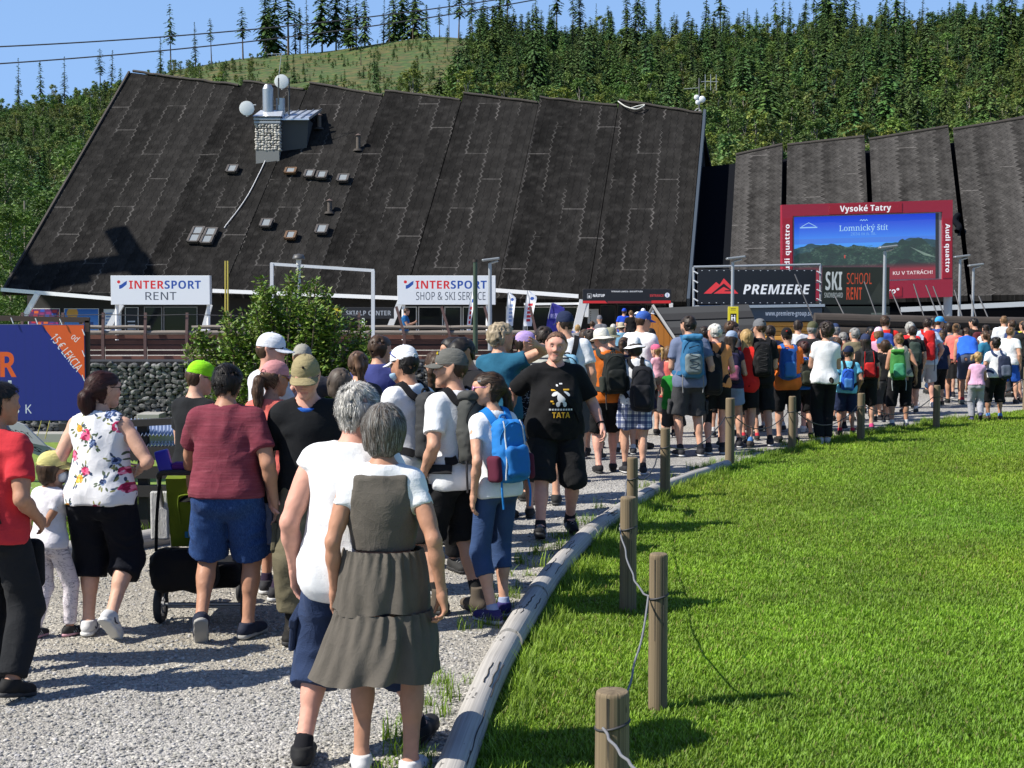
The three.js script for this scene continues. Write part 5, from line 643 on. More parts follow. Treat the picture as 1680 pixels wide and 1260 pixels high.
{ // lamp posts
  const lamp = (px, yt, yb, d, label, head = 1, r = 0.045, col) => { const b = at(px, yb, d), h = at(px, yt, d).y - b.y, t = thing('street_lamp', label, 'street lamp', [b.x, b.y, b.z], 0, 'slim lamp posts'); part('pole', new THREE.CylinderGeometry(r * 0.8, r, h, 12).translate(0, h / 2, 0), col ?? galv, t); if (head) { part('arm', bar(V(0, h, 0), V(0.2, h + 0.06, 0.06), 0.03), galv, t); part('lamp_head', rbox(0.46, 0.06, 0.22, 0.03, 0.3, h + 0.08, 0.06).rotateZ(0.12), std([0.25, 0.27, 0.28], 0.4, { metalness: 0.4 }), t); } else part('cap', new THREE.CylinderGeometry(r, r, 0.06, 12).translate(0, h, 0), darkWood, t); return t; };
  lamp(804, 432, 575, 36, 'grey slim lamp post in front of the SHOP & SKI SERVICE sign', 1, 0.055); lamp(1201, 430, 560, 34, 'slim lamp post in front of the red mountain logo'); lamp(1450, 412, 540, 35, 'slim lamp post in front of the video screen', 1, 0.05); lamp(1573, 426, 545, 42, 'slim lamp post right of the red screen frame', 1, 0.045); lamp(1595, 440, 545, 44, 'rightmost slim lamp post beyond the screen', 1, 0.045);
  lamp(780, 428, 580, 33, 'dark green bare pole in front of the SHOP & SKI SERVICE sign', 0, 0.06, std([0.035, 0.06, 0.035], 0.5));
  const c = at(490, 424, 30), o = thing('street_lamp', 'old mushroom lamp with wide dark hood above the bush', 'street lamp', [c.x, 0, c.z]); part('pole', new THREE.CylinderGeometry(0.04, 0.05, c.y - 0.1, 10).translate(0, (c.y - 0.1) / 2, 0), galv, o); part('hood', new THREE.LatheGeometry([[0.01, 0.1], [0.1, 0.08], [0.135, 0.0], [0.12, -0.02], [0.01, -0.01]].map(([a, b]) => new THREE.Vector2(a, b)), 24).translate(0, c.y, 0), std([0.06, 0.06, 0.06], 0.5), o); part('glass', new THREE.CylinderGeometry(0.06, 0.05, 0.12, 16).translate(0, c.y - 0.08, 0), std([0.5, 0.5, 0.48], 0.4), o);
  board('warning_sign', 'yellow warning sign with two white figures on the lamp post', 'sign', [1194, 503, 1212, 536, 33.8], (x, w, h) => { x.fillStyle = '#d8c81e'; x.fillRect(0, 0, w, h); x.fillStyle = '#3a3a1a'; for (let i = 0; i < 2; i++) x.fillRect(w * 0.25, h * (0.06 + i * 0.08), w * 0.5, h * 0.03); x.fillStyle = '#14140f'; x.fillRect(w * 0.2, h * 0.34, w * 0.62, h * 0.5); x.fillStyle = '#fff'; for (const s of [0.36, 0.64]) { x.beginPath(); x.arc(w * s, h * 0.45, w * 0.06, 0, 7); x.fill(); x.fillRect(w * (s - 0.06), h * 0.5, w * 0.12, h * 0.15); x.fillRect(w * (s - 0.07), h * 0.64, w * 0.05, h * 0.16); x.fillRect(w * (s + 0.02), h * 0.64, w * 0.05, h * 0.16); } x.fillRect(w * 0.36, h * 0.53, w * 0.28, h * 0.05); }, { th: 0.03, edge: [0.5, 0.45, 0.04], res: 256 });
}
{ // feather flags
  const flag = (px, yt, yb, w, d, label, draw, lean) => { const b = at(px, yb, d), t = thing('feather_flag', label, 'flag', [0, 0, 0], 0, 'feather flags'), P = [], U = [], I = [], n = 18; for (let i = 0; i <= n; i++) { const f = i / n, y = lerp(yb, yt, f), ww = w * Math.min(1, (1 - f) * 5 + 0.08) * (0.75 + 0.25 * f), xx = px + lean * f * f; for (let k = 0; k <= 4; k++) { P.push(at(xx + ww * (k / 4) * (f > 0.85 ? 1 : 1), y, d - 0.06 * Math.sin(k + f * 6))); U.push([k / 4, f]); } } for (let i = 0; i < n; i++) for (let k = 0; k < 4; k++) { const a = i * 5 + k; I.push(a, a + 1, a + 6, a, a + 6, a + 5); } part('cloth', poly(P, U, I), phys([1, 1, 1], 0.7, { side: THREE.DoubleSide, map: canvasTex(64, 256, draw) }), t); const pp = []; for (let i = 0; i <= 10; i++) pp.push(at(px + lean * (i / 10) ** 2 - 1, lerp(yb + 30, yt, i / 10), d)); part('pole', tube(pp, 0.015, 20, 5), steel, t); };
  const wht = (c) => (x, w, h) => { x.fillStyle = '#dfe1e6'; x.fillRect(0, 0, w, h); x.fillStyle = '#2a4fa0'; x.beginPath(); x.arc(w * 0.55, h * 0.22, 12, 0, 7); x.fill(); x.fillStyle = c; for (let i = 0; i < 5; i++) x.fillRect(w * 0.3, h * (0.36 + i * 0.11), w * 0.45, h * 0.07); };
  flag(766, 478, 548, 8, 48, 'narrow white flag at the right end of the white sign', wht('#c8283a'), 9); flag(831, 479, 535, 14, 48, 'white feather flag right of the grey lamp post', wht('#8aa0c8'), 4); flag(859, 477, 535, 18, 47, 'white feather flag with red letters', wht('#cc2a34'), 8); flag(896, 497, 545, 26, 47, 'dark blue feather flag behind the man with the navy cap', (x, w, h) => { x.fillStyle = '#2c2a86'; x.fillRect(0, 0, w, h); x.save(); x.translate(w * 0.5, h * 0.45); fitText(x, 'Milka', 0, 0, w * 0.7, 40, 'bold SZpx serif', '#b9b6e0'); x.restore(); }, 10);
}
{ // overhead cables
  const cab = (a, b, label) => { const pts = []; for (let i = 0; i <= 12; i++) { const p = a.clone().lerp(b, i / 12); p.y -= 0.5 * 4 * (i / 12) * (1 - i / 12); pts.push(p); } single('overhead_cable', tube(pts, 0.022, 60, 5), std([0.04, 0.04, 0.045], 0.6), label, 'cable', 'overhead cables'); };
  cab(at(-300, 86, 40), at(980, -28, 52), 'upper overhead cable crossing the sky'); cab(at(-300, 120, 40), at(980, -20, 52), 'lower overhead cable crossing the sky');
}
{ // ropeway pylon left of the picture; its shadow lies on the roof
  const h = R1.hit(108, 452), k = 24, b = h.clone().addScaledVector(SUN, k), t = thing('ropeway_pylon', 'lattice ropeway pylon standing left of the building', 'pylon'), m = std([0.3, 0.32, 0.33], 0.6, { metalness: 0.3 });
  for (const s of [-1, 1]) part('leg', beam(V(b.x + s * 1.5, -0.5, b.z), V(b.x + s * 0.5, b.y + 2.2, b.z), 0.5, 0.5, V(0, 0, 1)), m, t); part('crossarm', rbox(6, 0.7, 1, 0.05, b.x, b.y + 1.2, b.z), m, t); part('crossarm', rbox(4.6, 0.4, 0.8, 0.05, b.x - 0.5, b.y - 0.9, b.z), m, t); part('roller_battery', rbox(0.7, 0.7, 5, 0.05, b.x + 2.7, b.y + 1.0, b.z), m, t); part('roller_battery', rbox(0.7, 0.7, 5, 0.05, b.x - 2.7, b.y + 1.0, b.z), m, t);
}
// ---------- people: bodies and clothes meshed from distance fields ----------
// a prim is a tapered capsule, flattened by k along f
function prim(a, b, ra, rb = ra, k = 1, f = null) {
  const bx = b.x - a.x, by = b.y - a.y, bz = b.z - a.z, fx = f ? f.x : 0, fy = f ? f.y : 0, fz = f ? f.z : 0, e = f ? 1 / k - 1 : 0, bf = (bx * fx + by * fy + bz * fz) * e;
  const Bx = bx + fx * bf, By = by + fy * bf, Bz = bz + fz * bf, L = Bx * Bx + By * By + Bz * Bz;
  const R = Math.max(ra, rb); return { ax: a.x, ay: a.y, az: a.z, Bx, By, Bz, il: L > 1e-9 ? 1 / L : 0, ra, rd: rb - ra, fx, fy, fz, e, mul: Math.min(1, k), lo: V(Math.min(a.x, b.x) - R, Math.min(a.y, b.y) - R, Math.min(a.z, b.z) - R), hi: V(Math.max(a.x, b.x) + R, Math.max(a.y, b.y) + R, Math.max(a.z, b.z) + R), a, b };
}
function pd(p, x, y, z) {
  let px = x - p.ax, py = y - p.ay, pz = z - p.az; if (p.e) { const c = (px * p.fx + py * p.fy + pz * p.fz) * p.e; px += p.fx * c; py += p.fy * c; pz += p.fz * c; }
  let h = (px * p.Bx + py * p.By + pz * p.Bz) * p.il; h = h < 0 ? 0 : h > 1 ? 1 : h; px -= p.Bx * h; py -= p.By * h; pz -= p.Bz * h;
  return (Math.sqrt(px * px + py * py + pz * pz) - p.ra - p.rd * h) * p.mul;
}
const smin = (a, b, k) => { const h = k - Math.abs(a - b); return h > 0 ? (a < b ? a : b) - h * h / (4 * k) : a < b ? a : b; };
const smax = (a, b, k) => -smin(-a, -b, k);
function blend(list, k) { const n = list.length; return (x, y, z) => { let d = 9; for (let i = 0; i < n; i++) d = smin(d, pd(list[i], x, y, z), k); return d; }; }
function bounds(list, m = 0.03) { const lo = V(9, 9, 9), hi = V(-9, -9, -9); for (const p of list) { lo.min(p.lo); hi.max(p.hi); } return [lo.addScalar(-m), hi.addScalar(m)]; }
function surf(f, [lo, hi], h) {                        // naive surface nets over the blocks that the surface crosses
  const nx = Math.ceil((hi.x - lo.x) / h) + 2, ny = Math.ceil((hi.y - lo.y) / h) + 2, nz = Math.ceil((hi.z - lo.z) / h) + 2, val = new Float32Array(nx * ny * nz), B = 4, R = (B - 1) / 2 * 1.74 * h + 1.74 * h + 0.012;
  for (let bz = 0; bz < nz; bz += B) for (let by = 0; by < ny; by += B) for (let bx = 0; bx < nx; bx += B) {
    const c = f(lo.x + (bx + 1.5) * h, lo.y + (by + 1.5) * h, lo.z + (bz + 1.5) * h), skip = Math.abs(c) > R * 1.15;
    for (let k = bz; k < bz + B && k < nz; k++) for (let j = by; j < by + B && j < ny; j++) for (let i = bx; i < bx + B && i < nx; i++) val[(k * ny + j) * nx + i] = skip ? c : f(lo.x + i * h, lo.y + j * h, lo.z + k * h);
  }
  const id = new Int32Array(nx * ny * nz).fill(-1), P = [], I = [], sx = 1, sy = nx, sz = nx * ny, off = [0, sx, sy, sx + sy, sz, sz + sx, sz + sy, sz + sx + sy], ed = [[0, 1], [0, 2], [0, 4], [1, 3], [1, 5], [2, 3], [2, 6], [3, 7], [4, 5], [4, 6], [5, 7], [6, 7]];
  for (let k = 0; k < nz - 1; k++) for (let j = 0; j < ny - 1; j++) for (let i = 0; i < nx - 1; i++) {
    const o = k * sz + j * sy + i; let m = 0; for (let q = 0; q < 8; q++) if (val[o + off[q]] < 0) m++; if (m === 0 || m === 8) continue;
    let x = 0, y = 0, z = 0, n = 0; for (const [a, b] of ed) { const va = val[o + off[a]], vb = val[o + off[b]]; if ((va < 0) === (vb < 0)) continue; const t = va / (va - vb); x += (a & 1) + ((b & 1) - (a & 1)) * t; y += ((a >> 1) & 1) + (((b >> 1) & 1) - ((a >> 1) & 1)) * t; z += (a >> 2) + ((b >> 2) - (a >> 2)) * t; n++; }
    id[o] = P.length / 3; P.push(lo.x + (i + x / n) * h, lo.y + (j + y / n) * h, lo.z + (k + z / n) * h);
  }
  const quad = (a, b, c, d, fl) => { if (a < 0 || b < 0 || c < 0 || d < 0) return; fl ? I.push(a, c, b, b, c, d) : I.push(a, b, c, b, d, c); };
  for (let k = 1; k < nz - 1; k++) for (let j = 1; j < ny - 1; j++) for (let i = 1; i < nx - 1; i++) {
    const o = k * sz + j * sy + i, s = val[o] < 0;
    if (s !== (val[o + sx] < 0)) quad(id[o - sy - sz], id[o - sz], id[o - sy], id[o], !s);
    if (s !== (val[o + sy] < 0)) quad(id[o - sx - sz], id[o - sx], id[o - sz], id[o], !s);
    if (s !== (val[o + sz] < 0)) quad(id[o - sx - sy], id[o - sy], id[o - sx], id[o], !s);
  }
  const g = new THREE.BufferGeometry(); g.setAttribute('position', new THREE.Float32BufferAttribute(P, 3)); g.setIndex(I); g.computeVertexNormals(); return g;
}
function ik(a, t, l1, l2, pole) {                      // two bones from a towards t; returns the joint and the reached end
  const d = t.clone().sub(a); let L = d.length(); const m = (l1 + l2) * 0.998; if (L > m) { d.multiplyScalar(m / L); L = m; } L = Math.max(L, Math.abs(l1 - l2) * 1.05 + 0.01); d.setLength(L);
  const x = (l1 * l1 - l2 * l2 + L * L) / (2 * L), h = Math.sqrt(Math.max(0, l1 * l1 - x * x)), n = d.clone().normalize(), p = pole.clone().addScaledVector(n, -pole.dot(n)).normalize();
  return [a.clone().addScaledVector(n, x).addScaledVector(p, h), a.clone().add(d)];
}
const SKIN = { fair: [0.56, 0.33, 0.235], mid: [0.5, 0.275, 0.185], tan: [0.4, 0.205, 0.13], pink: [0.58, 0.3, 0.225] };
const HAIR = { black: [0.012, 0.01, 0.009], dark: [0.024, 0.016, 0.012], brown: [0.05, 0.028, 0.016], auburn: [0.04, 0.014, 0.012], light: [0.14, 0.08, 0.038], blond: [0.34, 0.22, 0.09], grey: [0.2, 0.195, 0.185], white: [0.5, 0.48, 0.44], greybrown: [0.075, 0.058, 0.045], ginger: [0.14, 0.08, 0.05], wig: [0.3, 0.24, 0.16] };
const skinMat = phys([1, 1, 1], 0.52, { vertexColors: true, specularIntensity: 0.5, sheen: 0.15, sheenRoughness: 0.5, sheenColor: rgb(0.8, 0.5, 0.4) });
const clothTex = dataTex(256, (u, v, o) => { const a = Math.abs(((u * 64) % 1) - 0.5), b = Math.abs(((v * 64) % 1) - 0.5); o[0] = o[1] = o[2] = 0.5 + 0.35 * (((Math.floor(u * 64) + Math.floor(v * 64)) & 1) ? a : b) + 0.15 * tfbm(u, v, 12, 3, 2); }, false);
const creaseTex = dataTex(512, (u, v, o) => { let t = 0; for (let k = 0; k < 3; k++) { const q = tnoise((u + 0.15 * tnoise(u, v, 3, k + 4)) % 1, (v + 0.2 * tnoise(u, v, 4, k + 8)) % 1, 5 << k, k); t += (1 - Math.abs(2 * q - 1)) ** 3 / (1 + k); } o[0] = o[1] = o[2] = 0.2 + 0.35 * t + 0.12 * tnoise(u, v, 200, 1); }, false);
const fabMats = {}, mottle = rep(dataTex(256, (u, v, o) => { o[0] = o[1] = o[2] = 0.72 + 0.4 * tfbm(u, v, 5, 5, 3) + 0.08 * tnoise(u, v, 128, 2); }), 1.7, 1.7);
function fab(c, o = {}) {                              // fabric of a plain colour
  const key = JSON.stringify([c, o.rough, o.kind, o.bump]); if (!o.map && fabMats[key]) return fabMats[key];
  const m = phys(o.map ? [1, 1, 1] : c, o.rough ?? 0.92, { bumpMap: rep(o.kind === 'denim' ? clothTex : creaseTex, o.kind === 'denim' ? 5 : 1.6, o.kind === 'denim' ? 5 : 1.6), bumpScale: o.kind === 'denim' ? 0.002 : o.bump ?? 0.0045, sheen: 0.25, sheenRoughness: 0.8, sheenColor: rgb(0.25, 0.25, 0.25), specularIntensity: o.spec ?? 0.25, side: THREE.DoubleSide, map: o.map ?? mottle });
  if (!o.map) fabMats[key] = m; return m;
}
const leatherMat = (c, r = 0.6) => fab(c, { rough: r, spec: 0.5 });
const rubberMat = std([0.02, 0.02, 0.022], 0.7), soleWhite = std([0.62, 0.62, 0.6], 0.6), hairMats = {}, plasticBlack = phys([0.012, 0.012, 0.013], 0.15, { specularIntensity: 1 });
const hairMat = (c) => hairMats[c] ??= phys([1, 1, 1], 0.5, { vertexColors: true, specularIntensity: 0.55, side: THREE.DoubleSide });
const eyeWhite = phys([0.4, 0.37, 0.35], 0.3), irisMat = phys([0.035, 0.05, 0.06], 0.2);

function person(o) {
  const d = o.d ?? feetD(o.y), pos = V(ray(o.x, 630).x * d, o.h0 ?? 0, -d), Ht = o.H ?? (at(o.x, o.top, d).y - pos.y), hs = o.hs ?? (Ht < 1.3 ? 1.26 : Ht < 1.5 ? 1.12 : 0.965);
  const near = o.lod ?? (d < 10.2 ? 0 : d < 15.5 ? 1 : d < 22.5 ? 2 : 3), CB = [0.0145, 0.018, 0.022, 0.024][near], CC = [0.0125, 0.016, 0.02, 0.023][near], CH = [0.0052, 0.0075, 0.0105, 0.013][near], CHAND = [0.0048, 0.0065, 0.0095, 0.012][near], s = Ht / (1.732 + 0.245 * (hs - 1)), fem = o.sex === 'f', G = o.g ?? 1, sd = o.sd ?? Math.round(o.x * 7 + d * 100); seed(sd + 1);
  const root = thing('person', o.label, 'person', pos, (o.yaw ?? 180) * DEG, o.group), skin = SKIN[o.skin ?? 'mid'];
  // --- skeleton, in a nominal height of 1.75 m, facing +z, its own left at +x
  const fL = V(...(o.footL ?? [0.1 + rr(-0.03, 0.05), 0, rr(-0.1, 0.12)])), fR = V(...(o.footR ?? [-0.1 + rr(-0.05, 0.03), 0, rr(-0.12, 0.1)])), hipW = (fem ? 0.092 : 0.088) * (0.6 + 0.4 * G);
  let pelY = o.pel ?? 0.945; for (const f of [fL, fR]) { const hz = f.z - (o.pelZ ?? 0), q = 0.848 ** 2 - hz * hz - (Math.abs(f.x) - hipW) ** 2; pelY = Math.min(pelY, f.y + 0.09 + Math.sqrt(Math.max(0.04, q)) + 0.035); }
  const pel = V((fL.x + fR.x) / 2 * 0.6 + (o.pelX ?? 0), pelY, o.pelZ ?? 0), tq = new THREE.Quaternion().setFromEuler(new THREE.Euler((o.lean ?? rr(0, 6)) * DEG, (o.twist ?? rr(-9, 9)) * DEG, (o.side ?? rr(-2.5, 2.5)) * DEG, 'YXZ'));
  const T = (x, y, z) => V(x, y, z).applyQuaternion(tq).add(pel), F = V(0, 0, 1).applyQuaternion(tq), UPt = V(0, 1, 0).applyQuaternion(tq), RT = V(1, 0, 0).applyQuaternion(tq), ti = tq.clone().invert();
  const sw = (fem ? 0.158 : 0.178) * (0.55 + 0.45 * G) * (o.sw ?? 1), nb = T(0, 0.5, -0.012), legs = [], arms = [];
  for (const [sg, f, tw, lift] of [[1, fL, o.toeL, o.liftL], [-1, fR, o.toeR, o.liftR]]) {
    const hip = pel.clone().add(V(sg * hipW, -0.035, 0)), yaw = (tw ?? sg * 9) * DEG, pitch = (lift ?? 0) * DEG, dir = V(Math.sin(yaw) * Math.cos(pitch), -Math.sin(pitch), Math.cos(yaw) * Math.cos(pitch)), fu = V(Math.sin(yaw) * Math.sin(pitch), Math.cos(pitch), Math.cos(yaw) * Math.sin(pitch));
    // f is where the ball of the foot would rest; a lifted heel turns about it
    const ball = V(f.x, f.y + 0.012, f.z).add(V(Math.sin(yaw) * 0.12, 0, Math.cos(yaw) * 0.12)), ank = ball.clone().addScaledVector(dir, -0.12).addScaledVector(fu, 0.075);
    const pole = V(Math.sin(yaw) * 0.5 + sg * 0.05, 0.05, 1), [kn, an] = ik(hip, ank, 0.435, 0.42, pole); legs.push({ sg, hip, kn, an, dir, fu, side: fu.clone().cross(dir) });
  }
  const toT = (w) => { const v = root.worldToLocal(w.clone()).multiplyScalar(1 / s).sub(pel).applyQuaternion(ti); return v; }; root.updateMatrixWorld(true);
  const armP = { down: [0.23, -0.075, 0.04], front: [0.1, 0.19, 0.27], strap: [0.12, 0.31, 0.17], phone: [0.07, 0.3, 0.33], hip: [0.27, 0.06, 0.02], hold: [0.16, 0.12, 0.27], back: [0.24, -0.06, -0.1], fwd: [0.22, -0.03, 0.17], push: [0.2, 0.12, 0.32], pocket: [0.22, 0.0, 0.06], chest: [0.05, 0.3, 0.2], cross: [-0.02, 0.25, 0.2] };
  for (const [sg, spec, ep] of [[1, o.armL ?? 'down', o.elL], [-1, o.armR ?? 'down', o.elR]]) {
    const p = spec.isVector3 ? toT(spec) : Array.isArray(spec) ? spec : armP[spec], jit = typeof spec === 'string' ? 0.015 : 0, sh = T(sg * sw, 0.437, -0.014), t = T((spec.isVector3 ? p.x : sg * (p[0] + rr(-jit, jit)) * (p[1] < 0.1 ? 0.6 + 0.4 * G : 1)), (spec.isVector3 ? p.y : p[1] + rr(-jit, jit)), (spec.isVector3 ? p.z : p[2] + rr(-jit, jit))), pole = (ep ? V(sg * ep[0], ep[1], ep[2]) : V(sg * 0.45, -0.25, -1)).applyQuaternion(tq), [el, wr] = ik(sh, t, 0.285, 0.25, pole);
    const dir = wr.clone().sub(el).normalize(); let palm = V(-sg * 0.9, 0, (p.z ?? p[2]) > 0.2 ? -0.1 : -0.35).applyQuaternion(tq); if (spec === 'phone' || spec === 'chest') palm = V(-sg * 0.25, 0.2, -1).applyQuaternion(tq); palm.addScaledVector(dir, -palm.dot(dir)).normalize();
    arms.push({ sg, sh, el, wr, dir, palm, thumb: dir.clone().cross(palm).multiplyScalar(sg).normalize(), curl: (sg > 0 ? o.curlL : o.curlR) ?? ((p.z ?? p[2]) > 0.15 ? 0.9 : 0.42) });
  }
  for (const A of arms) { const up = V(0, 0, 1).applyQuaternion(tq); if (A.thumb.dot(up) < -0.2) A.thumb.negate(); }
  const hq = tq.clone().slerp(new THREE.Quaternion(), 0.5).multiply(new THREE.Quaternion().setFromEuler(new THREE.Euler((o.nod ?? rr(-2, 14)) * DEG, (o.look ?? (near ? rr(-34, 34) : 0)) * DEG, (o.tilt ?? rr(-5, 5)) * DEG, 'YXZ')));
  const hc = nb.clone().addScaledVector(UPt, 0.082).add(V(0, 0.1 * hs, 0.028).applyQuaternion(hq)), Hd = (x, y, z) => V(x * hs, y * hs, z * hs).applyQuaternion(hq).add(hc), hF = V(0, 0, 1).applyQuaternion(hq), hR = V(1, 0, 0).applyQuaternion(hq), hU = V(0, 1, 0).applyQuaternion(hq);
  // --- body field
  const belly = o.belly ?? 0, bust = fem ? (o.bust ?? 0.5) : 0, gw = 0.72 + 0.28 * G;
  const W = fem ? [0.128, 0.118, 0.142] : [0.138, 0.135, 0.158];     // hip, waist, chest half widths
  const torso = [prim(T(-0.07 * gw, 0, -0.005), T(0.07 * gw, 0, -0.005), (fem ? 0.112 : 0.102) * G, undefined, 0.92, F), prim(T(0.075 * gw, -0.045, -0.045), T(0.075 * gw, -0.02, -0.045), 0.086 * G), prim(T(-0.075 * gw, -0.045, -0.045), T(-0.075 * gw, -0.02, -0.045), 0.086 * G), prim(T(0, 0.04, 0.0), T(0, 0.17, 0.0), W[0] * G, W[1] * G, 0.76, F), prim(T(0, 0.18, -0.004), T(0, 0.345, -0.008), W[1] * G, W[2] * (0.7 + 0.3 * G), 0.72, F), prim(T(-sw * 0.66, 0.41, -0.014), T(sw * 0.66, 0.41, -0.014), 0.068 * gw, undefined, 0.95, F), prim(T(0, 0.48, -0.024), T(sw * 0.85, 0.448, -0.018), 0.05 * gw, 0.042), prim(T(0, 0.48, -0.024), T(-sw * 0.85, 0.448, -0.018), 0.05 * gw, 0.042)];
  if (belly) torso.push(prim(T(0, 0.1, 0.045 * G), T(0, 0.2, 0.05 * G), (0.105 + 0.06 * belly) * G, undefined, 0.9, F));
  if (bust) for (const q of [-1, 1]) torso.push(prim(T(q * 0.068, 0.325, 0.07), T(q * 0.07, 0.31, 0.085), 0.05 + 0.018 * bust));
  const neckA = T(0, 0.47, -0.022), neckB = Hd(0, -0.035, -0.022), neck = [prim(neckA, neckB, (fem ? 0.05 : 0.059) * (0.8 + 0.2 * G), (fem ? 0.046 : 0.055) * hs)];
  const Ls = 0.72 + 0.28 * G, legP = legs.map((l) => { const sh = l.an.clone().sub(l.kn), bk = V(0, 0, -1).addScaledVector(sh.clone().normalize(), sh.clone().normalize().z).normalize(); return [prim(l.hip.clone().add(V(0, 0.02, 0)), l.kn, (fem ? 0.092 : 0.088) * G, 0.056 * Ls), prim(l.kn, l.kn.clone().addScaledVector(sh, 0.32).addScaledVector(bk, 0.012), 0.054 * Ls, 0.05 * Ls), prim(l.kn.clone().addScaledVector(sh, 0.15).addScaledVector(bk, 0.018), l.kn.clone().addScaledVector(sh, 0.45).addScaledVector(bk, 0.015), 0.045 * Ls, 0.045 * Ls), prim(l.kn.clone().addScaledVector(sh, 0.32), l.an, 0.048 * Ls, 0.035 * Ls), prim(l.an, l.an.clone().addScaledVector(l.dir, 0.11).addScaledVector(l.fu, -0.045), 0.034, 0.03, 0.85, l.fu), prim(l.an.clone().addScaledVector(l.fu, -0.04).addScaledVector(l.dir, -0.02), l.an.clone().addScaledVector(l.fu, -0.015), 0.032)]; });
  const As = 0.68 + 0.32 * G, fa = fem ? 0.85 : 1, armPr = arms.map((a) => { const lo = a.wr.clone().sub(a.el); return [prim(a.sh, a.el, 0.056 * As * fa, 0.042 * As * fa), prim(a.sh.clone().lerp(a.el, 0.3), a.sh.clone().lerp(a.el, 0.7), 0.05 * As * fa, 0.045 * As * fa), prim(a.el, a.el.clone().addScaledVector(lo, 0.35), 0.04 * As * fa, 0.042 * As * fa), prim(a.el.clone().addScaledVector(lo, 0.3), a.wr, 0.041 * As * fa, 0.0265 * fa), prim(a.wr, a.wr.clone().addScaledVector(a.dir, 0.03), 0.026 * fa, 0.024, 0.75, a.palm)]; });
  const fT = blend(torso, 0.055), fLg = legP.map((l) => blend(l, 0.03)), fA = armPr.map((l) => blend(l, 0.02)), fN = blend(neck, 0.01), shs = arms.map((a) => a.sh);
  const torsoNeck = (x, y, z) => smin(fT(x, y, z), fN(x, y, z), 0.04);
  const bodyF = (x, y, z) => { let b = torsoNeck(x, y, z); b = smin(b, Math.min(fLg[0](x, y, z), fLg[1](x, y, z)), 0.045); for (let i = 0; i < 2; i++) { const q = shs[i], r = Math.hypot(x - q.x, y - q.y, z - q.z); b = smin(b, fA[i](x, y, z), 0.004 + 0.05 * clamp(1 - r / 0.17, 0, 1)); } return b; };
  // --- head
  const h3 = (l) => l.map(([ax, ay, az, bx, by, bz, r0, r1, k, f]) => prim(Hd(ax, ay, az), Hd(bx, by, bz), r0 * hs, (r1 ?? r0) * hs, k ?? 1, f ? V(...f).applyQuaternion(hq) : null));
  const jw = fem || hs > 1.05 ? 0.92 : 1.05, fat = 0.93 + 0.09 * G;
  const skull = h3([[0, 0.012, -0.028, 0, 0.012, 0.012, 0.088 * 0.98, 0.084, 0.86, [1, 0, 0]], [0, -0.012, 0.032, 0, -0.085, 0.05, 0.062 * fat, 0.037 * jw * fat, 0.95, [1, 0, 0]], [0.046 * jw * fat, -0.05, 0.0, 0.012, -0.098, 0.06, 0.024, 0.022], [-0.046 * jw * fat, -0.05, 0.0, -0.012, -0.098, 0.06, 0.024, 0.022], [0.038 * fat, -0.03, 0.052, 0.03, -0.04, 0.062, 0.026], [-0.038 * fat, -0.03, 0.052, -0.03, -0.04, 0.062, 0.026], [0, -0.105, 0.066, 0, -0.103, 0.07, 0.016 * jw], [-0.032, 0.026, 0.078, 0.032, 0.026, 0.078, 0.014]]);
  const fine = h3([[0, 0.008, 0.09, 0, -0.03, 0.107, 0.0085, 0.012], [0.0125, -0.037, 0.096, 0.011, -0.036, 0.099, 0.0085], [-0.0125, -0.037, 0.096, -0.011, -0.036, 0.099, 0.0085], [-0.015, -0.066, 0.0865, 0.015, -0.066, 0.0865, 0.0062], [-0.013, -0.0765, 0.0855, 0.013, -0.0765, 0.0855, 0.0072]]), ears = h3([[0.076, -0.02, -0.008, 0.079, 0.012, -0.014, 0.021, 0.027, 0.35, [0.93, 0, 0.36]], [-0.076, -0.02, -0.008, -0.079, 0.012, -0.014, 0.021, 0.027, 0.35, [-0.93, 0, 0.36]]]), sock = h3([[0.031, 0.0, 0.102, 0.033, 0.0, 0.1, 0.0165], [-0.031, 0.0, 0.102, -0.033, 0.0, 0.1, 0.0165]]), lid = h3([[0.031, 0.001, 0.0765, 0.0315, 0.001, 0.0765, 0.0135], [-0.031, 0.001, 0.0765, -0.0315, 0.001, 0.0765, 0.0135]]);
  const fS = blend(skull, 0.03), fFine = blend(fine, 0.012), fE = blend(ears, 0.01), fSo = blend(sock, 0.01), fLid = blend(lid, 0.001), lipY = Hd(0, -0.0713, 0.094), lipPr = prim(Hd(-0.02, -0.0713, 0.095), Hd(0.02, -0.0713, 0.095), 0.0022 * hs);
  const headF = (x, y, z) => { let b = smin(fS(x, y, z), fFine(x, y, z), 0.014); b = smax(b, -fSo(x, y, z), 0.014); b = smin(b, fLid(x, y, z), 0.002); b = smax(b, -pd(lipPr, x, y, z), 0.003); b = smin(b, fE(x, y, z), 0.008); return smin(b, fN(x, y, z), 0.03); };
  const hMid = T(0, 0.53, 0), cutN = hU.clone().add(UPt).normalize(), cutP = nb.clone().addScaledVector(UPt, 0.045);
  const cutHead = (x, y, z) => Math.max(headF(x, y, z), (cutP.x - x) * cutN.x + (cutP.y - y) * cutN.y + (cutP.z - z) * cutN.z);
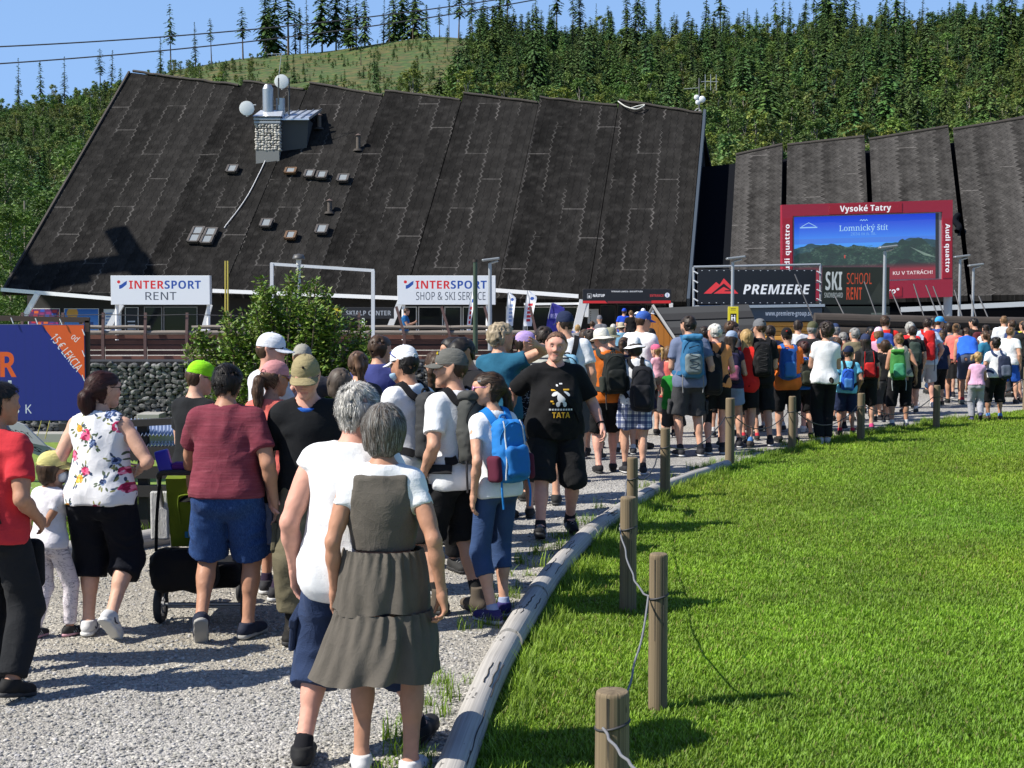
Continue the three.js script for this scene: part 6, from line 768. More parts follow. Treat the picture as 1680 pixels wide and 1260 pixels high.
  // --- hands
  const handPr = arms.map((a) => {
    const w = a.wr, S = a.thumb, N = a.palm, D = a.dir, q = (s2, n2, d2) => w.clone().addScaledVector(S, s2).addScaledVector(N, n2).addScaledVector(D, d2), k = fem ? 0.92 : 1, L = [];
    const K = [[0.029, 0.083, 0.038, 0.026, 0.02], [0.01, 0.088, 0.043, 0.029, 0.021], [-0.009, 0.085, 0.04, 0.027, 0.02], [-0.027, 0.077, 0.032, 0.021, 0.018]];
    K.forEach(([s2, d2, l1, l2, l3], i) => { const kn = q(s2 * k, 0.0, d2 * k); L.push([prim(q(s2 * 0.45, 0, 0.012), kn, 0.0165 * k, 0.0125 * k, 0.85, N)]); let p = kn, ang = a.curl * (0.55 + 0.12 * i); const ch = []; for (const [l, r0, r1, e] of [[l1, 0.0095, 0.0085, 1], [l2, 0.0085, 0.0078, 1.3], [l3, 0.0078, 0.0065, 0.9]]) { const nx = p.clone().addScaledVector(D, Math.cos(ang) * l * k).addScaledVector(N, Math.sin(ang) * l * k).addScaledVector(S, s2 * 0.12); ch.push(prim(p, nx, r0 * k, r1 * k)); p = nx; ang += a.curl * 0.75 * e; } L.push(ch); });
    L.push([prim(q(0.018, 0.006, 0.02), q(0.034, 0.014, 0.045), 0.017 * k, 0.013 * k)], [prim(q(0.034, 0.014, 0.045), q(0.048, 0.026, 0.074), 0.0115 * k, 0.0095 * k), prim(q(0.048, 0.026, 0.074), q(0.05, 0.037, 0.097), 0.0095 * k, 0.0075 * k)]);
    return { all: L.flat().concat([prim(a.wr.clone().addScaledVector(a.dir, -0.03), q(0, 0, 0.02), 0.0275 * fa, 0.024, 0.78, N)]), groups: L };
  });
  const handF = handPr.map((hp, i) => { const palm = blend([...hp.groups.filter((g) => g.length === 1).flat(), hp.all[hp.all.length - 1]], 0.018), ch = hp.groups.filter((g) => g.length > 1).map((g) => blend(g, 0.004)); return (x, y, z) => { let b = palm(x, y, z); let m = 9; for (const c of ch) m = Math.min(m, c(x, y, z)); return smin(b, m, 0.008); }; });
  // --- colours on the body
  const browL = prim(Hd(0.016, 0.024, 0.092), Hd(0.047, 0.024, 0.074), 0.0045 * hs), browR = prim(Hd(-0.016, 0.024, 0.092), Hd(-0.047, 0.024, 0.074), 0.0045 * hs), hairC = HAIR[o.hair?.c ?? 'brown'], nosePr = prim(Hd(0, -0.03, 0.1), Hd(0, -0.01, 0.095), 0.014), ckL = prim(Hd(0.045, -0.035, 0.06), Hd(0.04, -0.04, 0.07), 0.014), ckR = prim(Hd(-0.045, -0.035, 0.06), Hd(-0.04, -0.04, 0.07), 0.014), chinPr = prim(Hd(-0.045, -0.075, 0.03), Hd(0.045, -0.075, 0.03), 0.035);
  const paint = (g, head) => { const P = g.attributes.position, C = new Float32Array(P.count * 3); for (let i = 0; i < P.count; i++) { const x = P.getX(i), y = P.getY(i), z = P.getZ(i), n = 0.8 + 0.25 * fbm(x * 9, y * 9, z * 9, 3) + 0.18 * vnoise(x * 70, y * 70, z * 70); let r = skin[0] * n, gg = skin[1] * n, b = skin[2] * n; if (head) { const red = Math.max(0, 1 - Math.max(0, Math.min(pd(nosePr, x, y, z), pd(ckL, x, y, z), pd(ckR, x, y, z))) / 0.02); gg *= 1 - 0.09 * red; b *= 1 - 0.1 * red; const lp = Math.max(0, 1 - Math.max(0, pd(lipPr, x, y, z) - 0.003) / 0.0045); r = lerp(r, skin[0] * 0.85, lp); gg = lerp(gg, skin[1] * 0.66, lp); b = lerp(b, skin[2] * 0.7, lp); if (o.beard) { const bb = o.beard * clamp(1 - pd(chinPr, x, y, z) / 0.015, 0, 1) * (1 - lp); r = lerp(r, hairC[0] * 1.5 + 0.04, bb); gg = lerp(gg, hairC[1] * 1.5 + 0.04, bb); b = lerp(b, hairC[2] * 1.5 + 0.04, bb); } const br = clamp(1 - Math.max(0, Math.min(pd(browL, x, y, z), pd(browR, x, y, z))) / 0.004, 0, 1) * 0.85; r = lerp(r, hairC[0] * 1.3, br); gg = lerp(gg, hairC[1] * 1.3, br); b = lerp(b, hairC[2] * 1.3, br); } C[i * 3] = r; C[i * 3 + 1] = gg; C[i * 3 + 2] = b; } g.setAttribute('color', new THREE.BufferAttribute(C, 3)); return g; };
  const bodyB = bounds([...torso, ...neck, ...legP.flat(), ...armPr.flat()]); const hb = bounds([...skull, ...ears, ...fine], 0.012); hb[0].y = Math.min(hb[0].y, cutP.y - 0.03); hb[0].min(cutP.clone().addScalar(-0.065)); hb[1].max(cutP.clone().addScalar(0.065));
  const bg = [paint(surf(bodyF, bodyB, CB), false), paint(surf(cutHead, hb, CH), true)]; arms.forEach((a, i) => { if (o.noHand !== a.sg) bg.push(paint(surf(handF[i], bounds(handPr[i].all, 0.008), CHAND), false)); });
  const fin = (g) => g.scale(s, s, s), uvT = (g, sc = 1) => { const P = g.attributes.position, N = g.attributes.normal, U = new Float32Array(P.count * 2), v = V(), n = V(); for (let i = 0; i < P.count; i++) { v.fromBufferAttribute(P, i).sub(pel).applyQuaternion(ti); U[i * 2] = (v.x + 0.55 * v.z * (v.x > 0 ? -1 : 1) * 0) / sc + 0.5; U[i * 2 + 1] = v.y / sc; } g.setAttribute('uv', new THREE.BufferAttribute(U, 2)); return g; };
  part('body', fin(merge(bg)), skinMat, root);
  const fold = (amp, fx, fy) => { const q = sd * 0.37; return (x, y, z) => { const a = vnoise(x * fx + q, y * fy + 3 * vnoise(x * 6, y * 6, z * 6 + q), z * fx), b = vnoise(x * fx * 2.1, y * fy * 1.9 + q, z * fx * 2.1); return amp * ((1 - Math.abs(2 * a - 1)) * 1.2 + 0.5 * b - 0.85); }; };
  // --- top
  let topF = null; const tp = o.topw;
  const topHem = tp ? tp.hem ?? -0.06 : 0, loose = tp ? tp.loose ?? (fem ? 0.5 : 1) : 0;
  if (tp) {
    const th = 0.009 + 0.009 * loose, infl = (p, r) => prim(p.a, p.b, p.ra + r, p.ra + p.rd + r, p.e ? 1 / (p.e + 1) : 1, p.e ? V(p.fx, p.fy, p.fz) : null), L = torso.slice(3).map((p) => infl(p, th)); if (topHem < 0.05) L.push(infl(torso[0], th + 0.012), infl(torso[1], th + 0.008), infl(torso[2], th + 0.008));
    L.push(prim(T(0, 0.3, -0.004), T(0, Math.max(topHem, -0.02), 0.004), (W[2] * (0.7 + 0.3 * G)) * 0.92 + th, (lerp(W[0], W[2], loose * 0.75) * G + th * 1.4 + 0.01 + (belly ? belly * 0.02 : 0)) * (topHem < -0.1 ? 1.06 : 1), belly ? 0.84 : 0.8, F));
    const fC = blend(L, 0.05), sl = tp.sleeve ?? 0.5, hemP = T(0, topHem, 0), wob = fold(0.0075 * (0.35 + loose) * (near > 1 ? 1.15 : 1), 9, tp.tight ? 20 : 11), nk = prim(T(0, 0.478, 0.0 + (tp.vneck ?? 0)), T(0, 0.62, -0.012), (fem ? 0.062 : 0.066) * (tp.neck ?? 1) * (0.8 + 0.2 * G), 0.1), slv = arms.map((a) => { if (sl <= 0) return null; const total = sl > 1 ? 2 : 1, e1 = a.sh.clone().lerp(a.el, Math.min(1, sl)), r0 = (0.066 + 0.01 * loose) * As * fa, r1 = (0.054 + 0.018 * loose) * As * fa, l = [prim(a.sh.clone().addScaledVector(RT, -a.sg * 0.02), e1.clone().addScaledVector(a.el.clone().sub(a.sh).normalize(), 0.05), r0, r1)]; let pt = e1, n = a.el.clone().sub(a.sh).normalize(); if (sl > 1) { pt = a.el.clone().lerp(a.wr, sl - 1); n = a.dir; l[0] = prim(a.sh, a.el, r0, r1); l.push(prim(a.el, pt.clone().addScaledVector(n, 0.04), r1, 0.042 * As)); } const f = blend(l, 0.02); return { f, l, pt, n }; });
    topF = (x, y, z, raw) => { let b = fC(x, y, z); if (!raw) b = Math.max(b, (hemP.x - x) * UPt.x + (hemP.y - y) * UPt.y + (hemP.z - z) * UPt.z); for (let i = 0; i < 2; i++) { const q = slv[i]; if (!q) { if (tp.tank) { const a = arms[i], c = Math.hypot(x - a.sh.x, y - a.sh.y, z - a.sh.z); b = smax(b, 0.072 * As - c, 0.01); } continue; } const e = q.f(x, y, z); b = smin(b, Math.max(e, (x - q.pt.x) * q.n.x + (y - q.pt.y) * q.n.y + (z - q.pt.z) * q.n.z), 0.012 + 0.03 * clamp(1 - Math.hypot(x - shs[i].x, y - shs[i].y, z - shs[i].z) / 0.15, 0, 1)); } if (!raw) b = smax(b, -pd(nk, x, y, z), 0.006); if (b < 0.03 && b > -0.03) b -= wob(x, y, z); return b; };
    const bb = bounds([...L, ...slv.filter(Boolean).flatMap((q) => q.l)], 0.02);
    const g = uvT(surf((x, y, z) => topF(x, y, z, false), bb, CC), tp.sc ?? 1); part(tp.name ?? 'shirt', fin(g), tp.mat ?? fab(tp.c, tp), root);
    if (tp.over) { const ov = tp.over, hy = T(0, ov.hem, 0), nk2 = prim(T(0, 0.485, 0.02), T(0, 0.62, -0.01), 0.068, 0.09), of = (x, y, z) => { let b = Math.min(fC(x, y, z), topF(x, y, z, true)) - 0.007; const px = (x - pel.x) * RT.x + (y - pel.y) * RT.y + (z - pel.z) * RT.z, py = (x - pel.x) * UPt.x + (y - pel.y) * UPt.y + (z - pel.z) * UPt.z; b = Math.max(b, (hy.x - x) * UPt.x + (hy.y - y) * UPt.y + (hy.z - z) * UPt.z, py - 0.475); b = smax(b, Math.abs(px) - sw * lerp(0.93, 0.82, smoothstep(py, 0.3, 0.46)) - Math.max(0, 0.3 - py) * 0.6, 0.008); b = smax(b, -pd(nk2, x, y, z), 0.006); if (b < 0.03 && b > -0.03) b -= 0.6 * wob(x, y, z); return b; };
      part('bodice', fin(uvT(surf(of, bb, CC), 1)), ov.mat, root);
      const fq = []; for (let k = 0; k < 24; k++) fq.push([6 + Math.floor(k * 1.4), rr(0, 6.28), rr(0.4, 1)]);
      ov.tiers.forEach(([ya, yb, ra, rb2, sh, ae], ti2) => { const P = [], I = [], U = [], nA = 260, nY = 26; for (let j = 0; j <= nY; j++) for (let i = 0; i <= nA; i++) { const t = j / nY, a = i / nA * 6.28318; let f = 0, n = 0; for (const [q, ph, w] of fq) { const lim = lerp(40, 15, Math.sqrt(t)), ww = w * smoothstep(lim, q - 6, q + 6) * (q < 14 ? t + 0.15 : 1); f += ww * Math.sin(a * q + ph + ti2 * 3 + 0.8 * t * Math.sin(ph * 3)); n += w * 0.5; } const amp = lerp(0.01, ae, Math.pow(t, 1.1)), rad = lerp(ra, rb2, Math.pow(t, 0.85)) + amp * (0.75 + f / Math.sqrt(n) * 0.8) + 0.008 * Math.sin(t * 3.14); const dx = (sh ?? 0) * t * t, p = T(Math.cos(a) * rad * 1.04 + dx, 0, Math.sin(a) * rad * 0.82); p.y = pel.y + lerp(ya, yb, t) + 0.012 * Math.sin(a * 3 + 1) * t; P.push(p); U.push([i / nA * 2, t * 0.3]); } for (let j = 0; j < nY; j++) for (let i = 0; i < nA; i++) { const a = j * (nA + 1) + i, b = a + nA + 1; I.push(a, a + 1, b, a + 1, b + 1, b); } part('skirt_tier', fin(poly(P, U, I)), ov.mat, root); });
    }
    if (tp.collar) { const cl = [], n = 26; for (let i = 0; i <= n; i++) { const a = i / n * 6.283, c = T(0, 0.49, -0.006), p = c.addScaledVector(RT, Math.cos(a) * 0.078 * gw).addScaledVector(F, Math.sin(a) * 0.082).addScaledVector(UPt, -0.035 * Math.max(0, Math.sin(a)) + 0.012); cl.push(p); } cl.pop(); part('collar', fin(tube(cl, 0.0165, 50, 7, true)), fab(tp.collar), root); }
    if (tp.print) { const pr = tp.print, pts = [], U = [], I = [], nx = 12, ny = 12, bk = pr.back ? -1 : 1; for (let j = 0; j <= ny; j++) for (let i = 0; i <= nx; i++) { let p = T(pr.x + (i / nx - 0.5) * pr.w * bk, pr.y + (j / ny - 0.5) * pr.h, bk * 0.4); const dirn = F.clone().multiplyScalar(-bk); for (let q = 0; q < 40; q++) { const dd = topF(p.x, p.y, p.z, false); if (dd < 0.002) break; p.addScaledVector(dirn, dd * 0.8); } pts.push(p.addScaledVector(dirn, -0.004)); U.push([i / nx, j / ny]); } for (let j = 0; j < ny; j++) for (let i = 0; i < nx; i++) { const a = j * (nx + 1) + i, b = a + nx + 1; I.push(a, a + 1, b + 1, a, b + 1, b); } const m = phys([1, 1, 1], 0.8, { map: pr.tex, transparent: true, alphaTest: 0.5, side: THREE.DoubleSide }); part('print', fin(poly(pts, U, I)), m, root); }
  }
  // --- bottoms
  const bt = o.bot; let beltF = null;
  if (bt) {
    const th = 0.005 + 0.009 * (bt.loose ?? 0.6), len = bt.len ?? 0.9, lo = bt.loose ?? 0.6, P0 = torso.slice(0, 3).map((p) => prim(p.a, p.b, p.ra + th, p.ra + p.rd + th, p.e ? 1 / (p.e + 1) : 1, p.e ? V(p.fx, p.fy, p.fz) : null)); P0.push(prim(T(0, 0.0, 0), T(0, 0.09, 0), W[0] * G + th + 0.004, W[0] * G * 0.98 + th, 0.8, F)); if (belly > 0.3) P0.push(prim(T(0, 0.02, 0.03), T(0, 0.06, 0.03), 0.105 * G));
    const fP = blend(P0, 0.04), wp = T(0, bt.waist ?? 0.075, 0), wob = fold(0.0115 * (0.25 + lo), 9, 12), LG = legs.map((l, i) => { const r0 = (fem ? 0.096 : 0.092) * G + th, rk = 0.06 * Ls + 0.012 + 0.034 * lo, ra = 0.043 * Ls + 0.01 + 0.03 * lo, list = []; let pt, n; const thn = l.kn.clone().sub(l.hip).normalize(), shn = l.an.clone().sub(l.kn).normalize(); if (len <= 1) { pt = l.hip.clone().lerp(l.kn, len); n = thn; list.push(prim(l.hip.clone().add(V(0, 0.02, 0)), pt.clone().addScaledVector(n, 0.08), r0, lerp(r0, rk, len) + 0.012 * lo)); } else { pt = l.kn.clone().lerp(l.an, len - 1); n = shn; list.push(prim(l.hip.clone().add(V(0, 0.02, 0)), l.kn, r0, rk)); const sh = l.an.clone().sub(l.kn), bk = V(0, 0, -1); list.push(prim(l.kn, pt.clone().addScaledVector(n, 0.06), rk, lerp(rk, ra, len - 1)), prim(l.kn.clone().addScaledVector(sh, 0.1), l.kn.clone().addScaledVector(sh, Math.min(0.45, len - 1)).addScaledVector(bk, 0.014), 0.048 * Ls + th * 0.6, 0.05 * Ls + th * 0.6)); } return { f: blend(list, 0.03), list, pt, n }; });
    const bf = (x, y, z) => { let b = Math.max(fP(x, y, z), (x - wp.x) * UPt.x + (y - wp.y) * UPt.y + (z - wp.z) * UPt.z); let m = 9; for (const q of LG) { const e = Math.max(q.f(x, y, z), (x - q.pt.x) * q.n.x + (y - q.pt.y) * q.n.y + (z - q.pt.z) * q.n.z); m = Math.min(m, e); } b = smin(b, m, 0.03); if (b < 0.03 && b > -0.03) b -= wob(x, y, z); return b; };
    if (!bt.skirt) { const g = uvT(surf(bf, bounds([...P0, ...LG.flatMap((q) => q.list)], 0.02), CC), bt.sc ?? 1); bt.bump ??= 0.008; part(bt.name ?? (len > 1.5 ? 'trousers' : len > 1.05 ? 'capri_trousers' : 'shorts'), fin(g), bt.mat ?? fab(bt.c, bt), root); }
    else { const P = [], I = [], U = [], nA = 72, nY = 22, top = bt.waist ?? 0.07, L = bt.skirt; for (let j = 0; j <= nY; j++) for (let i = 0; i <= nA; i++) { const t = j / nY, a = i / nA * 6.283, rad = lerp(W[0] * G * 1.1, bt.flare ?? 0.24, Math.pow(t, 0.8)) + 0.012 * t * Math.sin(a * 9 + 3 * vnoise(a * 2, 1, sd)), y = lerp(top, -L, t); const p = T(Math.cos(a) * rad, 0, Math.sin(a) * rad * 0.85); p.y = pel.y + y; P.push(p); U.push([i / nA, t]); } for (let j = 0; j < nY; j++) for (let i = 0; i < nA; i++) { const a = j * (nA + 1) + i, b = a + nA + 1; I.push(a, a + 1, b, a + 1, b + 1, b); } part('skirt', fin(poly(P, U, I)), fab(bt.c, bt), root); }
    if (bt.pockets) for (const l of [0, 1]) { const q = legs[l], m = q.hip.clone().lerp(q.kn, 0.72), out = RT.clone().multiplyScalar(q.sg), n = q.kn.clone().sub(q.hip).normalize(); const p = m.clone().addScaledVector(out, 0.3); for (let k = 0; k < 40; k++) { const dd = bf(p.x, p.y, p.z); if (dd < 0.003) break; p.addScaledVector(out, -dd * 0.8); } const mm = new THREE.Matrix4().makeBasis(V().crossVectors(n.clone().negate(), out).normalize(), n.clone().negate(), out); part('pocket', fin(merge([rbox(0.14, 0.16, 0.03, 0.012).applyMatrix4(mm.clone().setPosition(p)), rbox(0.145, 0.05, 0.036, 0.01, 0, 0.07, 0.002).applyMatrix4(mm.clone().setPosition(p))])), bt.mat ?? fab(bt.c, bt), root); }
    if (bt.belt) { const pts = []; for (let i = 0; i < 28; i++) { const a = i / 28 * 6.283, p = T(Math.cos(a) * 0.3, 0.06, Math.sin(a) * 0.3), c = T(0, 0.06, 0), dd = c.clone().sub(p).normalize(); for (let k = 0; k < 40; k++) { const e = bf(p.x, p.y, p.z); if (e < 0.004) break; p.addScaledVector(dd, e * 0.8); } pts.push(p); } part('belt', fin(tube(pts, 0.016, 56, 6, true)), leatherMat(bt.belt), root); }
  }
  // --- shoes
  const sh = o.shoe ?? {}; legs.forEach((l, li) => {
    if (o.noShoe) return; const boot = sh.boot ? 1 : 0, q = (a, u, w = 0) => l.an.clone().addScaledVector(l.dir, a).addScaledVector(l.fu, u - 0.078).addScaledVector(l.side, w), gl = o.footK ?? 1, L = [prim(q(-0.045, 0.045), q(0.02, 0.056), 0.04, 0.041), prim(q(0.0, 0.056), q(0.145 * gl, 0.034), 0.044, 0.038, 0.82, l.fu), prim(q(0.07, 0.036, 0.008 * l.sg), q(0.15 * gl, 0.032, -0.004 * l.sg), 0.043, 0.035, 0.72, l.fu), prim(q(-0.005, 0.06), q(-0.012, 0.1 + boot * 0.075), 0.045 + boot * 0.008, 0.047 + boot * 0.006)];
    const f = blend(L, 0.025), f2 = (x, y, z) => { const u = (x - l.an.x) * l.fu.x + (y - l.an.y) * l.fu.y + (z - l.an.z) * l.fu.z + 0.078; let b = f(x, y, z); b = Math.max(b, 0.016 - u, u - 0.095 - boot * 0.07); return b; };
    const up = part('shoe', fin(surf(f2, bounds(L, 0.02), near === 0 ? 0.0085 : near === 1 ? 0.0115 : 0.016)), sh.mat ?? fab(sh.c ?? [0.03, 0.03, 0.03], { rough: 0.75, spec: 0.4 }), root), so = [prim(q(-0.045, 0.012), q(0.03, 0.012), 0.045, 0.04, 1), prim(q(0.03, 0.012), q(0.15 * gl, 0.012), 0.042, 0.043, 1)], fs = blend(so, 0.02), fs2 = (x, y, z) => { const u = (x - l.an.x) * l.fu.x + (y - l.an.y) * l.fu.y + (z - l.an.z) * l.fu.z + 0.078; return Math.max(fs(x, y, z), u - 0.024 - boot * 0.006, -u - 0.002); };
    part('sole', fin(surf(fs2, bounds(so, 0.02), near === 0 ? 0.0085 : near === 1 ? 0.0115 : 0.016)), sh.sole ? std(sh.sole, 0.65) : rubberMat, up);
    if (near < 2 && !sh.slip) { const lac = []; for (let k = 0; k < 4 + boot * 2; k++) { const a = 0.1 - k * 0.022, u = 0.066 + k * 0.012; lac.push(tube([q(a, u - 0.004, -0.022), q(a, u + 0.014, 0), q(a, u - 0.004, 0.022)], 0.0032, 8, 4)); } part('laces', fin(merge(lac)), fab(sh.lace ?? [0.3, 0.3, 0.3]), up); }
    if (sh.stripe && near < 2) { const st = []; for (const sg of [-1, 1]) for (let k = 0; k < (sh.tick ? 1 : 3); k++) { const a = 0.02 + k * 0.022; st.push(tube(sh.tick ? [q(-0.03, 0.055, sg * 0.047), q(0.0, 0.035, sg * 0.05), q(0.07, 0.06, sg * 0.043)] : [q(a, 0.03, sg * 0.052), q(a - 0.018, 0.07, sg * 0.043)], sh.tick ? 0.006 : 0.0045, 8, 4)); } part('stripe', fin(merge(st)), fab(sh.stripe), up); }
    if (sh.sock) { const sk = sh.sockH ?? 0.07, c = [prim(q(-0.008, 0.07), l.an.clone().lerp(l.kn, sk / 0.42 + 0.02), 0.045 * Ls, 0.041 * Ls)], n = l.kn.clone().sub(l.an).normalize(), pt = l.an.clone().addScaledVector(n, sk + boot * 0.05), fk = blend(c, 0.01); part('sock', fin(surf((x, y, z) => Math.max(fk(x, y, z), (x - pt.x) * n.x + (y - pt.y) * n.y + (z - pt.z) * n.z), bounds(c, 0.05), near < 2 ? 0.01 : 0.016)), fab(sh.sock), root); }
    if (sh.brace && li === sh.braceLeg) { const c = [prim(l.kn.clone().lerp(l.hip, 0.2), l.kn.clone().lerp(l.an, 0.25), 0.068 * Ls, 0.06 * Ls)]; part('knee_brace', fin(surf(blend(c, 0.01), bounds(c), 0.018)), fab([0.015, 0.015, 0.017]), root); }
  });
  // --- eyes
  if (near < 2 && !o.noFace) for (const sg of [-1, 1]) { const c = Hd(sg * 0.031, -0.001, 0.0795), e = part('eye', fin(new THREE.SphereGeometry(0.0108 * hs, 14, 10).translate(c.x, c.y, c.z)), eyeWhite, root), i2 = Hd(sg * 0.031, -0.001, 0.0863); part('iris', fin(new THREE.SphereGeometry(0.0052 * hs, 10, 8).translate(i2.x, i2.y, i2.z)), irisMat, e); }
  // --- hair
  const hr = o.hair ?? {}, hst = hr.s ?? (fem ? 'bob' : 'short'), hatOn = !!o.hat;
  if (hst !== 'none') {
    const off = { buzz: 0.008, short: 0.015, thick: 0.019, curly: 0.03, tied: 0.014, bob: 0.02, bobl: 0.023, long: 0.018, braid: 0.014 }[hst] ?? 0.014, cap = h3([[0, 0.014, -0.03, 0, 0.014, 0.01, 0.088 + off * (hatOn ? 0.5 : 1), 0.084 + off * (hatOn ? 0.5 : 1), 0.88, [1, 0, 0]], ...(hst === 'bob' || hst === 'bobl' || hst === 'long' ? [[0, -0.01, -0.03, 0, -0.06, -0.032, 0.096 + off * 0.3, 0.09, 0.92, [0, 0, 1]]] : [[0, -0.02, -0.035, 0, -0.06, -0.03, hatOn ? 0.064 : 0.07 + off, hatOn ? 0.055 : 0.058 + off * 0.5, 1]])]), extra = [], strands = [];
    if (hst === 'tied' || hst === 'braid') { const n = hr.pony ?? [[0, 0.03, -0.125, 0.022], [0, 0.0, -0.165, 0.032], [0, -0.07, -0.16, 0.034], [0, -0.15, -0.135, 0.028], [0, -0.22, -0.12, 0.012]]; for (let i = 0; i + 1 < n.length; i++) extra.push(prim(Hd(...n[i].slice(0, 3)), Hd(...n[i + 1].slice(0, 3)), n[i][3] * hs, n[i + 1][3] * hs)); }
    if (hst === 'bun') extra.push(prim(Hd(0, 0.06, -0.125), Hd(0.01, 0.065, -0.13), 0.036 * hs));
    if (hst === 'bob' || hst === 'bobl') extra.push(...h3([[0.07, -0.01, -0.015, 0.066, -0.075, -0.005, 0.026, 0.022, 0.8, [1, 0, 0]], [-0.07, -0.01, -0.015, -0.066, -0.075, -0.005, 0.026, 0.022, 0.8, [1, 0, 0]], [-0.045, -0.06, -0.055, 0.045, -0.06, -0.055, 0.045, 0.045], [-0.03, -0.1, -0.06, 0.03, -0.1, -0.06, 0.032, 0.032]]));
    if (hst === 'long') { const n = hr.len ?? 0.3; for (const x of [-0.06, -0.02, 0.02, 0.06]) extra.push(prim(Hd(x * 0.9, -0.02, -0.07), V().copy(Hd(x * 1.15, 0, -0.085)).addScaledVector(UPt, -n), 0.036 * hs, 0.02)); }
    const fc = blend(cap, 0.02), fx = extra.length ? blend(extra, 0.016) : null, nape = hr.nape ?? (fem ? -0.1 : -0.085), hl = hr.line ?? (fem ? 0.06 : 0.07), amp = hst === 'curly' ? 0.014 : hst === 'buzz' ? 0.002 : 0.0045, fr = hst === 'curly' ? 42 : 34, inv = hq.clone().invert(), vv = V(), bobby = hst === 'bob' || hst === 'bobl' || hst === 'long';
    const hf = (x, y, z) => { let b = fc(x, y, z); vv.set(x - hc.x, y - hc.y, z - hc.z).applyQuaternion(inv).multiplyScalar(1 / hs); const hx = vv.x, hy = vv.y, hz = vv.z; const front = hz - (hy > hl ? 0.12 : bobby ? 0.04 + 0.35 * Math.max(0, hy - 0.0) : 0.02 + 0.5 * Math.max(0, hy)), face = hz > 0 ? hl - 0.9 * Math.max(0, 0.08 - hz) * (bobby ? 1.6 : 1) - hy + (0.012 * (vnoise(hx * 90, 1, sd) - 0.5)) : -1, ear = !bobby && hy < 0.02 && hz > -0.035 + 0.012 * vnoise(hx * 50, hy * 50, 2) && hz < 0.05 ? 0.02 - 0 * hy : -1; b = Math.max(b, Math.min(0.05, Math.max(hz - 0.13, face * (hz > 0.0 ? 1 : 0))), nape - hy + 0.02 * (vnoise(hx * 60, 3, sd) - 0.5)); if (ear > 0) b = Math.max(b, Math.min(0.03, 0.014 - Math.abs(hy - 0.02) * 0 + 0.0)); if (hatOn) b = Math.max(b, hy - 0.03); if (fx) b = smin(b, fx(x, y, z), 0.012); if (b < 0.03) b -= amp * (vnoise(hx * fr, hy * fr * (bobby ? 0.35 : 0.7), hz * fr) + 0.6 * vnoise(hx * fr * 2.3, hy * fr * (bobby ? 0.7 : 1.6), hz * fr * 2.3) - 0.5); return b; };
    const hB = bounds([...cap, ...extra], 0.03), hcell = near === 0 ? 0.0062 : CH, g = surf(hf, hB, hcell), P = g.attributes.position, C = new Float32Array(P.count * 3), tipC = hr.tip ? HAIR[hr.tip] : null; const shade = (x, y, z) => 0.55 + 0.9 * vnoise(x * 55, y * 12, z * 55);
    for (let i = 0; i < P.count; i++) { const k = shade(P.getX(i), P.getY(i), P.getZ(i)), m = tipC ? clamp(vnoise(P.getX(i) * 70, P.getY(i) * 8, P.getZ(i) * 70) * 1.6 - 0.4, 0, 1) : 0; for (let c = 0; c < 3; c++) C[i * 3 + c] = (tipC ? lerp(hairC[c], tipC[c], m) : hairC[c]) * k; } g.setAttribute('color', new THREE.BufferAttribute(C, 3));
    const gs = [g];
    if (near === 0 && hst !== 'none') { // strands combed along the surface
      const n = hr.n ?? (hatOn ? 500 : 1500), SP = [], SC = [], SI = [], gf = (p) => { const e = 0.004, a = hf(p.x + e, p.y, p.z) - hf(p.x - e, p.y, p.z), b = hf(p.x, p.y + e, p.z) - hf(p.x, p.y - e, p.z), c = hf(p.x, p.y, p.z + e) - hf(p.x, p.y, p.z - e), v = V(a, b, c); return v.lengthSq() > 1e-12 ? v.normalize() : V(0, 1, 0); }, Nn = g.attributes.normal;
      for (let k = 0; k < n; k++) {
        const i = Math.floor(rnd() * P.count), p = V().fromBufferAttribute(P, i), rel = p.clone().sub(hc).applyQuaternion(inv); if (hatOn && rel.y > 0.02 * hs) continue; const crown = Hd(0.01, 0.1, -0.05); let flow = p.clone().sub(crown); if (hst === 'tied' || hst === 'braid') { const tgt = Hd(...(hr.pony?.[0] ?? [0, 0.03, -0.125]).slice(0, 3)), toT = tgt.clone().sub(p); flow = toT.length() > 0.05 && rel.z > -0.13 * hs && rel.y > -0.09 * hs ? toT : UPt.clone().negate().addScaledVector(hF, 0.05); } else if (rel.y < 0.03) flow = UPt.clone().negate().add(V(rr(-0.15, 0.15), 0, rr(-0.15, 0.15)));
        if (hst === 'curly') flow = V(rr(-1, 1), rr(-1, 1), rr(-1, 1)); const segs = 4, len = (hr.sl ?? (bobby ? 0.075 : hst === 'tied' ? 0.09 : hst === 'buzz' ? 0.01 : 0.03)) * rr(0.6, 1.3), w = (near === 0 ? 0.0013 : 0.002) * rr(0.7, 1.5), lift = hr.lift ?? (bobby ? 0.003 : 0.004), kc = rr(0.45, 1.7), col = (tipC && rnd() < 0.5 ? tipC : hairC).map((c) => c * kc), b0 = SP.length / 3; let q = p.clone().addScaledVector(V().fromBufferAttribute(Nn, i), -0.002), n2 = V().fromBufferAttribute(Nn, i), dr = flow.addScaledVector(n2, -flow.dot(n2)).normalize(); if (!isFinite(dr.x)) continue;
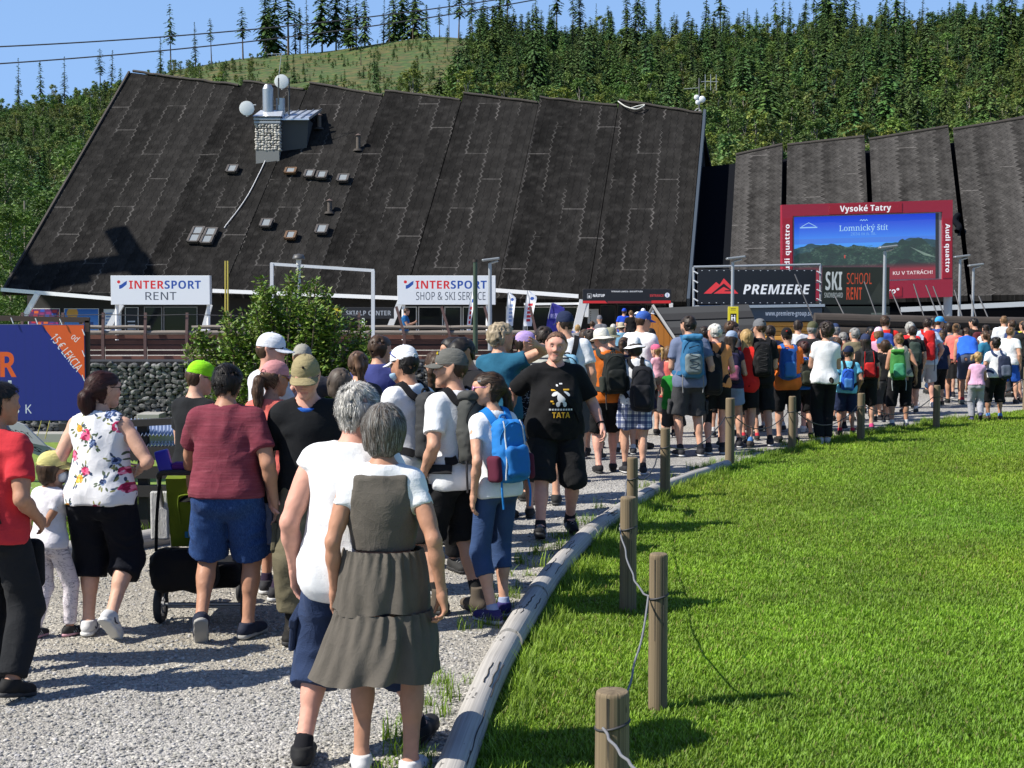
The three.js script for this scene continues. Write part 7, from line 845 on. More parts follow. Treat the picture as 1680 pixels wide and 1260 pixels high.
        for (let m = 0; m <= segs; m++) { const sd2 = dr.clone().cross(n2).normalize().multiplyScalar(w * (1 - m / segs * 0.8)); SP.push(q.x - sd2.x, q.y - sd2.y, q.z - sd2.z, q.x + sd2.x, q.y + sd2.y, q.z + sd2.z); SC.push(...col, ...col); q = q.clone().addScaledVector(dr, len / segs); const dd = hf(q.x, q.y, q.z), gn = gf(q); if (hst !== 'short' && hst !== 'thick' && hst !== 'curly' || dd < 0) q.addScaledVector(gn, lift + m * 0.0006 - dd); else q.addScaledVector(gn, 0.0015); n2 = gn; dr.addScaledVector(gn, -dr.dot(gn) * 0.8).normalize(); }
        for (let m = 0; m < segs; m++) { const a = b0 + m * 2; SI.push(a, a + 1, a + 3, a, a + 3, a + 2); }
      }
      const sg2 = new THREE.BufferGeometry(); sg2.setAttribute('position', new THREE.Float32BufferAttribute(SP, 3)); sg2.setAttribute('color', new THREE.Float32BufferAttribute(SC, 3)); sg2.setIndex(SI); sg2.computeVertexNormals(); gs.push(sg2);
    }
    const hm = part('hair', fin(merge(gs)), hairMat(o.hair?.c ?? 'brown'), root);
    if (hst === 'tied' && hr.pony !== 0) { const p = hr.pony?.[0] ?? [0, 0.03, -0.125], c = Hd(p[0], p[1], p[2] - 0.006), tg = new THREE.TorusGeometry(0.024 * hs, 0.008, 8, 16).applyQuaternion(hq).translate(c.x, c.y, c.z); part('hair_tie', fin(tg), fab([0.02, 0.015, 0.02]), hm); }
    if (hr.clip) { const c = Hd(...hr.clip); part('hair_clip', fin(rbox(0.01, 0.012, 0.05, 0.004).applyQuaternion(hq).translate(c.x, c.y, c.z)), steel, hm); }
  }
  // --- hats
  if (o.hat) {
    const h = o.hat, mat = h.mat ?? fab(h.c, { rough: 0.9 }), M = new THREE.Matrix4().makeBasis(hR, hU, hF).scale(V(hs, hs, hs)).setPosition(hc), tiltM = new THREE.Matrix4().makeRotationFromEuler(new THREE.Euler((h.tilt ?? 8) * -DEG, (h.turn ?? 0) * DEG, 0, 'YXZ')), fM = (g) => fin(g.applyMatrix4(tiltM).applyMatrix4(M)), grid = (nu, nv, f, th) => { const P = [], U = [], I = []; for (const o2 of [0, 1]) for (let j = 0; j <= nv; j++) for (let i = 0; i <= nu; i++) { P.push(f(i / nu, j / nv, o2 * th)); U.push([i / nu, j / nv]); } const n = (nu + 1) * (nv + 1); for (let j = 0; j < nv; j++) for (let i = 0; i < nu; i++) { const a = j * (nu + 1) + i, b = a + nu + 1; I.push(a, a + 1, b, a + 1, b + 1, b, n + a, n + b, n + a + 1, n + a + 1, n + b, n + b + 1); } for (let i = 0; i < nu; i++) { const b = nv * (nu + 1) + i; I.push(b, b + 1, n + b, b + 1, n + b + 1, n + b, i, n + i, i + 1, i + 1, n + i, n + i + 1); } return poly(P, U, I); };
    const rx = 0.089, rz = 0.1135, hgt = h.h ?? 0.115, y0 = 0.022, cz = -0.008, bucket = h.s === 'bucket', beanie = h.s === 'beanie';
    const crown = grid(48, 16, (u, v, t) => { const a = u * 6.2832, e = v * 1.5708 * 0.995, seam = near < 2 ? 0.0012 * Math.abs(Math.cos(a * 3)) : 0, pw = bucket ? 0.45 : 0.8, c = Math.pow(Math.cos(e), pw) - t * 2, q = 1 + 0.012 * (vnoise(Math.cos(a) * 2 + sd, v * 4, Math.sin(a) * 2) - 0.5) * 2, front = Math.sin(a) > 0 ? 0.008 * Math.sin(a) * Math.sin(v * 3) : 0; return V(Math.cos(a) * (rx * c + seam) * q, y0 + (hgt - t) * (bucket ? Math.pow(Math.sin(e), 0.8) : Math.sin(e)) * (1 + 0.05 * (h.flop ?? 0)), cz + Math.sin(a) * (rz * c + seam) * q + front); }, 0.003);
    const cr = part(h.name ?? (bucket ? 'bucket_hat' : beanie ? 'headscarf' : 'cap'), fM(crown), mat, root);
    if (near < 2 && !bucket && !beanie) { part('button', fM(new THREE.SphereGeometry(0.008, 10, 6).translate(0, y0 + hgt, cz)), mat, cr); }
    if (h.front) { const fp = grid(20, 10, (u, v, t) => { const a = (0.25 + 0.5 * u) * 3.14159, e = v * 1.15 + 0.02; return V(Math.cos(a) * (rx * Math.pow(Math.cos(e), 0.8) + 0.004 - t), y0 + 0.004 + (hgt + 0.003) * Math.sin(e), cz + Math.sin(a) * (rz * Math.pow(Math.cos(e), 0.8) + 0.005 - t) + 0.008 * Math.sin(a) * Math.sin(v * 3)); }, 0.003); part('front_panel', fM(fp), fab(h.front), cr); }
    if (h.band) { const pts = []; for (let i = 0; i <= 16; i++) { const a = (i / 16) * 3.14159; pts.push(V(Math.cos(a) * (rx + 0.0035), y0 + 0.02 + 0.06 * Math.sin(a), cz + Math.sin(a) * (rz * 0.86 + 0.006))); } part('stripe', fM(tube(pts, 0.004, 30, 5)), fab(h.band), cr); }
    if (h.logo) { const pts = []; for (const [u, w] of h.logo.p) { const a = 1.5708 - u, e = w; pts.push(V(Math.cos(a) * (rx * Math.pow(Math.cos(e), 0.8) + 0.004), y0 + hgt * Math.sin(e) + 0.003, cz + Math.sin(a) * (rz * Math.pow(Math.cos(e), 0.8) + 0.005) + 0.008 * Math.sin(a))); } part('badge', fM(tube(pts, h.logo.r ?? 0.006, 20, 6)), fab(h.logo.c), cr); }
    if (bucket) { const br = grid(56, 6, (u, v, t) => { const a = u * 6.2832, k = v * (h.brim ?? 0.055), dr = 0.55 + 0.1 * Math.sin(a * 2 + sd) + 0.06 * Math.sin(a * 5); return V(Math.cos(a) * (rx + k), y0 + 0.004 - k * dr - t, cz + Math.sin(a) * (rz + k)); }, 0.003); part('brim', fM(br), mat, cr); const bd = grid(48, 1, (u, v, t) => { const a = u * 6.2832; return V(Math.cos(a) * (rx + 0.002 - t), y0 + 0.002 + v * 0.025, cz + Math.sin(a) * (rz + 0.002 - t)); }, 0.002); part('hat_band', fM(bd), mat, cr); }
    else if (!beanie) { const vis = grid(24, 8, (u, v, t) => { const a = (0.5 + (u - 0.5) * 0.76) * 3.14159, k = v * 0.074 * Math.pow(Math.max(0, Math.sin((u * 0.92 + 0.04) * 3.14159)), 0.55), cc = Math.cos(a); return V(Math.cos(a) * (rx * 0.985 + k * 0.28), y0 + 0.006 - t - 0.016 * cc * cc - k * 0.3 - 0.35 * cc * cc * k, cz + Math.sin(a) * (rz * 0.985 + 0.006) + k * 1.02); }, 0.0045); part('visor', fM(vis), h.visor ? fab(h.visor) : mat, cr); if (near === 0) { const gap = new THREE.TorusGeometry(0.026, 0.003, 6, 16, 3.14159).translate(0, y0 + 0.012, cz - rz + 0.002); part('strap', fM(gap), mat, cr); } }
  }
  // --- glasses, mask
  if (o.glasses) { const gl = o.glasses, fr = gl.mat ?? plasticBlack, gg = []; const up = gl.up ? 0.075 : 0, zz = gl.up ? -0.012 : 0; const t = (g) => g.applyMatrix4(new THREE.Matrix4().makeBasis(hR, hU, hF).scale(V(hs, hs, hs)).setPosition(hc)); for (const sg of [-1, 1]) { gg.push(t(new THREE.SphereGeometry(0.026, 16, 10).scale(1, 0.72, 0.22).rotateY(sg * 0.32).translate(sg * 0.033, 0.002 + up, 0.098 + zz)), t(bar(V(sg * 0.058, 0.008 + up, 0.088 + zz), V(sg * 0.083, 0.008 + up * 0.9, -0.005), 0.0035, 0.003, 6))); } gg.push(t(bar(V(-0.01, 0.008 + up, 0.103 + zz), V(0.01, 0.008 + up, 0.103 + zz), 0.004, 0.004, 6))); const gm = part('sunglasses', fin(merge(gg)), fr, root); if (gl.lens) for (const sg of [-1, 1]) part('lens', fin(t(new THREE.SphereGeometry(0.0235, 16, 10).scale(1, 0.7, 0.22).rotateY(sg * 0.32).translate(sg * 0.0335, 0.002 + up, 0.1 + zz))), phys(gl.lens, 0.1, { specularIntensity: 1 }), gm); }
  if (o.mask) { const mp = h3([[-0.03, -0.06, 0.062, 0.03, -0.06, 0.062, 0.046], [0, -0.04, 0.085, 0, -0.09, 0.08, 0.028]]), fm = blend(mp, 0.02), my = o.mask.low ? -0.06 : -0.022; const up2 = Hd(0, my, 0); part('face_mask', fin(surf((x, y, z) => Math.max(fm(x, y, z) - 0.002, (x - up2.x) * hU.x + (y - up2.y) * hU.y + (z - up2.z) * hU.z, -((x - hc.x) * hF.x + (y - hc.y) * hF.y + (z - hc.z) * hF.z - 0.035 * hs)), bounds(mp), 0.007)), fab(o.mask.c), root); const ml = []; for (const sg of [-1, 1]) ml.push(bar(Hd(sg * 0.06, -0.04, 0.06), Hd(sg * 0.082, 0.005, -0.02), 0.002, 0.002, 4)); part('ear_loop', fin(merge(ml)), fab([0.6, 0.6, 0.6]), root); }
  if (o.watch) { const a = arms[o.watch.arm], c = a.wr.clone().addScaledVector(a.dir, -0.035); const q = new THREE.Quaternion().setFromUnitVectors(V(0, 0, 1), a.dir); part('wristband', fin(new THREE.TorusGeometry(0.031 * As, 0.007, 8, 20).applyQuaternion(q).translate(c.x, c.y, c.z)), fab(o.watch.c ?? [0.01, 0.01, 0.012]), root); }
  root.updateMatrixWorld(true);
  // --- what others need: points on the surface in the world
  const outF = (x, y, z) => { let b = topF ? topF(x, y, z, true) : torsoNeck(x, y, z); return Math.min(b, torsoNeck(x, y, z)); };
  const onto = (p, gap = 0.008) => { for (let k = 0; k < 14; k++) { const e = 0.004, dd = outF(p.x, p.y, p.z) - gap; if (Math.abs(dd) < 0.001) break; const n = V(outF(p.x + e, p.y, p.z) - outF(p.x - e, p.y, p.z), outF(p.x, p.y + e, p.z) - outF(p.x, p.y - e, p.z), outF(p.x, p.y, p.z + e) - outF(p.x, p.y, p.z - e)).normalize(); p.addScaledVector(n, -dd * 0.9); } return p; };
  const ret = { root, T, F, UPt, RT, s, onto, outF, near, arms, legs, Hd, pel, sw, G, handW: (i) => root.localToWorld(arms[i].wr.clone().addScaledVector(arms[i].dir, 0.07).multiplyScalar(s)), CC };
  if (o.strap) { const st = o.strap, pts = []; for (let i = 0; i <= 14; i++) { const t = i / 14, x = lerp(st.from, st.to, t), y = lerp(0.46, st.y ?? 0.02, t); pts.push(onto(T(x * ret.sw / 0.18, y, st.back ? -0.2 : 0.22), 0.006)); } const pb = []; for (let i = 0; i <= 14; i++) { const t = i / 14; pb.push(onto(T(lerp(st.from, st.to, t) * ret.sw / 0.18, lerp(0.46, st.y ?? 0.02, t), st.back ? 0.22 : -0.2), 0.006)); } part('strap', fin(merge([ribbon(pts, 0.017, 0.004, outF), ribbon(pb, 0.017, 0.004, outF)])), fab(st.c ?? [0.012, 0.012, 0.013]), root); }
  if (o.pack) backpack(o.pack, ret, o);
  return ret;
}
function ribbon(pts, w, th, f) {                      // flat strap that follows a surface
  const c = new THREE.CatmullRomCurve3(pts), n = 28, P = [], I = []; for (let i = 0; i <= n; i++) { const p = c.getPoint(i / n), t = c.getTangent(i / n), e = 0.005; let m = f ? V(f(p.x + e, p.y, p.z) - f(p.x - e, p.y, p.z), f(p.x, p.y + e, p.z) - f(p.x, p.y - e, p.z), f(p.x, p.y, p.z + e) - f(p.x, p.y, p.z - e)).normalize() : V(0, 0, 1); const sd = t.clone().cross(m).normalize(); for (const [a, b] of [[-1, -1], [1, -1], [1, 1], [-1, 1]]) P.push(p.clone().addScaledVector(sd, a * w).addScaledVector(m, b * th)); }
  for (let i = 0; i < n; i++) for (let k = 0; k < 4; k++) { const a = i * 4 + k, b = i * 4 + (k + 1) % 4; I.push(a, b, a + 4, b, b + 4, a + 4); } I.push(0, 2, 1, 0, 3, 2, n * 4, n * 4 + 1, n * 4 + 2, n * 4, n * 4 + 2, n * 4 + 3); return toCreasedNormals(poly(P, null, I), 0.6);
}
function backpack(k, r, o) {                           // worn on the back: a thing of its own
  const { T, F, UPt, RT, s, onto, outF } = r, near = r.near, cell = [0.0125, 0.015, 0.02, 0.024][near], h = k.h ?? 0.46, w = k.w ?? 0.28, dp = k.d ?? 0.17, yc = k.y ?? 0.24;
  const root = new THREE.Group(); root.name = uniq(k.name ?? 'backpack'); scene.add(root); root.position.copy(r.root.position); root.rotation.copy(r.root.rotation); root.userData = { label: k.label, category: k.cat ?? 'backpack' };
  let z = -0.6; for (let i = 0; i < 60; i++) { const p = T(k.x ?? 0, yc, z), dd = outF(p.x, p.y, p.z); if (dd < 0.004) break; z += dd * 0.9; }
  const zc = z - dp * 0.5 + 0.012, fin = (g) => g.scale(s, s, s), ti = new THREE.Matrix4().makeBasis(RT, UPt, F).setPosition(T(0, 0, 0)).invert(), v = V();
  const L = (f) => (x, y, zz) => { v.set(x, y, zz).applyMatrix4(ti); return f(v.x - (k.x ?? 0), v.y - yc, v.z - zc); };
  const rb = (x, y, zz, a, b, c, q) => { const X = Math.max(0, Math.abs(x) - a + q), Y = Math.max(0, Math.abs(y) - b + q), Z = Math.max(0, Math.abs(zz) - c + q); return Math.hypot(X, Y, Z) - q; }, wob = (x, y, zz) => 0.02 * (vnoise(x * 13 + o.x, y * 9, zz * 13) - 0.5) + 0.011 * (1 - Math.abs(2 * vnoise(x * 20, y * 26, zz * 20) - 1));
  const main = (x, y, zz) => { const t = (y + h / 2) / h, ta = 1 - 0.3 * Math.max(0, t - 0.45) - 0.1 * Math.max(0, 0.3 - t); return rb(x / ta, y, zz / (1 - 0.25 * Math.max(0, t - 0.5)) , w / 2, h / 2, dp / 2, 0.07) * 0.85 + wob(x, y, zz); };
  const bx = (a, b, c, x, y, zz) => { const m = V(a, b, c).length() + 0.04, c0 = T((k.x ?? 0) + x, yc + y, zc + zz); return [c0.clone().addScalar(-m), c0.clone().addScalar(m)]; };
  part('bag', fin(surf(L(main), bx(w / 2, h / 2, dp / 2, 0, 0, 0), cell)), fab(k.c, { rough: 0.75, spec: 0.4 }), root);
  const pk = (x, y, zz) => Math.max(rb(x, y + h * 0.16, zz + dp * 0.52, w * 0.37, h * 0.27, dp * 0.22, 0.05) + wob(x + 3, y, zz), -rb(x, y, zz, w / 2, h / 2, dp / 2, 0.08) - 0.04); part('front_pocket', fin(surf(L(pk), bx(w * 0.4, h * 0.3, dp * 0.3, 0, -h * 0.16, -dp * 0.52), cell)), fab(k.c2 ?? k.c.map((c) => c * 0.75), { rough: 0.7, spec: 0.4 }), root);
  if (k.lid) part('lid', fin(surf(L((x, y, zz) => rb(x, y - h * 0.5, zz + dp * 0.08, w * 0.42, h * 0.09, dp * 0.52, 0.04) + wob(x, y + 5, zz)), bx(w * 0.42, h * 0.12, dp * 0.55, 0, h * 0.5, -dp * 0.08), cell)), fab(k.lid, { rough: 0.7 }), root);
  if (k.mesh) for (const sg of [-1, 1]) part('side_pocket', fin(surf(L((x, y, zz) => rb(x - sg * w * 0.5, y + h * 0.25, zz, 0.03, h * 0.2, dp * 0.4, 0.028)), bx(0.03, h * 0.22, dp * 0.42, sg * w * 0.5, -h * 0.25, 0), cell)), fab(k.mesh), root);
  const sc = fab(k.strap ?? [0.015, 0.015, 0.017]); const P = (x, y, zz) => T((k.x ?? 0) + x, yc + y, zc + zz);
  if (near < 3) { const zip = []; for (let i = 0; i <= 12; i++) { const a = i / 12 * 3.14159; zip.push(onPack(P(Math.cos(a) * w * 0.4, h * 0.12 + Math.sin(a) * h * 0.3, -dp), L(main), F)); } part('zip', fin(tube(zip, 0.004, 40, 5)), sc, root); part('grab_loop', fin(tube([P(-0.035, h * 0.46, dp * 0.3), P(-0.02, h * 0.53, dp * 0.3), P(0.02, h * 0.53, dp * 0.3), P(0.035, h * 0.46, dp * 0.3)], 0.009, 16, 6)), sc, root); if (k.trim) { const tr = []; for (const sg of [-1, 1]) { const q = []; for (let i = 0; i <= 8; i++) q.push(onPack(P(sg * w * lerp(0.25, 0.36, i / 8), lerp(h * 0.45, -h * 0.42, i / 8), -dp), L(main), F)); tr.push(tube(q, 0.006, 24, 5)); } for (const g of tr) part('piping', fin(g), fab(k.trim), root); } if (k.cords) { const q = []; for (let i = 0; i <= 8; i++) q.push(onPack(P((i % 2 ? 1 : -1) * w * 0.2, lerp(h * 0.3, -h * 0.3, i / 8), -dp * 1.3), L((x, y, zz) => Math.min(main(x, y, zz), pk(x, y, zz))), F)); part('cord', fin(tube(q, 0.0035, 60, 4)), fab(k.cords), root); } }
  const sp = (k.one ? [k.one] : [-1, 1]).map((sg) => { const sx = r.sw * 0.52, l = [[0.09 * Math.sign(sg) * 0 + sx, 0.47, -0.13], [sx, 0.52, -0.03], [sx * 1.02, 0.46, 0.08], [sx * 1.1, 0.33, 0.16], [sx * 1.5, 0.16, 0.12], [sx * 1.75, 0.09, 0.02], [sx * 1.45, 0.07, -0.12]].map(([x, y, zz]) => onto(T(sg * x, y, zz), 0.011)); l.unshift(P(sg * w * 0.22, h * 0.4, dp * 0.42)); l.push(P(sg * w * 0.42, -h * 0.38, dp * 0.35)); return ribbon(l, 0.026, 0.006, outF); }); for (const g of sp) part('strap', fin(g), sc, root);
  if (k.hipbelt) { const pts = []; for (let i = 0; i <= 16; i++) { const a = (-0.25 + 1.5 * i / 16) * 3.14159; pts.push(onto(T(Math.cos(a) * 0.25, 0.03, Math.sin(a) * 0.25), 0.012)); } part('hip_belt', fin(ribbon(pts, 0.03, 0.008, outF)), fab(k.hipbelt), root); }
  if (k.tails) for (const sg of [-1, 1]) part('strap_end', fin(tube([P(sg * w * 0.4, -h * 0.4, -dp * 0.2), P(sg * w * 0.43, -h * 0.62, -dp * 0.25), P(sg * w * 0.4, -h * 0.85, -dp * 0.2)], 0.008, 12, 5)), fab(k.tails), root);
  return root;
}
function onPack(p, f, F) { let m = 0; for (let i = 0; i < 40 && m < 0.2; i++) { const d = f(p.x, p.y, p.z); if (d < 0.004) break; m += d * 0.8; p.addScaledVector(F, d * 0.8); } return p; }
// ---------- the people ----------
const C = { white: [0.72, 0.73, 0.75], offw: [0.62, 0.6, 0.55], black: [0.013, 0.013, 0.014], navy: [0.018, 0.026, 0.062], denim: [0.022, 0.045, 0.1], grey: [0.2, 0.2, 0.21], dgrey: [0.05, 0.052, 0.056], khaki: [0.17, 0.145, 0.09], beige: [0.4, 0.36, 0.26], red: [0.5, 0.03, 0.028], orange: [0.62, 0.17, 0.035], coral: [0.72, 0.16, 0.13], maroon: [0.13, 0.028, 0.035], taupe: [0.105, 0.094, 0.08], pink: [0.65, 0.32, 0.38], lime: [0.28, 0.72, 0.02], blue: [0.02, 0.09, 0.42], sky: [0.08, 0.33, 0.62], greyblue: [0.13, 0.16, 0.25], green: [0.035, 0.17, 0.03], lblue: [0.4, 0.52, 0.72], teal: [0.03, 0.16, 0.27] };
const shoes = { black: { c: [0.015, 0.015, 0.016] }, white: { c: [0.6, 0.6, 0.6], sole: [0.6, 0.6, 0.58], stripe: [0.05, 0.05, 0.08], tick: 1 }, boot: { boot: 1, c: [0.1, 0.08, 0.06], sock: [0.02, 0.02, 0.02], sockH: 0.12, lace: [0.35, 0.3, 0.2] }, bboot: { boot: 1, c: [0.018, 0.016, 0.015], sock: [0.02, 0.02, 0.02], sockH: 0.1, lace: [0.1, 0.09, 0.08] }, run: { c: [0.03, 0.03, 0.035], sole: [0.5, 0.5, 0.5], sock: [0.02, 0.02, 0.025], stripe: [0.4, 0.4, 0.4] }, sockw: { c: [0.04, 0.04, 0.045], sole: [0.3, 0.3, 0.3], sock: [0.6, 0.6, 0.6] }, sockr: { c: [0.03, 0.03, 0.03], sock: [0.5, 0.04, 0.06] }, sockb: { c: [0.06, 0.05, 0.04], sock: [0.1, 0.25, 0.55] } };
const floral = canvasTex(512, 512, (x, w, h) => {
  x.fillStyle = '#dcdcdf'; x.fillRect(0, 0, w, h); seed(71);
  const rose = (X, Y, r, cols) => { for (let i = 0; i < 26; i++) { const a = rr(0, 6.28), q = r * Math.sqrt(rnd()); x.fillStyle = cols[Math.floor(rnd() * cols.length)]; x.beginPath(); x.ellipse(X + Math.cos(a) * q * 0.7, Y + Math.sin(a) * q * 0.7, r * rr(0.18, 0.4), r * rr(0.12, 0.28), a + 1.57, 0, 7); x.fill(); } };
  const leaf = (X, Y, n, cols) => { for (let i = 0; i < n; i++) { const a = rr(0, 6.28), q = rr(14, 46); x.fillStyle = cols[Math.floor(rnd() * cols.length)]; x.beginPath(); x.ellipse(X + Math.cos(a) * q, Y + Math.sin(a) * q, 11, 4.5, a, 0, 7); x.fill(); } };
  const R = ['#c43a62', '#d9668a', '#a82a50', '#e88aa4', '#8a2444'], B = ['#39486e', '#56688f', '#2b3655', '#7d8fb4'], Y = ['#d8a13a', '#c07a2a', '#e2bd62'], L = ['#4a5a48', '#5f6a58', '#3a4860', '#8a8a5a'];
  for (const [X, Yy, k] of [[330, 70, 0], [390, 110, 1], [300, 130, 1], [110, 120, 0], [70, 180, 2], [150, 230, 0], [110, 260, 1], [180, 280, 0], [250, 190, 0], [400, 230, 0], [440, 200, 2], [360, 270, 1], [60, 340, 0], [260, 350, 1], [230, 400, 0], [390, 400, 0], [420, 440, 2], [300, 450, 1], [130, 420, 0], [60, 480, 1], [210, 480, 0], [470, 330, 0], [480, 60, 2], [40, 60, 0]]) { leaf(X, Yy, 11, L); rose(X, Yy, k === 0 ? rr(24, 38) : rr(17, 26), [R, B, Y][k]); }
});
floral.repeat.set(1.45, 1.45);
const dots = canvasTex(256, 256, (x, w, h) => { x.fillStyle = '#15161c'; x.fillRect(0, 0, w, h); seed(72); for (let i = 0; i < 420; i++) { x.fillStyle = '#b9bcc8'; x.beginPath(); x.arc(rnd() * w, rnd() * h, rr(1.5, 3), 0, 7); x.fill(); } }); dots.repeat.set(3, 3);
const stripes = canvasTex(32, 256, (x, w, h) => { x.fillStyle = '#d9d6c8'; x.fillRect(0, 0, w, h); x.fillStyle = '#3a3c46'; for (let i = 0; i < 12; i++) x.fillRect(0, i * h / 12, w, h / 36); }); stripes.repeat.set(1, 1.7);
const plaid = canvasTex(128, 128, (x, w, h) => { x.fillStyle = '#c4c8d4'; x.fillRect(0, 0, w, h); x.globalAlpha = 0.55; x.fillStyle = '#1d2a55'; for (let i = 0; i < 2; i++) { x.fillRect(i * 64 + 8, 0, 30, h); x.fillRect(0, i * 64 + 8, w, 30); x.fillRect(i * 64 + 48, 0, 5, h); x.fillRect(0, i * 64 + 48, w, 5); } }); plaid.repeat.set(6, 6);
const mottled = canvasTex(256, 256, (x, w, h) => { x.fillStyle = '#c9c2c6'; x.fillRect(0, 0, w, h); seed(73); for (let i = 0; i < 300; i++) { x.strokeStyle = ['#7d7782', '#948e98', '#6a6570'][i % 3]; x.lineWidth = 2; x.beginPath(); x.arc(rnd() * w, rnd() * h, rr(3, 9), rr(0, 6), rr(1, 6)); x.stroke(); } }); mottled.repeat.set(3, 3);
const heather = (c, k) => canvasTex(256, 256, (x, w, h) => { x.fillStyle = c; x.fillRect(0, 0, w, h); seed(k); for (let i = 0; i < 2200; i++) { x.fillStyle = rnd() < 0.5 ? 'rgba(0,0,0,.06)' : 'rgba(255,200,205,.04)'; x.fillRect(rnd() * w, rnd() * h, rr(10, 40), 1); } });
const denimTex = canvasTex(512, 512, (x, w, h) => { x.fillStyle = '#27406e'; x.fillRect(0, 0, w, h); seed(74); for (let i = 0; i < 9000; i++) { x.fillStyle = rnd() < 0.5 ? 'rgba(10,18,40,.3)' : 'rgba(120,150,200,.16)'; x.fillRect(rnd() * w, rnd() * h, 1.5, rr(3, 14)); } }); denimTex.repeat.set(2, 2);
const mapMat = (t, o = {}) => fab([1, 1, 1], { map: t, ...o });
const tata = canvasTex(256, 288, (x, w, h) => { x.clearRect(0, 0, w, h); x.fillStyle = '#d8d8d8'; x.beginPath(); x.ellipse(w * 0.5, h * 0.42, 34, 46, 0, 0, 7); x.fill(); for (const s of [-1, 1]) { x.beginPath(); x.ellipse(w * 0.5 + s * 48, h * 0.32, 30, 14, s * 0.5, 0, 7); x.fill(); x.beginPath(); x.ellipse(w * 0.5 + s * 28, h * 0.6, 16, 20, 0, 0, 7); x.fill(); } x.beginPath(); x.arc(w * 0.4, h * 0.1, 9, 0, 7); x.fill(); x.fillRect(w * 0.48, h * 0.04, 26, 10); x.fillStyle = '#16161a'; x.beginPath(); x.ellipse(w * 0.5, h * 0.58, 10, 12, 0, 0, 7); x.fill(); x.fillStyle = '#d8a52a'; for (const [a, b, c] of [[0.2, 0.2, 44], [0.58, 0.19, 52], [0.16, 0.5, 22], [0.22, 0.56, 14]]) x.fillRect(w * a, h * b, c, 12); x.fillStyle = '#d8d8d8'; for (let i = 0; i < 9; i++) x.fillRect(w * 0.12 + i * 22, h * 0.72, 15, 14); x.font = 'bold 62px sans-serif'; x.fillStyle = '#d8a52a'; x.textAlign = 'center'; x.fillText('TATA', w * 0.5, h * 0.97); });
const tri = canvasTex(128, 64, (x, w, h) => { x.clearRect(0, 0, w, h); x.fillStyle = '#c8232e'; x.beginPath(); x.moveTo(86, 56); x.lineTo(106, 8); x.lineTo(126, 56); x.closePath(); x.fill(); x.fillStyle = '#111'; x.beginPath(); x.moveTo(98, 50); x.lineTo(106, 30); x.lineTo(114, 50); x.fill(); x.fillStyle = '#ddd'; x.font = 'bold 44px sans-serif'; x.fillText('ok', 20, 54); });
const walkAway = (k = 1) => ({ footL: [0.1, 0, 0.2 * k], footR: [-0.09, 0.0, -0.24 * k], liftR: 38 * k });
// --- the nearest people
const taupeMat = fab(C.taupe, { bump: 0.006 });
person({ label: 'woman in a sleeveless taupe tiered dress over a white T-shirt walking away', x: 625, y: 1278, top: 668, yaw: 176, sex: 'f', g: 0.9, lean: 2, twist: 0, side: 0, skin: 'tan', hair: { s: 'bobl', c: 'greybrown', tip: 'grey', n: 2600 }, nod: 6, topw: { c: C.white, sleeve: 0.42, loose: 0.3, hem: 0.28, over: { hem: 0.125, mat: taupeMat, tiers: [[0.132, -0.15, 0.164, 0.19, 0.012, 0.024], [-0.147, -0.46, 0.204, 0.235, 0.05, 0.05]] } }, shoe: shoes.white, armL: [0.235, -0.07, 0.0], armR: [0.29, -0.06, -0.07], curlR: 0.75, elR: [0.5, -0.1, -1], footL: [0.11, 0, 0.05], footR: [-0.13, 0, -0.02], bot: { c: C.taupe, len: 0.3, loose: 0 } });
person({ label: 'grey-haired man in white sleeveless shirt and navy three-quarter trousers behind the woman in the dress', x: 548, y: 1256, top: 612, yaw: 172, lean: 3, side: 4, twist: 0, g: 0.94, skin: 'pink', hair: { s: 'thick', c: 'grey', tip: 'white', n: 2600, sl: 0.025, nape: -0.1 }, topw: { c: C.white, sleeve: 0.12, loose: 1, hem: -0.16 }, bot: { c: [0.028, 0.045, 0.1], len: 1.35, loose: 1.1, pockets: 1 }, shoe: { ...shoes.black, sock: [0.015, 0.015, 0.018], sockH: 0.06 }, footL: [0.14, 0, -0.05], footR: [-0.3, 0.02, 0.34], liftR: -10, armL: [0.25, -0.05, 0.06], armR: [0.22, -0.02, 0.12] });
const maroonTex = heather('#723440', 75);
const strollerHand = at(312, 800, 9.05);
person({ label: 'man in maroon T-shirt and denim shorts pushing the pushchair', x: 372, y: 1050, top: 600, yaw: 178, g: 1.16, skin: 'tan', hair: { s: 'thick', c: 'black', n: 2200, sl: 0.03 }, topw: { mat: mapMat(maroonTex, { bump: 0.006 }), sleeve: 0.68, loose: 1, hem: -0.04 }, bot: { mat: mapMat(denimTex, { kind: 'denim' }), len: 0.93, loose: 1, pockets: 0 }, shoe: { c: [0.015, 0.02, 0.04], sole: [0.3, 0.29, 0.27], slip: 1 }, footL: [0.13, 0.0, -0.2], liftL: 52, toeL: 14, footR: [-0.1, 0, 0.06], toeR: -22, armL: strollerHand, elL: [0.9, -0.3, -0.6], armR: [0.28, -0.06, 0.02] });
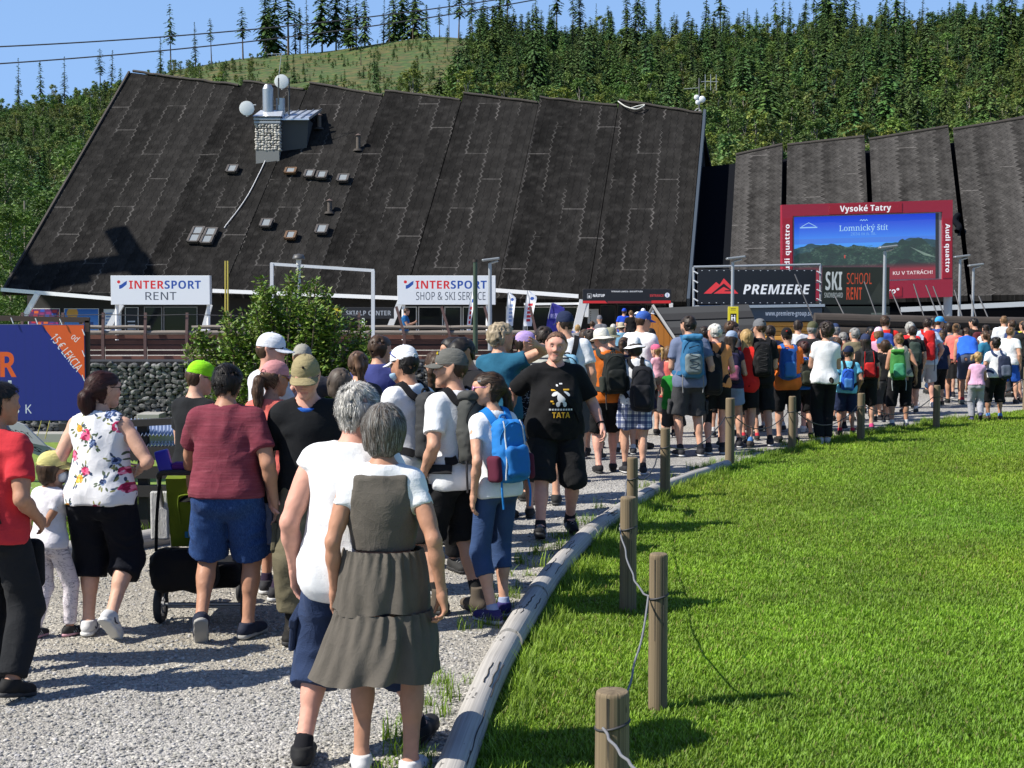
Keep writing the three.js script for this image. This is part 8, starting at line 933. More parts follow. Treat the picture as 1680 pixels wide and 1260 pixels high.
const flW = person({ label: 'stout woman with auburn ponytail in white floral blouse and black capri trousers', x: 168, y: 1045, top: 612, yaw: 176, sex: 'f', g: 1.2, skin: 'fair', look: -38, hair: { s: 'tied', c: 'auburn', pony: [[0, -0.02, -0.115, 0.03], [0.0, -0.06, -0.135, 0.045], [0.01, -0.1, -0.125, 0.05], [0.01, -0.15, -0.105, 0.04], [0.01, -0.19, -0.095, 0.02]], n: 2600, sl: 0.1 }, glasses: {}, topw: { mat: mapMat(floral), sleeve: 0, tank: 1, loose: 0.9, hem: -0.07, name: 'blouse' }, bot: { c: [0.008, 0.009, 0.014], len: 1.3, loose: 0.9 }, shoe: shoes.white, footL: [0.14, 0, 0.05], footR: [-0.06, 0.02, -0.2], liftR: 42, armL: [0.27, -0.06, -0.02], armR: [0.2, 0.16, 0.16], elR: [1, -0.4, -0.8] });
person({ label: 'small girl in yellow cap, white top and patterned leggings holding a hand', x: 76, y: 1046, top: 744, yaw: 150, sex: 'f', skin: 'tan', hs: 1.24, hair: { s: 'bob', c: 'brown', n: 500 }, look: -40, hat: { c: [0.62, 0.56, 0.22] }, mask: { c: [0.7, 0.72, 0.75] }, topw: { c: [0.68, 0.66, 0.7], sleeve: 0.5, loose: 0.5, hem: -0.05 }, bot: { mat: mapMat(mottled), len: 1.92, loose: 0.1, name: 'leggings' }, shoe: { c: [0.03, 0.03, 0.03], sole: [0.55, 0.3, 0.34], stripe: [0.5, 0.5, 0.5] }, footL: [0.1, 0, -0.12], footR: [-0.1, 0, 0.14], armR: flW.handW(0), curlR: 1.1 });
person({ label: 'man in red T-shirt and black trousers cut off by the left edge', x: -22, y: 1142, top: 630, yaw: 168, g: 1.02, skin: 'tan', hair: { s: 'thick', c: 'black' }, look: -30, topw: { c: [0.5, 0.035, 0.045], sleeve: 0.62, loose: 0.9, hem: -0.08 }, bot: { c: [0.016, 0.017, 0.019], len: 1.92, loose: 0.6 }, shoe: { c: [0.012, 0.012, 0.012] }, strap: { from: 0.05, to: -0.2, back: 1, y: 0.05 }, footL: [0.1, 0, 0.1], footR: [-0.16, 0, -0.1], liftR: 12, armR: [0.2, 0.05, 0.12], armL: [0.2, 0.12, 0.15] });
{ const c = at(52, 925, 7.6), t = thing('bag', 'black bag hanging at the side of the man in red at the left edge', 'bag', [c.x - 0.03, c.y - 0.1, c.z]); part('bag', rbox(0.2, 0.28, 0.1, 0.05, 0, 0.1, 0, 4), fab([0.012, 0.012, 0.013]), t); part('strap', tube([V(-0.06, 0.22, 0), V(-0.07, 0.42, 0), V(-0.02, 0.6, 0)], 0.012, 16, 6), fab([0.012, 0.012, 0.013]), t); part('trim', rbox(0.1, 0.012, 0.104, 0.004, 0.02, 0.02, 0), fab([0.4, 0.03, 0.03]), t); }
person({ label: 'walker with white socks almost wholly outside the left edge', x: -58, y: 1100, H: 1.7, yaw: 165, hair: { s: 'short', c: 'brown' }, topw: { c: C.grey }, bot: { c: C.dgrey, len: 0.9 }, shoe: shoes.sockw, footR: [-0.22, 0, -0.05], lod: 2 });
person({ label: 'boy in black T-shirt and bright lime-green cap', x: 318, y: 962, top: 597, yaw: 150, g: 0.92, skin: 'fair', look: -28, hair: { s: 'short', c: 'brown', n: 500 }, hat: { c: C.lime, tilt: -6 }, glasses: {}, topw: { c: [0.014, 0.015, 0.017], loose: 0.5, sleeve: 0.6 }, bot: { c: C.dgrey, len: 0.95 }, armL: 'front', armR: 'front' });
person({ label: 'woman in coral sports top with pink cap and long brown ponytail', x: 440, y: 980, top: 597, yaw: 160, sex: 'f', g: 0.95, skin: 'tan', look: -28, lod: 0, hair: { s: 'tied', c: 'brown', tip: 'ginger', n: 1300, sl: 0.12, pony: [[0, 0.0, -0.115, 0.02], [0.0, -0.04, -0.15, 0.035], [0.01, -0.12, -0.145, 0.04], [0.015, -0.2, -0.125, 0.032], [0.015, -0.27, -0.115, 0.01]] }, hat: { c: [0.55, 0.25, 0.25], tilt: 2 }, glasses: { mat: phys([0.6, 0.3, 0.02], 0.2), lens: [0.02, 0.02, 0.02] }, topw: { c: C.coral, sleeve: 0.55, loose: 0.15, tight: 1, hem: -0.07, bump: 0.004 }, bot: { c: C.black, len: 0.85, loose: 0.4 }, shoe: { ...shoes.run, sock: [0.03, 0.02, 0.04] }, armR: [0.23, -0.05, 0.0], armL: 'front', footL: [0.1, 0, 0.12], footR: [-0.1, 0, -0.08] });
person({ label: 'tall man in white polo shirt and white cap with his hand at his mouth', x: 440, d: 11.2, top: 553, yaw: 125, g: 1, skin: 'pink', hair: { s: 'buzz', c: 'brown' }, hat: { c: [0.7, 0.72, 0.76], tilt: -10 }, nod: -4, glasses: {}, topw: { c: [0.58, 0.59, 0.64], sleeve: 0.6, loose: 0.9, collar: [0.6, 0.4, 0.42] }, bot: { c: C.khaki, len: 0.95 }, shoe: shoes.boot, armL: [0.05, 0.4, 0.24], armR: [0.05, 0.44, 0.26] });
person({ label: 'man in black T-shirt with blue collar, olive cap and sunglasses walking towards the camera', x: 507, y: 1042, top: 582, yaw: 6, g: 0.98, twist: 0, skin: 'pink', lean: 6, nod: 17, look: -6, hair: { s: 'buzz', c: 'grey' }, hat: { c: [0.3, 0.25, 0.135], tilt: 5, logo: { p: [[-0.05, 0.62], [0.05, 0.62], [0.0, 0.55]], c: [0.03, 0.02, 0.015], r: 0.007 } }, glasses: {}, topw: { c: [0.012, 0.013, 0.015], sleeve: 0.75, loose: 0.9, collar: [0.02, 0.1, 0.42], hem: -0.1 }, bot: { c: [0.125, 0.11, 0.07], len: 1.72, loose: 1.1, pockets: 1 }, shoe: { ...shoes.bboot, c: [0.014, 0.013, 0.012] }, footL: [0.14, 0, -0.24], liftL: 25, footR: [-0.1, 0, 0.12], armR: [0.25, -0.03, 0.04], armL: [0.08, 0.2, 0.27] });
person({ label: 'photographer in dark grey shirt and grey-beige cap with one arm raised', x: 499, d: 12.4, top: 569, yaw: 170, hair: { s: 'short', c: 'brown' }, hat: { c: [0.3, 0.29, 0.25] }, topw: { c: [0.035, 0.036, 0.045], sleeve: 0.9, hem: -0.08 }, bot: { c: C.dgrey, len: 1.9 }, armR: [0.2, 0.46, 0.22], armL: [0.02, 0.42, 0.25], elR: [1, -0.4, 0] });
person({ label: 'woman with high brown ponytail seen from behind, left of the man in blue', x: 586, d: 11.6, top: 578, yaw: 205, sex: 'f', skin: 'mid', hair: { s: 'tied', c: 'brown', tip: 'ginger', n: 700, sl: 0.1, pony: [[0, 0.07, -0.11, 0.025], [-0.02, 0.06, -0.15, 0.035], [-0.03, -0.03, -0.15, 0.034], [-0.03, -0.14, -0.12, 0.024]] }, topw: { c: C.dgrey, sleeve: 0.5 }, bot: { c: C.black, len: 1.9 } });
person({ label: 'man with short brown hair in plain blue T-shirt seen from behind', x: 622, d: 12.6, top: 552, yaw: 182, g: 1.1, hair: { s: 'thick', c: 'brown' }, topw: { c: [0.05, 0.06, 0.2], sleeve: 0.65 }, bot: { c: C.dgrey, len: 0.95 }, armR: 'front' });
person({ label: 'person with wavy grey-brown hair just left of the grey-haired man', x: 566, d: 9.9, top: 607, yaw: 190, sex: 'f', lod: 1, hair: { s: 'bob', c: 'greybrown' }, topw: { c: [0.03, 0.03, 0.032] }, bot: { c: C.black, len: 1.9 } });
person({ label: 'man in white T-shirt with white and blue cap, face mask and grey backpack', x: 668, d: 10.0, top: 572, yaw: 232, g: 1.02, lod: 0, skin: 'tan', hair: { s: 'short', c: 'black', n: 500 }, nod: 12, hat: { c: C.white, tilt: 4, band: [0.06, 0.09, 0.35], visor: [0.62, 0.64, 0.7] }, mask: { c: [0.35, 0.52, 0.68], low: 1 }, topw: { c: C.white, sleeve: 0.66, loose: 0.8, hem: -0.1 }, bot: { c: C.black, len: 0.95 }, shoe: shoes.run, armL: 'front', armR: 'down', pack: { label: 'dark grey backpack of the man with white and blue cap', c: [0.04, 0.042, 0.045], h: 0.48, w: 0.27 } });
person({ label: 'girl with long plaits over her face between the two men with caps', x: 716, d: 11.0, top: 577, yaw: 20, sex: 'f', skin: 'fair', nod: 12, tilt: 10, lod: 0, hair: { s: 'braid', c: 'brown', n: 600, sl: 0.03, pony: [[-0.06, 0.02, 0.06, 0.028], [-0.08, -0.03, 0.07, 0.026], [-0.085, -0.08, 0.075, 0.027], [-0.09, -0.13, 0.085, 0.024], [-0.09, -0.2, 0.09, 0.02]] }, topw: { c: C.black, sleeve: 1.5 }, bot: { c: C.black, len: 1.9 } });
person({ label: 'man in white T-shirt, grey cap and grey hiking pack looking left', x: 748, y: 1006, top: 579, yaw: 222, g: 0.96, twist: 0, lod: 0, skin: 'mid', look: 44, nod: -2, hair: { s: 'buzz', c: 'brown' }, beard: 0.5, hat: { c: [0.12, 0.12, 0.11], tilt: 2, logo: { p: [[0.2, 0.75], [0.4, 0.62], [0.6, 0.6]], c: [0.6, 0.45, 0.02], r: 0.005 } }, topw: { c: C.white, sleeve: 0.7, loose: 0.9, hem: -0.12 }, bot: { c: [0.012, 0.012, 0.013], len: 1.06, loose: 0.8 }, shoe: shoes.boot, armL: [0.24, -0.02, 0.06], armR: 'strap', footL: [0.11, 0, 0.05], footR: [-0.12, 0, -0.08], pack: { label: 'grey hiking backpack with hip belt of the man in grey cap', c: [0.06, 0.063, 0.06], c2: [0.045, 0.047, 0.045], h: 0.46, w: 0.28, d: 0.16, y: 0.26, hipbelt: [0.02, 0.02, 0.022], tails: [0.04, 0.04, 0.045], lid: [0.07, 0.072, 0.07] } });
person({ label: 'girl with pink sunglasses, long plait and blue three-quarter leggings looking left', x: 815, y: 1016, top: 613, yaw: 214, sex: 'f', g: 0.78, twist: 0, lod: 0, skin: 'mid', look: 52, nod: 0, hair: { s: 'tied', c: 'dark', n: 1800, sl: 0.08, clip: [0.075, 0.05, 0.035], pony: [[-0.02, 0.0, -0.115, 0.028], [-0.06, -0.05, -0.135, 0.032], [-0.09, -0.13, -0.14, 0.032], [-0.1, -0.22, -0.15, 0.028], [-0.1, -0.32, -0.16, 0.022], [-0.1, -0.38, -0.165, 0.008]], tip: 'brown' }, glasses: { mat: phys([0.72, 0.3, 0.5], 0.3), lens: [0.35, 0.16, 0.3] }, topw: { c: C.white, sleeve: 0.45, loose: 0.4, hem: -0.08 }, bot: { c: [0.035, 0.065, 0.15], len: 1.4, loose: 0.05, name: 'leggings' }, shoe: { c: [0.03, 0.025, 0.12], sole: [0.3, 0.32, 0.4], sock: [0.3, 0.35, 0.5], sockH: 0.05, stripe: [0.6, 0.6, 0.65] }, armL: [0.23, -0.05, -0.02], armR: [0.25, -0.03, 0.08], footL: [0.1, 0, -0.1], footR: [-0.1, 0, 0.06], toeR: -30, pack: { label: 'bright blue backpack of the girl with pink sunglasses', c: [0.02, 0.19, 0.55], c2: [0.016, 0.15, 0.45], strap: [0.02, 0.2, 0.55], h: 0.46, w: 0.27, d: 0.17, trim: [0.6, 0.65, 0.7], mesh: [0.1, 0.02, 0.04], tails: [0.02, 0.2, 0.55] } });
person({ label: 'dark-haired man in black T-shirt with a red triangle looking down', x: 776, d: 11.4, top: 553, yaw: 300, g: 1.08, lod: 1, skin: 'tan', nod: 26, look: 10, hair: { s: 'thick', c: 'black' }, topw: { c: [0.014, 0.014, 0.016], sleeve: 0.6, print: { x: 0.06, y: 0.3, w: 0.2, h: 0.1, tex: tri } }, bot: { c: C.dgrey, len: 0.95 }, armL: 'phone', armR: 'phone' });
person({ label: 'dark-haired woman half hidden behind the man looking down', x: 747, d: 12.2, top: 556, yaw: 250, sex: 'f', hair: { s: 'bob', c: 'black' }, topw: { c: [0.03, 0.02, 0.025] }, bot: { c: C.black, len: 1.9 } });
person({ label: 'man with curly hair in petrol T-shirt pointing with raised arm', x: 822, d: 13.6, top: 534, yaw: 150, g: 1.05, lod: 1, skin: 'mid', look: -25, hair: { s: 'curly', c: 'wig' }, glasses: { up: 1 }, topw: { c: [0.02, 0.1, 0.17], sleeve: 0.38 }, bot: { c: C.denim, len: 1.9 }, armR: at(880, 566, 13.2), elR: [0.6, 0.3, 0.4], curlR: 0.15, armL: 'front' });
person({ label: 'woman with lavender cap behind the pointing arm', x: 853, d: 14.8, top: 547, yaw: 100, sex: 'f', hair: { s: 'tied', c: 'dark' }, hat: { c: [0.42, 0.3, 0.6] }, topw: { c: [0.02, 0.02, 0.025] }, bot: { c: C.black, len: 1.9 } });
person({ label: 'woman with short brown hair in dark dotted dress seen from behind', x: 853, d: 13.7, top: 580, yaw: 185, sex: 'f', g: 1.15, skin: 'mid', lod: 1, hair: { s: 'short', c: 'brown', nape: -0.09 }, topw: { mat: mapMat(dots), sleeve: 0.4, loose: 0.6, hem: -0.1, name: 'dress' }, bot: { mat: mapMat(dots), c: C.black, len: 1.2, loose: 1.2 } });
person({ label: 'man in striped cream T-shirt hidden behind the man in black', x: 893, d: 14.4, top: 537, yaw: 182, g: 1.05, hair: { s: 'thick', c: 'dark' }, topw: { mat: mapMat(stripes), sleeve: 0.65 }, bot: { c: C.dgrey, len: 0.95 } });
person({ label: 'heavy man in black T-shirt lettered TATA striding towards the camera', x: 912, y: 876, top: 542, yaw: 4, g: 1.34, belly: 0.55, hs: 1.07, lod: 0, skin: 'pink', look: -10, nod: 3, hair: { s: 'buzz', c: 'ginger', line: 0.088, n: 900 }, beard: 0.18, topw: { c: [0.011, 0.011, 0.012], sleeve: 0.78, loose: 1, hem: -0.1, print: { x: 0, y: 0.235, w: 0.27, h: 0.31, tex: tata } }, bot: { c: [0.016, 0.016, 0.017], len: 1.05, loose: 1 }, shoe: { ...shoes.run, c: [0.012, 0.012, 0.013], sole: [0.04, 0.04, 0.04] }, footR: [-0.16, 0.02, 0.3], liftR: -16, footL: [0.13, 0, -0.1], liftL: 14, armR: [0.34, 0.03, -0.18], armL: [0.33, 0.0, 0.16], curlL: 0.7, watch: { arm: 0 }, strap: { from: -0.13, to: 0.2, y: 0.05 } });
// --- the queue further up the path
person({ label: 'tall man in white T-shirt and navy cap with black strap over his shoulder', x: 932, d: 16.4, top: 515, yaw: 172, g: 1.12, hair: { s: 'buzz', c: 'dark' }, hat: { c: C.navy, tilt: -2 }, topw: { c: C.white, sleeve: 0.65 }, bot: { c: C.dgrey, len: 0.95 }, pack: { label: 'pale blue bag on the back of the man with navy cap', c: [0.2, 0.4, 0.55], h: 0.36, w: 0.26, y: 0.18 } });
person({ label: 'brown-haired boy behind the man in white with navy cap', x: 957, d: 19, top: 541, yaw: 190, hair: { s: 'thick', c: 'brown' }, topw: { c: [0.3, 0.05, 0.06] }, bot: { c: C.dgrey, len: 0.95 } });
person({ label: 'man in orange T-shirt with white sun hat and black backpack', x: 993, y: 775, top: 541, yaw: 186, g: 1.02, skin: 'pink', nod: 14, hair: { s: 'short', c: 'grey' }, hat: { s: 'bucket', c: [0.6, 0.59, 0.54] }, topw: { c: [0.6, 0.15, 0.025], sleeve: 0.6, hem: -0.1 }, bot: { c: [0.012, 0.012, 0.013], len: 0.98, loose: 0.9 }, shoe: shoes.black, armL: 'front', armR: 'front', pack: { label: 'black backpack on the man in orange with sun hat', c: [0.013, 0.016, 0.015], h: 0.5, w: 0.3, d: 0.22, x: -0.06, strap: [0.05, 0.055, 0.05], tails: [0.05, 0.05, 0.05], mesh: [0.03, 0.035, 0.03] } });
person({ label: 'person in olive sun hat behind the man in orange', x: 1003, d: 20, top: 540, yaw: 180, hair: { s: 'short', c: 'grey' }, hat: { s: 'bucket', c: [0.22, 0.22, 0.15] }, topw: { c: C.dgrey }, bot: { c: C.dgrey, len: 1.2 } });
const dad = person({ label: 'tall man in white T-shirt and white-blue cap carrying the toddler', x: 1046, d: 20, top: 513, yaw: 140, g: 1.05, look: -25, hair: { s: 'short', c: 'brown' }, hat: { c: [0.05, 0.12, 0.42], front: null, visor: [0.03, 0.09, 0.4], logo: { p: [[1.4, 0.4], [1.9, 0.7], [2.4, 0.4]], c: C.white, r: 0.03 } }, topw: { c: C.white, sleeve: 0.7 }, bot: { c: C.navy, len: 0.95 }, armR: [0.14, 0.16, 0.3], armL: [0.05, 0.14, 0.3], footL: [0.1, 0, 0.1] });
person({ label: 'toddler in pink top and pink headscarf carried by the tall man', x: 1080, d: 19.7, h0: at(1080, 630, 19.7).y - 0.36, H: 0.92, hs: 1.45, yaw: 200, sex: 'f', skin: 'fair', hair: { s: 'tied', c: 'blond' }, hat: { s: 'beanie', c: [0.6, 0.12, 0.22], h: 0.1 }, topw: { c: [0.7, 0.36, 0.44], sleeve: 0.35 }, bot: { c: C.grey, len: 0.7 }, footL: [0.2, 0.32, 0.12], footR: [-0.16, 0.3, 0.1], armL: 'front', armR: 'front', shoe: { c: [0.4, 0.05, 0.05] } });
person({ label: 'child in white sun hat and white shirt with dark rucksack', x: 1043, y: 778, top: 556, yaw: 184, sex: 'f', g: 1.0, hair: { s: 'bob', c: 'dark' }, hat: { s: 'bucket', c: C.white, brim: 0.06 }, topw: { c: C.white, sleeve: 0.6 }, bot: { mat: mapMat(plaid), len: 0.75, loose: 1.2, name: 'plaid_shorts' }, shoe: shoes.run, armR: 'strap', armL: 'front', pack: { label: 'black rucksack on the child in white sun hat', c: [0.012, 0.013, 0.018], h: 0.58, w: 0.32, d: 0.2, y: 0.14, x: -0.08 } });
person({ label: 'small child in green T-shirt beside the tall man with the toddler', x: 1104, y: 742, top: 590, yaw: 165, hs: 1.2, hair: { s: 'thick', c: 'light' }, topw: { c: [0.02, 0.2, 0.03], sleeve: 0.5, hem: -0.12 }, bot: { c: C.dgrey, len: 0.95, loose: 1.1 }, shoe: shoes.run, armL: 'front', armR: 'phone' });
person({ label: 'bearded man in grey-blue T-shirt and dark grey shorts with blue rucksack', x: 1133, y: 748, top: 519, yaw: 190, look: 22, nod: 12, skin: 'mid', beard: 0.9, hair: { s: 'thick', c: 'dark' }, topw: { c: C.greyblue, sleeve: 0.62, hem: -0.1 }, bot: { c: [0.045, 0.046, 0.05], len: 0.92, loose: 1, pockets: 1 }, shoe: shoes.run, armL: [0.12, 0.2, 0.25], armR: [0.26, -0.06, 0.02], pack: { label: 'blue rucksack with grey net pocket on the bearded man', c: [0.035, 0.15, 0.3], c2: [0.16, 0.2, 0.21], h: 0.5, w: 0.3, d: 0.2, y: 0.26, strap: [0.03, 0.12, 0.25], lid: [0.06, 0.22, 0.4], tails: [0.2, 0.2, 0.2], cords: [0.02, 0.03, 0.05] } });
person({ label: 'woman with short white hair in orange top and black knee brace', x: 1174, y: 745, top: 532, yaw: 176, sex: 'f', g: 0.96, skin: 'pink', hair: { s: 'short', c: 'white', nape: -0.08 }, topw: { c: [0.75, 0.28, 0.1], sleeve: 0.3, hem: -0.06 }, bot: { c: [0.013, 0.013, 0.014], len: 0.7, loose: 0.8 }, shoe: { ...shoes.run, brace: 1, braceLeg: 0 }, armR: 'hold', armL: 'front', pack: { label: 'black rucksack on the woman with white hair', c: [0.012, 0.012, 0.014], h: 0.56, w: 0.28, y: 0.12, x: 0.06 } });
person({ label: 'man with brown hair and sunglasses on his head behind the white-haired woman', x: 1194, d: 22, top: 527, yaw: 120, hair: { s: 'thick', c: 'brown' }, glasses: {}, topw: { c: C.dgrey }, bot: { c: C.denim, len: 1.9 } });
person({ label: 'girl with pale blue cap and dark blue rucksack in denim shorts', x: 1198, y: 735, top: 545, yaw: 172, sex: 'f', look: -35, g: 0.9, hair: { s: 'long', c: 'dark', len: 0.2 }, hat: { c: [0.3, 0.37, 0.5], visor: [0.45, 0.5, 0.56] }, topw: { c: [0.03, 0.02, 0.05], sleeve: 0.3 }, bot: { c: [0.2, 0.27, 0.4], len: 0.6, loose: 0.7, kind: 'denim' }, shoe: shoes.run, armR: 'strap', armL: 'front', pack: { label: 'dark violet rucksack with pink patch on the girl with pale cap', c: [0.018, 0.016, 0.05], c2: [0.4, 0.12, 0.2], h: 0.46, w: 0.27 } });
person({ label: 'woman with long blond hair in red T-shirt', x: 1223, y: 733, top: 541, yaw: 168, sex: 'f', hair: { s: 'long', c: 'blond', len: 0.27 }, topw: { c: [0.62, 0.025, 0.02], sleeve: 0.6, hem: -0.14 }, bot: { c: C.black, len: 0.75 }, shoe: shoes.sockb, armL: 'front', armR: 'front' });
person({ label: 'man all in black with grey cap and black rucksack holding its straps', x: 1246, y: 731, top: 526, yaw: 183, g: 0.94, skin: 'mid', hair: { s: 'buzz', c: 'brown' }, hat: { c: [0.14, 0.145, 0.155], tilt: -4, logo: { p: [[2.9, 0.5], [3.1, 0.55], [3.3, 0.5]], c: [0.03, 0.03, 0.03], r: 0.008 } }, topw: { c: [0.014, 0.014, 0.015], sleeve: 0.6, hem: -0.1 }, bot: { c: [0.014, 0.014, 0.016], len: 1.02, loose: 1 }, shoe: shoes.run, armL: 'strap', armR: 'strap', pack: { label: 'black rucksack with white keyring on the man with grey cap', c: [0.01, 0.01, 0.011], h: 0.5, w: 0.29, d: 0.18, cords: [0.06, 0.06, 0.06] } });
person({ label: 'boy in grey shorts standing between the man in black and the red top', x: 1232, y: 722, H: 1.3, yaw: 188, hair: { s: 'thick', c: 'brown' }, topw: { c: [0.55, 0.02, 0.02], sleeve: 0.5 }, bot: { c: C.dgrey, len: 0.9 }, shoe: shoes.sockr });
person({ label: 'man in orange T-shirt with black cap and blue rucksack', x: 1289, y: 727, top: 540, yaw: 178, g: 1.0, look: -12, skin: 'mid', hair: { s: 'buzz', c: 'dark' }, hat: { c: [0.014, 0.013, 0.014], logo: { p: [[3.0, 0.6], [3.14, 0.5], [3.25, 0.65]], c: [0.4, 0.03, 0.02], r: 0.008 } }, topw: { c: [0.65, 0.16, 0.03], sleeve: 0.62, hem: -0.14 }, bot: { c: [0.013, 0.013, 0.015], len: 1.0 }, shoe: shoes.black, armR: 'front', armL: 'strap', pack: { label: 'blue rucksack on the man in orange with black cap', c: [0.02, 0.09, 0.33], c2: [0.04, 0.16, 0.42], h: 0.48, w: 0.28, x: 0.05, strap: [0.03, 0.12, 0.4] } });
person({ label: 'dark-haired man in white shirt behind the orange kiosk side', x: 1308, d: 26, top: 526, yaw: 180, hair: { s: 'thick', c: 'dark' }, topw: { c: C.white }, bot: { c: C.dgrey, len: 1.9 } });
person({ label: 'man with olive cap and glasses in black T-shirt', x: 1328, d: 22.4, top: 530, yaw: 150, look: 0, g: 1.15, skin: 'pink', hair: { s: 'short', c: 'grey' }, hat: { c: [0.1, 0.1, 0.055] }, glasses: {}, topw: { c: [0.018, 0.018, 0.02] }, bot: { c: C.black, len: 0.95 }, shoe: shoes.white });
person({ label: 'boy in blue T-shirt with black patterned rucksack', x: 1318, y: 718, top: 560, yaw: 182, hair: { s: 'thick', c: 'auburn' }, topw: { c: [0.03, 0.14, 0.52], sleeve: 0.55 }, bot: { c: C.black, len: 1.02, loose: 1 }, shoe: shoes.black, pack: { label: 'black patterned rucksack on the boy in blue', c: [0.018, 0.02, 0.018], c2: [0.04, 0.045, 0.03], h: 0.5, w: 0.28, mesh: [0.04, 0.05, 0.02] } });
person({ label: 'woman in white T-shirt and long black trousers with dark curly ponytail', x: 1352, y: 729, top: 530, yaw: 182, sex: 'f', g: 0.96, skin: 'mid', hair: { s: 'curly', c: 'dark', nape: -0.1 }, topw: { c: C.white, sleeve: 0.55, loose: 0.4, hem: -0.08 }, bot: { c: [0.012, 0.012, 0.014], len: 1.96, loose: 0.35 }, shoe: { c: [0.4, 0.4, 0.4], sole: [0.5, 0.5, 0.5] }, armL: 'front', armR: 'front', footL: [0.05, 0, 0.0], footR: [-0.06, 0, 0.03] });
person({ label: 'boy in pale blue T-shirt with navy cap and bright blue rucksack', x: 1388, y: 714, top: 569, yaw: 178, look: -30, hs: 1.1, skin: 'tan', hair: { s: 'buzz', c: 'dark' }, hat: { c: C.navy }, topw: { c: [0.16, 0.5, 0.66], sleeve: 0.55, hem: -0.1 }, bot: { c: C.navy, len: 0.98, loose: 1 }, shoe: shoes.sockr, armR: [0.25, -0.02, 0.05], pack: { label: 'bright blue rucksack on the boy in pale blue', c: [0.02, 0.1, 0.5], c2: [0.06, 0.2, 0.5], h: 0.44, w: 0.27, x: 0.03, y: 0.17 } });
person({ label: 'grey-haired man in dark red T-shirt bending forward', x: 1382, d: 24.5, top: 541, yaw: 150, lean: 24, nod: 20, hair: { s: 'thick', c: 'grey' }, topw: { c: [0.12, 0.015, 0.02] }, bot: { c: C.dgrey, len: 0.95 }, armL: 'front', armR: 'front' });
person({ label: 'woman with navy peaked cap left of the bending man', x: 1369, d: 27, top: 532, yaw: 200, sex: 'f', hair: { s: 'bob', c: 'grey' }, hat: { c: [0.03, 0.05, 0.12] }, topw: { c: C.dgrey }, bot: { c: C.black, len: 1.9 } });
person({ label: 'girl in black with dark cap and black-red rucksack', x: 1420, y: 709, top: 550, yaw: 176, sex: 'f', g: 0.95, hair: { s: 'long', c: 'dark', len: 0.18 }, hat: { c: [0.03, 0.04, 0.09] }, topw: { c: C.black, sleeve: 0.6 }, bot: { c: C.black, len: 1.0 }, shoe: { ...shoes.run, sock: [0.6, 0.06, 0.2] }, pack: { label: 'black and red rucksack on the girl with dark cap', c: [0.014, 0.014, 0.016], c2: [0.5, 0.02, 0.02], h: 0.52, w: 0.29, trim: [0.55, 0.02, 0.02], strap: [0.03, 0.03, 0.03], mesh: [0.3, 0.015, 0.015] } });
person({ label: 'child with round blue cap standing behind the green rucksack', x: 1444, d: 24.6, top: 556, yaw: 178, hs: 1.12, hair: { s: 'short', c: 'light' }, hat: { c: [0.04, 0.11, 0.26] }, topw: { c: C.black }, bot: { c: C.black, len: 1 } });
person({ label: 'man in red T-shirt with blue and yellow rucksack', x: 1453, d: 25.8, top: 518, yaw: 172, look: -20, hair: { s: 'short', c: 'brown' }, topw: { c: [0.6, 0.025, 0.02], sleeve: 0.6 }, bot: { c: C.dgrey, len: 0.95 }, shoe: shoes.black, pack: { label: 'blue and yellow rucksack on the man in red', c: [0.04, 0.09, 0.4], c2: [0.5, 0.55, 0.1], h: 0.48, w: 0.28 } });
person({ label: 'child with pale pink cap left of the man in red', x: 1439, d: 25.2, top: 538, yaw: 180, sex: 'f', hair: { s: 'bob', c: 'light' }, hat: { c: [0.6, 0.45, 0.58] }, topw: { c: [0.6, 0.3, 0.42] }, bot: { c: C.grey, len: 1.9 } });
person({ label: 'woman in beige top and black capri trousers with dark blond hair', x: 1478, y: 703, top: 547, yaw: 178, sex: 'f', g: 1.12, skin: 'tan', hair: { s: 'bun', c: 'light', nape: -0.1 }, topw: { c: [0.5, 0.46, 0.33], sleeve: 0, tank: 1, hem: -0.02 }, bot: { c: [0.012, 0.012, 0.014], len: 1.25, loose: 0.7 }, shoe: { ...shoes.sockw, c: [0.05, 0.05, 0.1] }, armL: 'strap', armR: [0.26, -0.05, 0.02], footL: [0.14, 0, 0.03], pack: { label: 'green rucksack with grey straps on the woman in beige', c: [0.05, 0.22, 0.05], c2: [0.06, 0.3, 0.16], h: 0.52, w: 0.29, d: 0.24, x: 0.08, y: 0.18, lid: [0.06, 0.26, 0.05], strap: [0.16, 0.17, 0.16], tails: [0.4, 0.42, 0.42], cords: [0.4, 0.42, 0.4] } });
person({ label: 'grey-haired woman in red top behind the man with the red backpack', x: 1494, d: 27.2, top: 529, yaw: 178, sex: 'f', hair: { s: 'bob', c: 'grey', tip: 'white' }, topw: { c: [0.6, 0.025, 0.03], sleeve: 0.6 }, bot: { c: C.dgrey, len: 0.95 }, shoe: shoes.black });
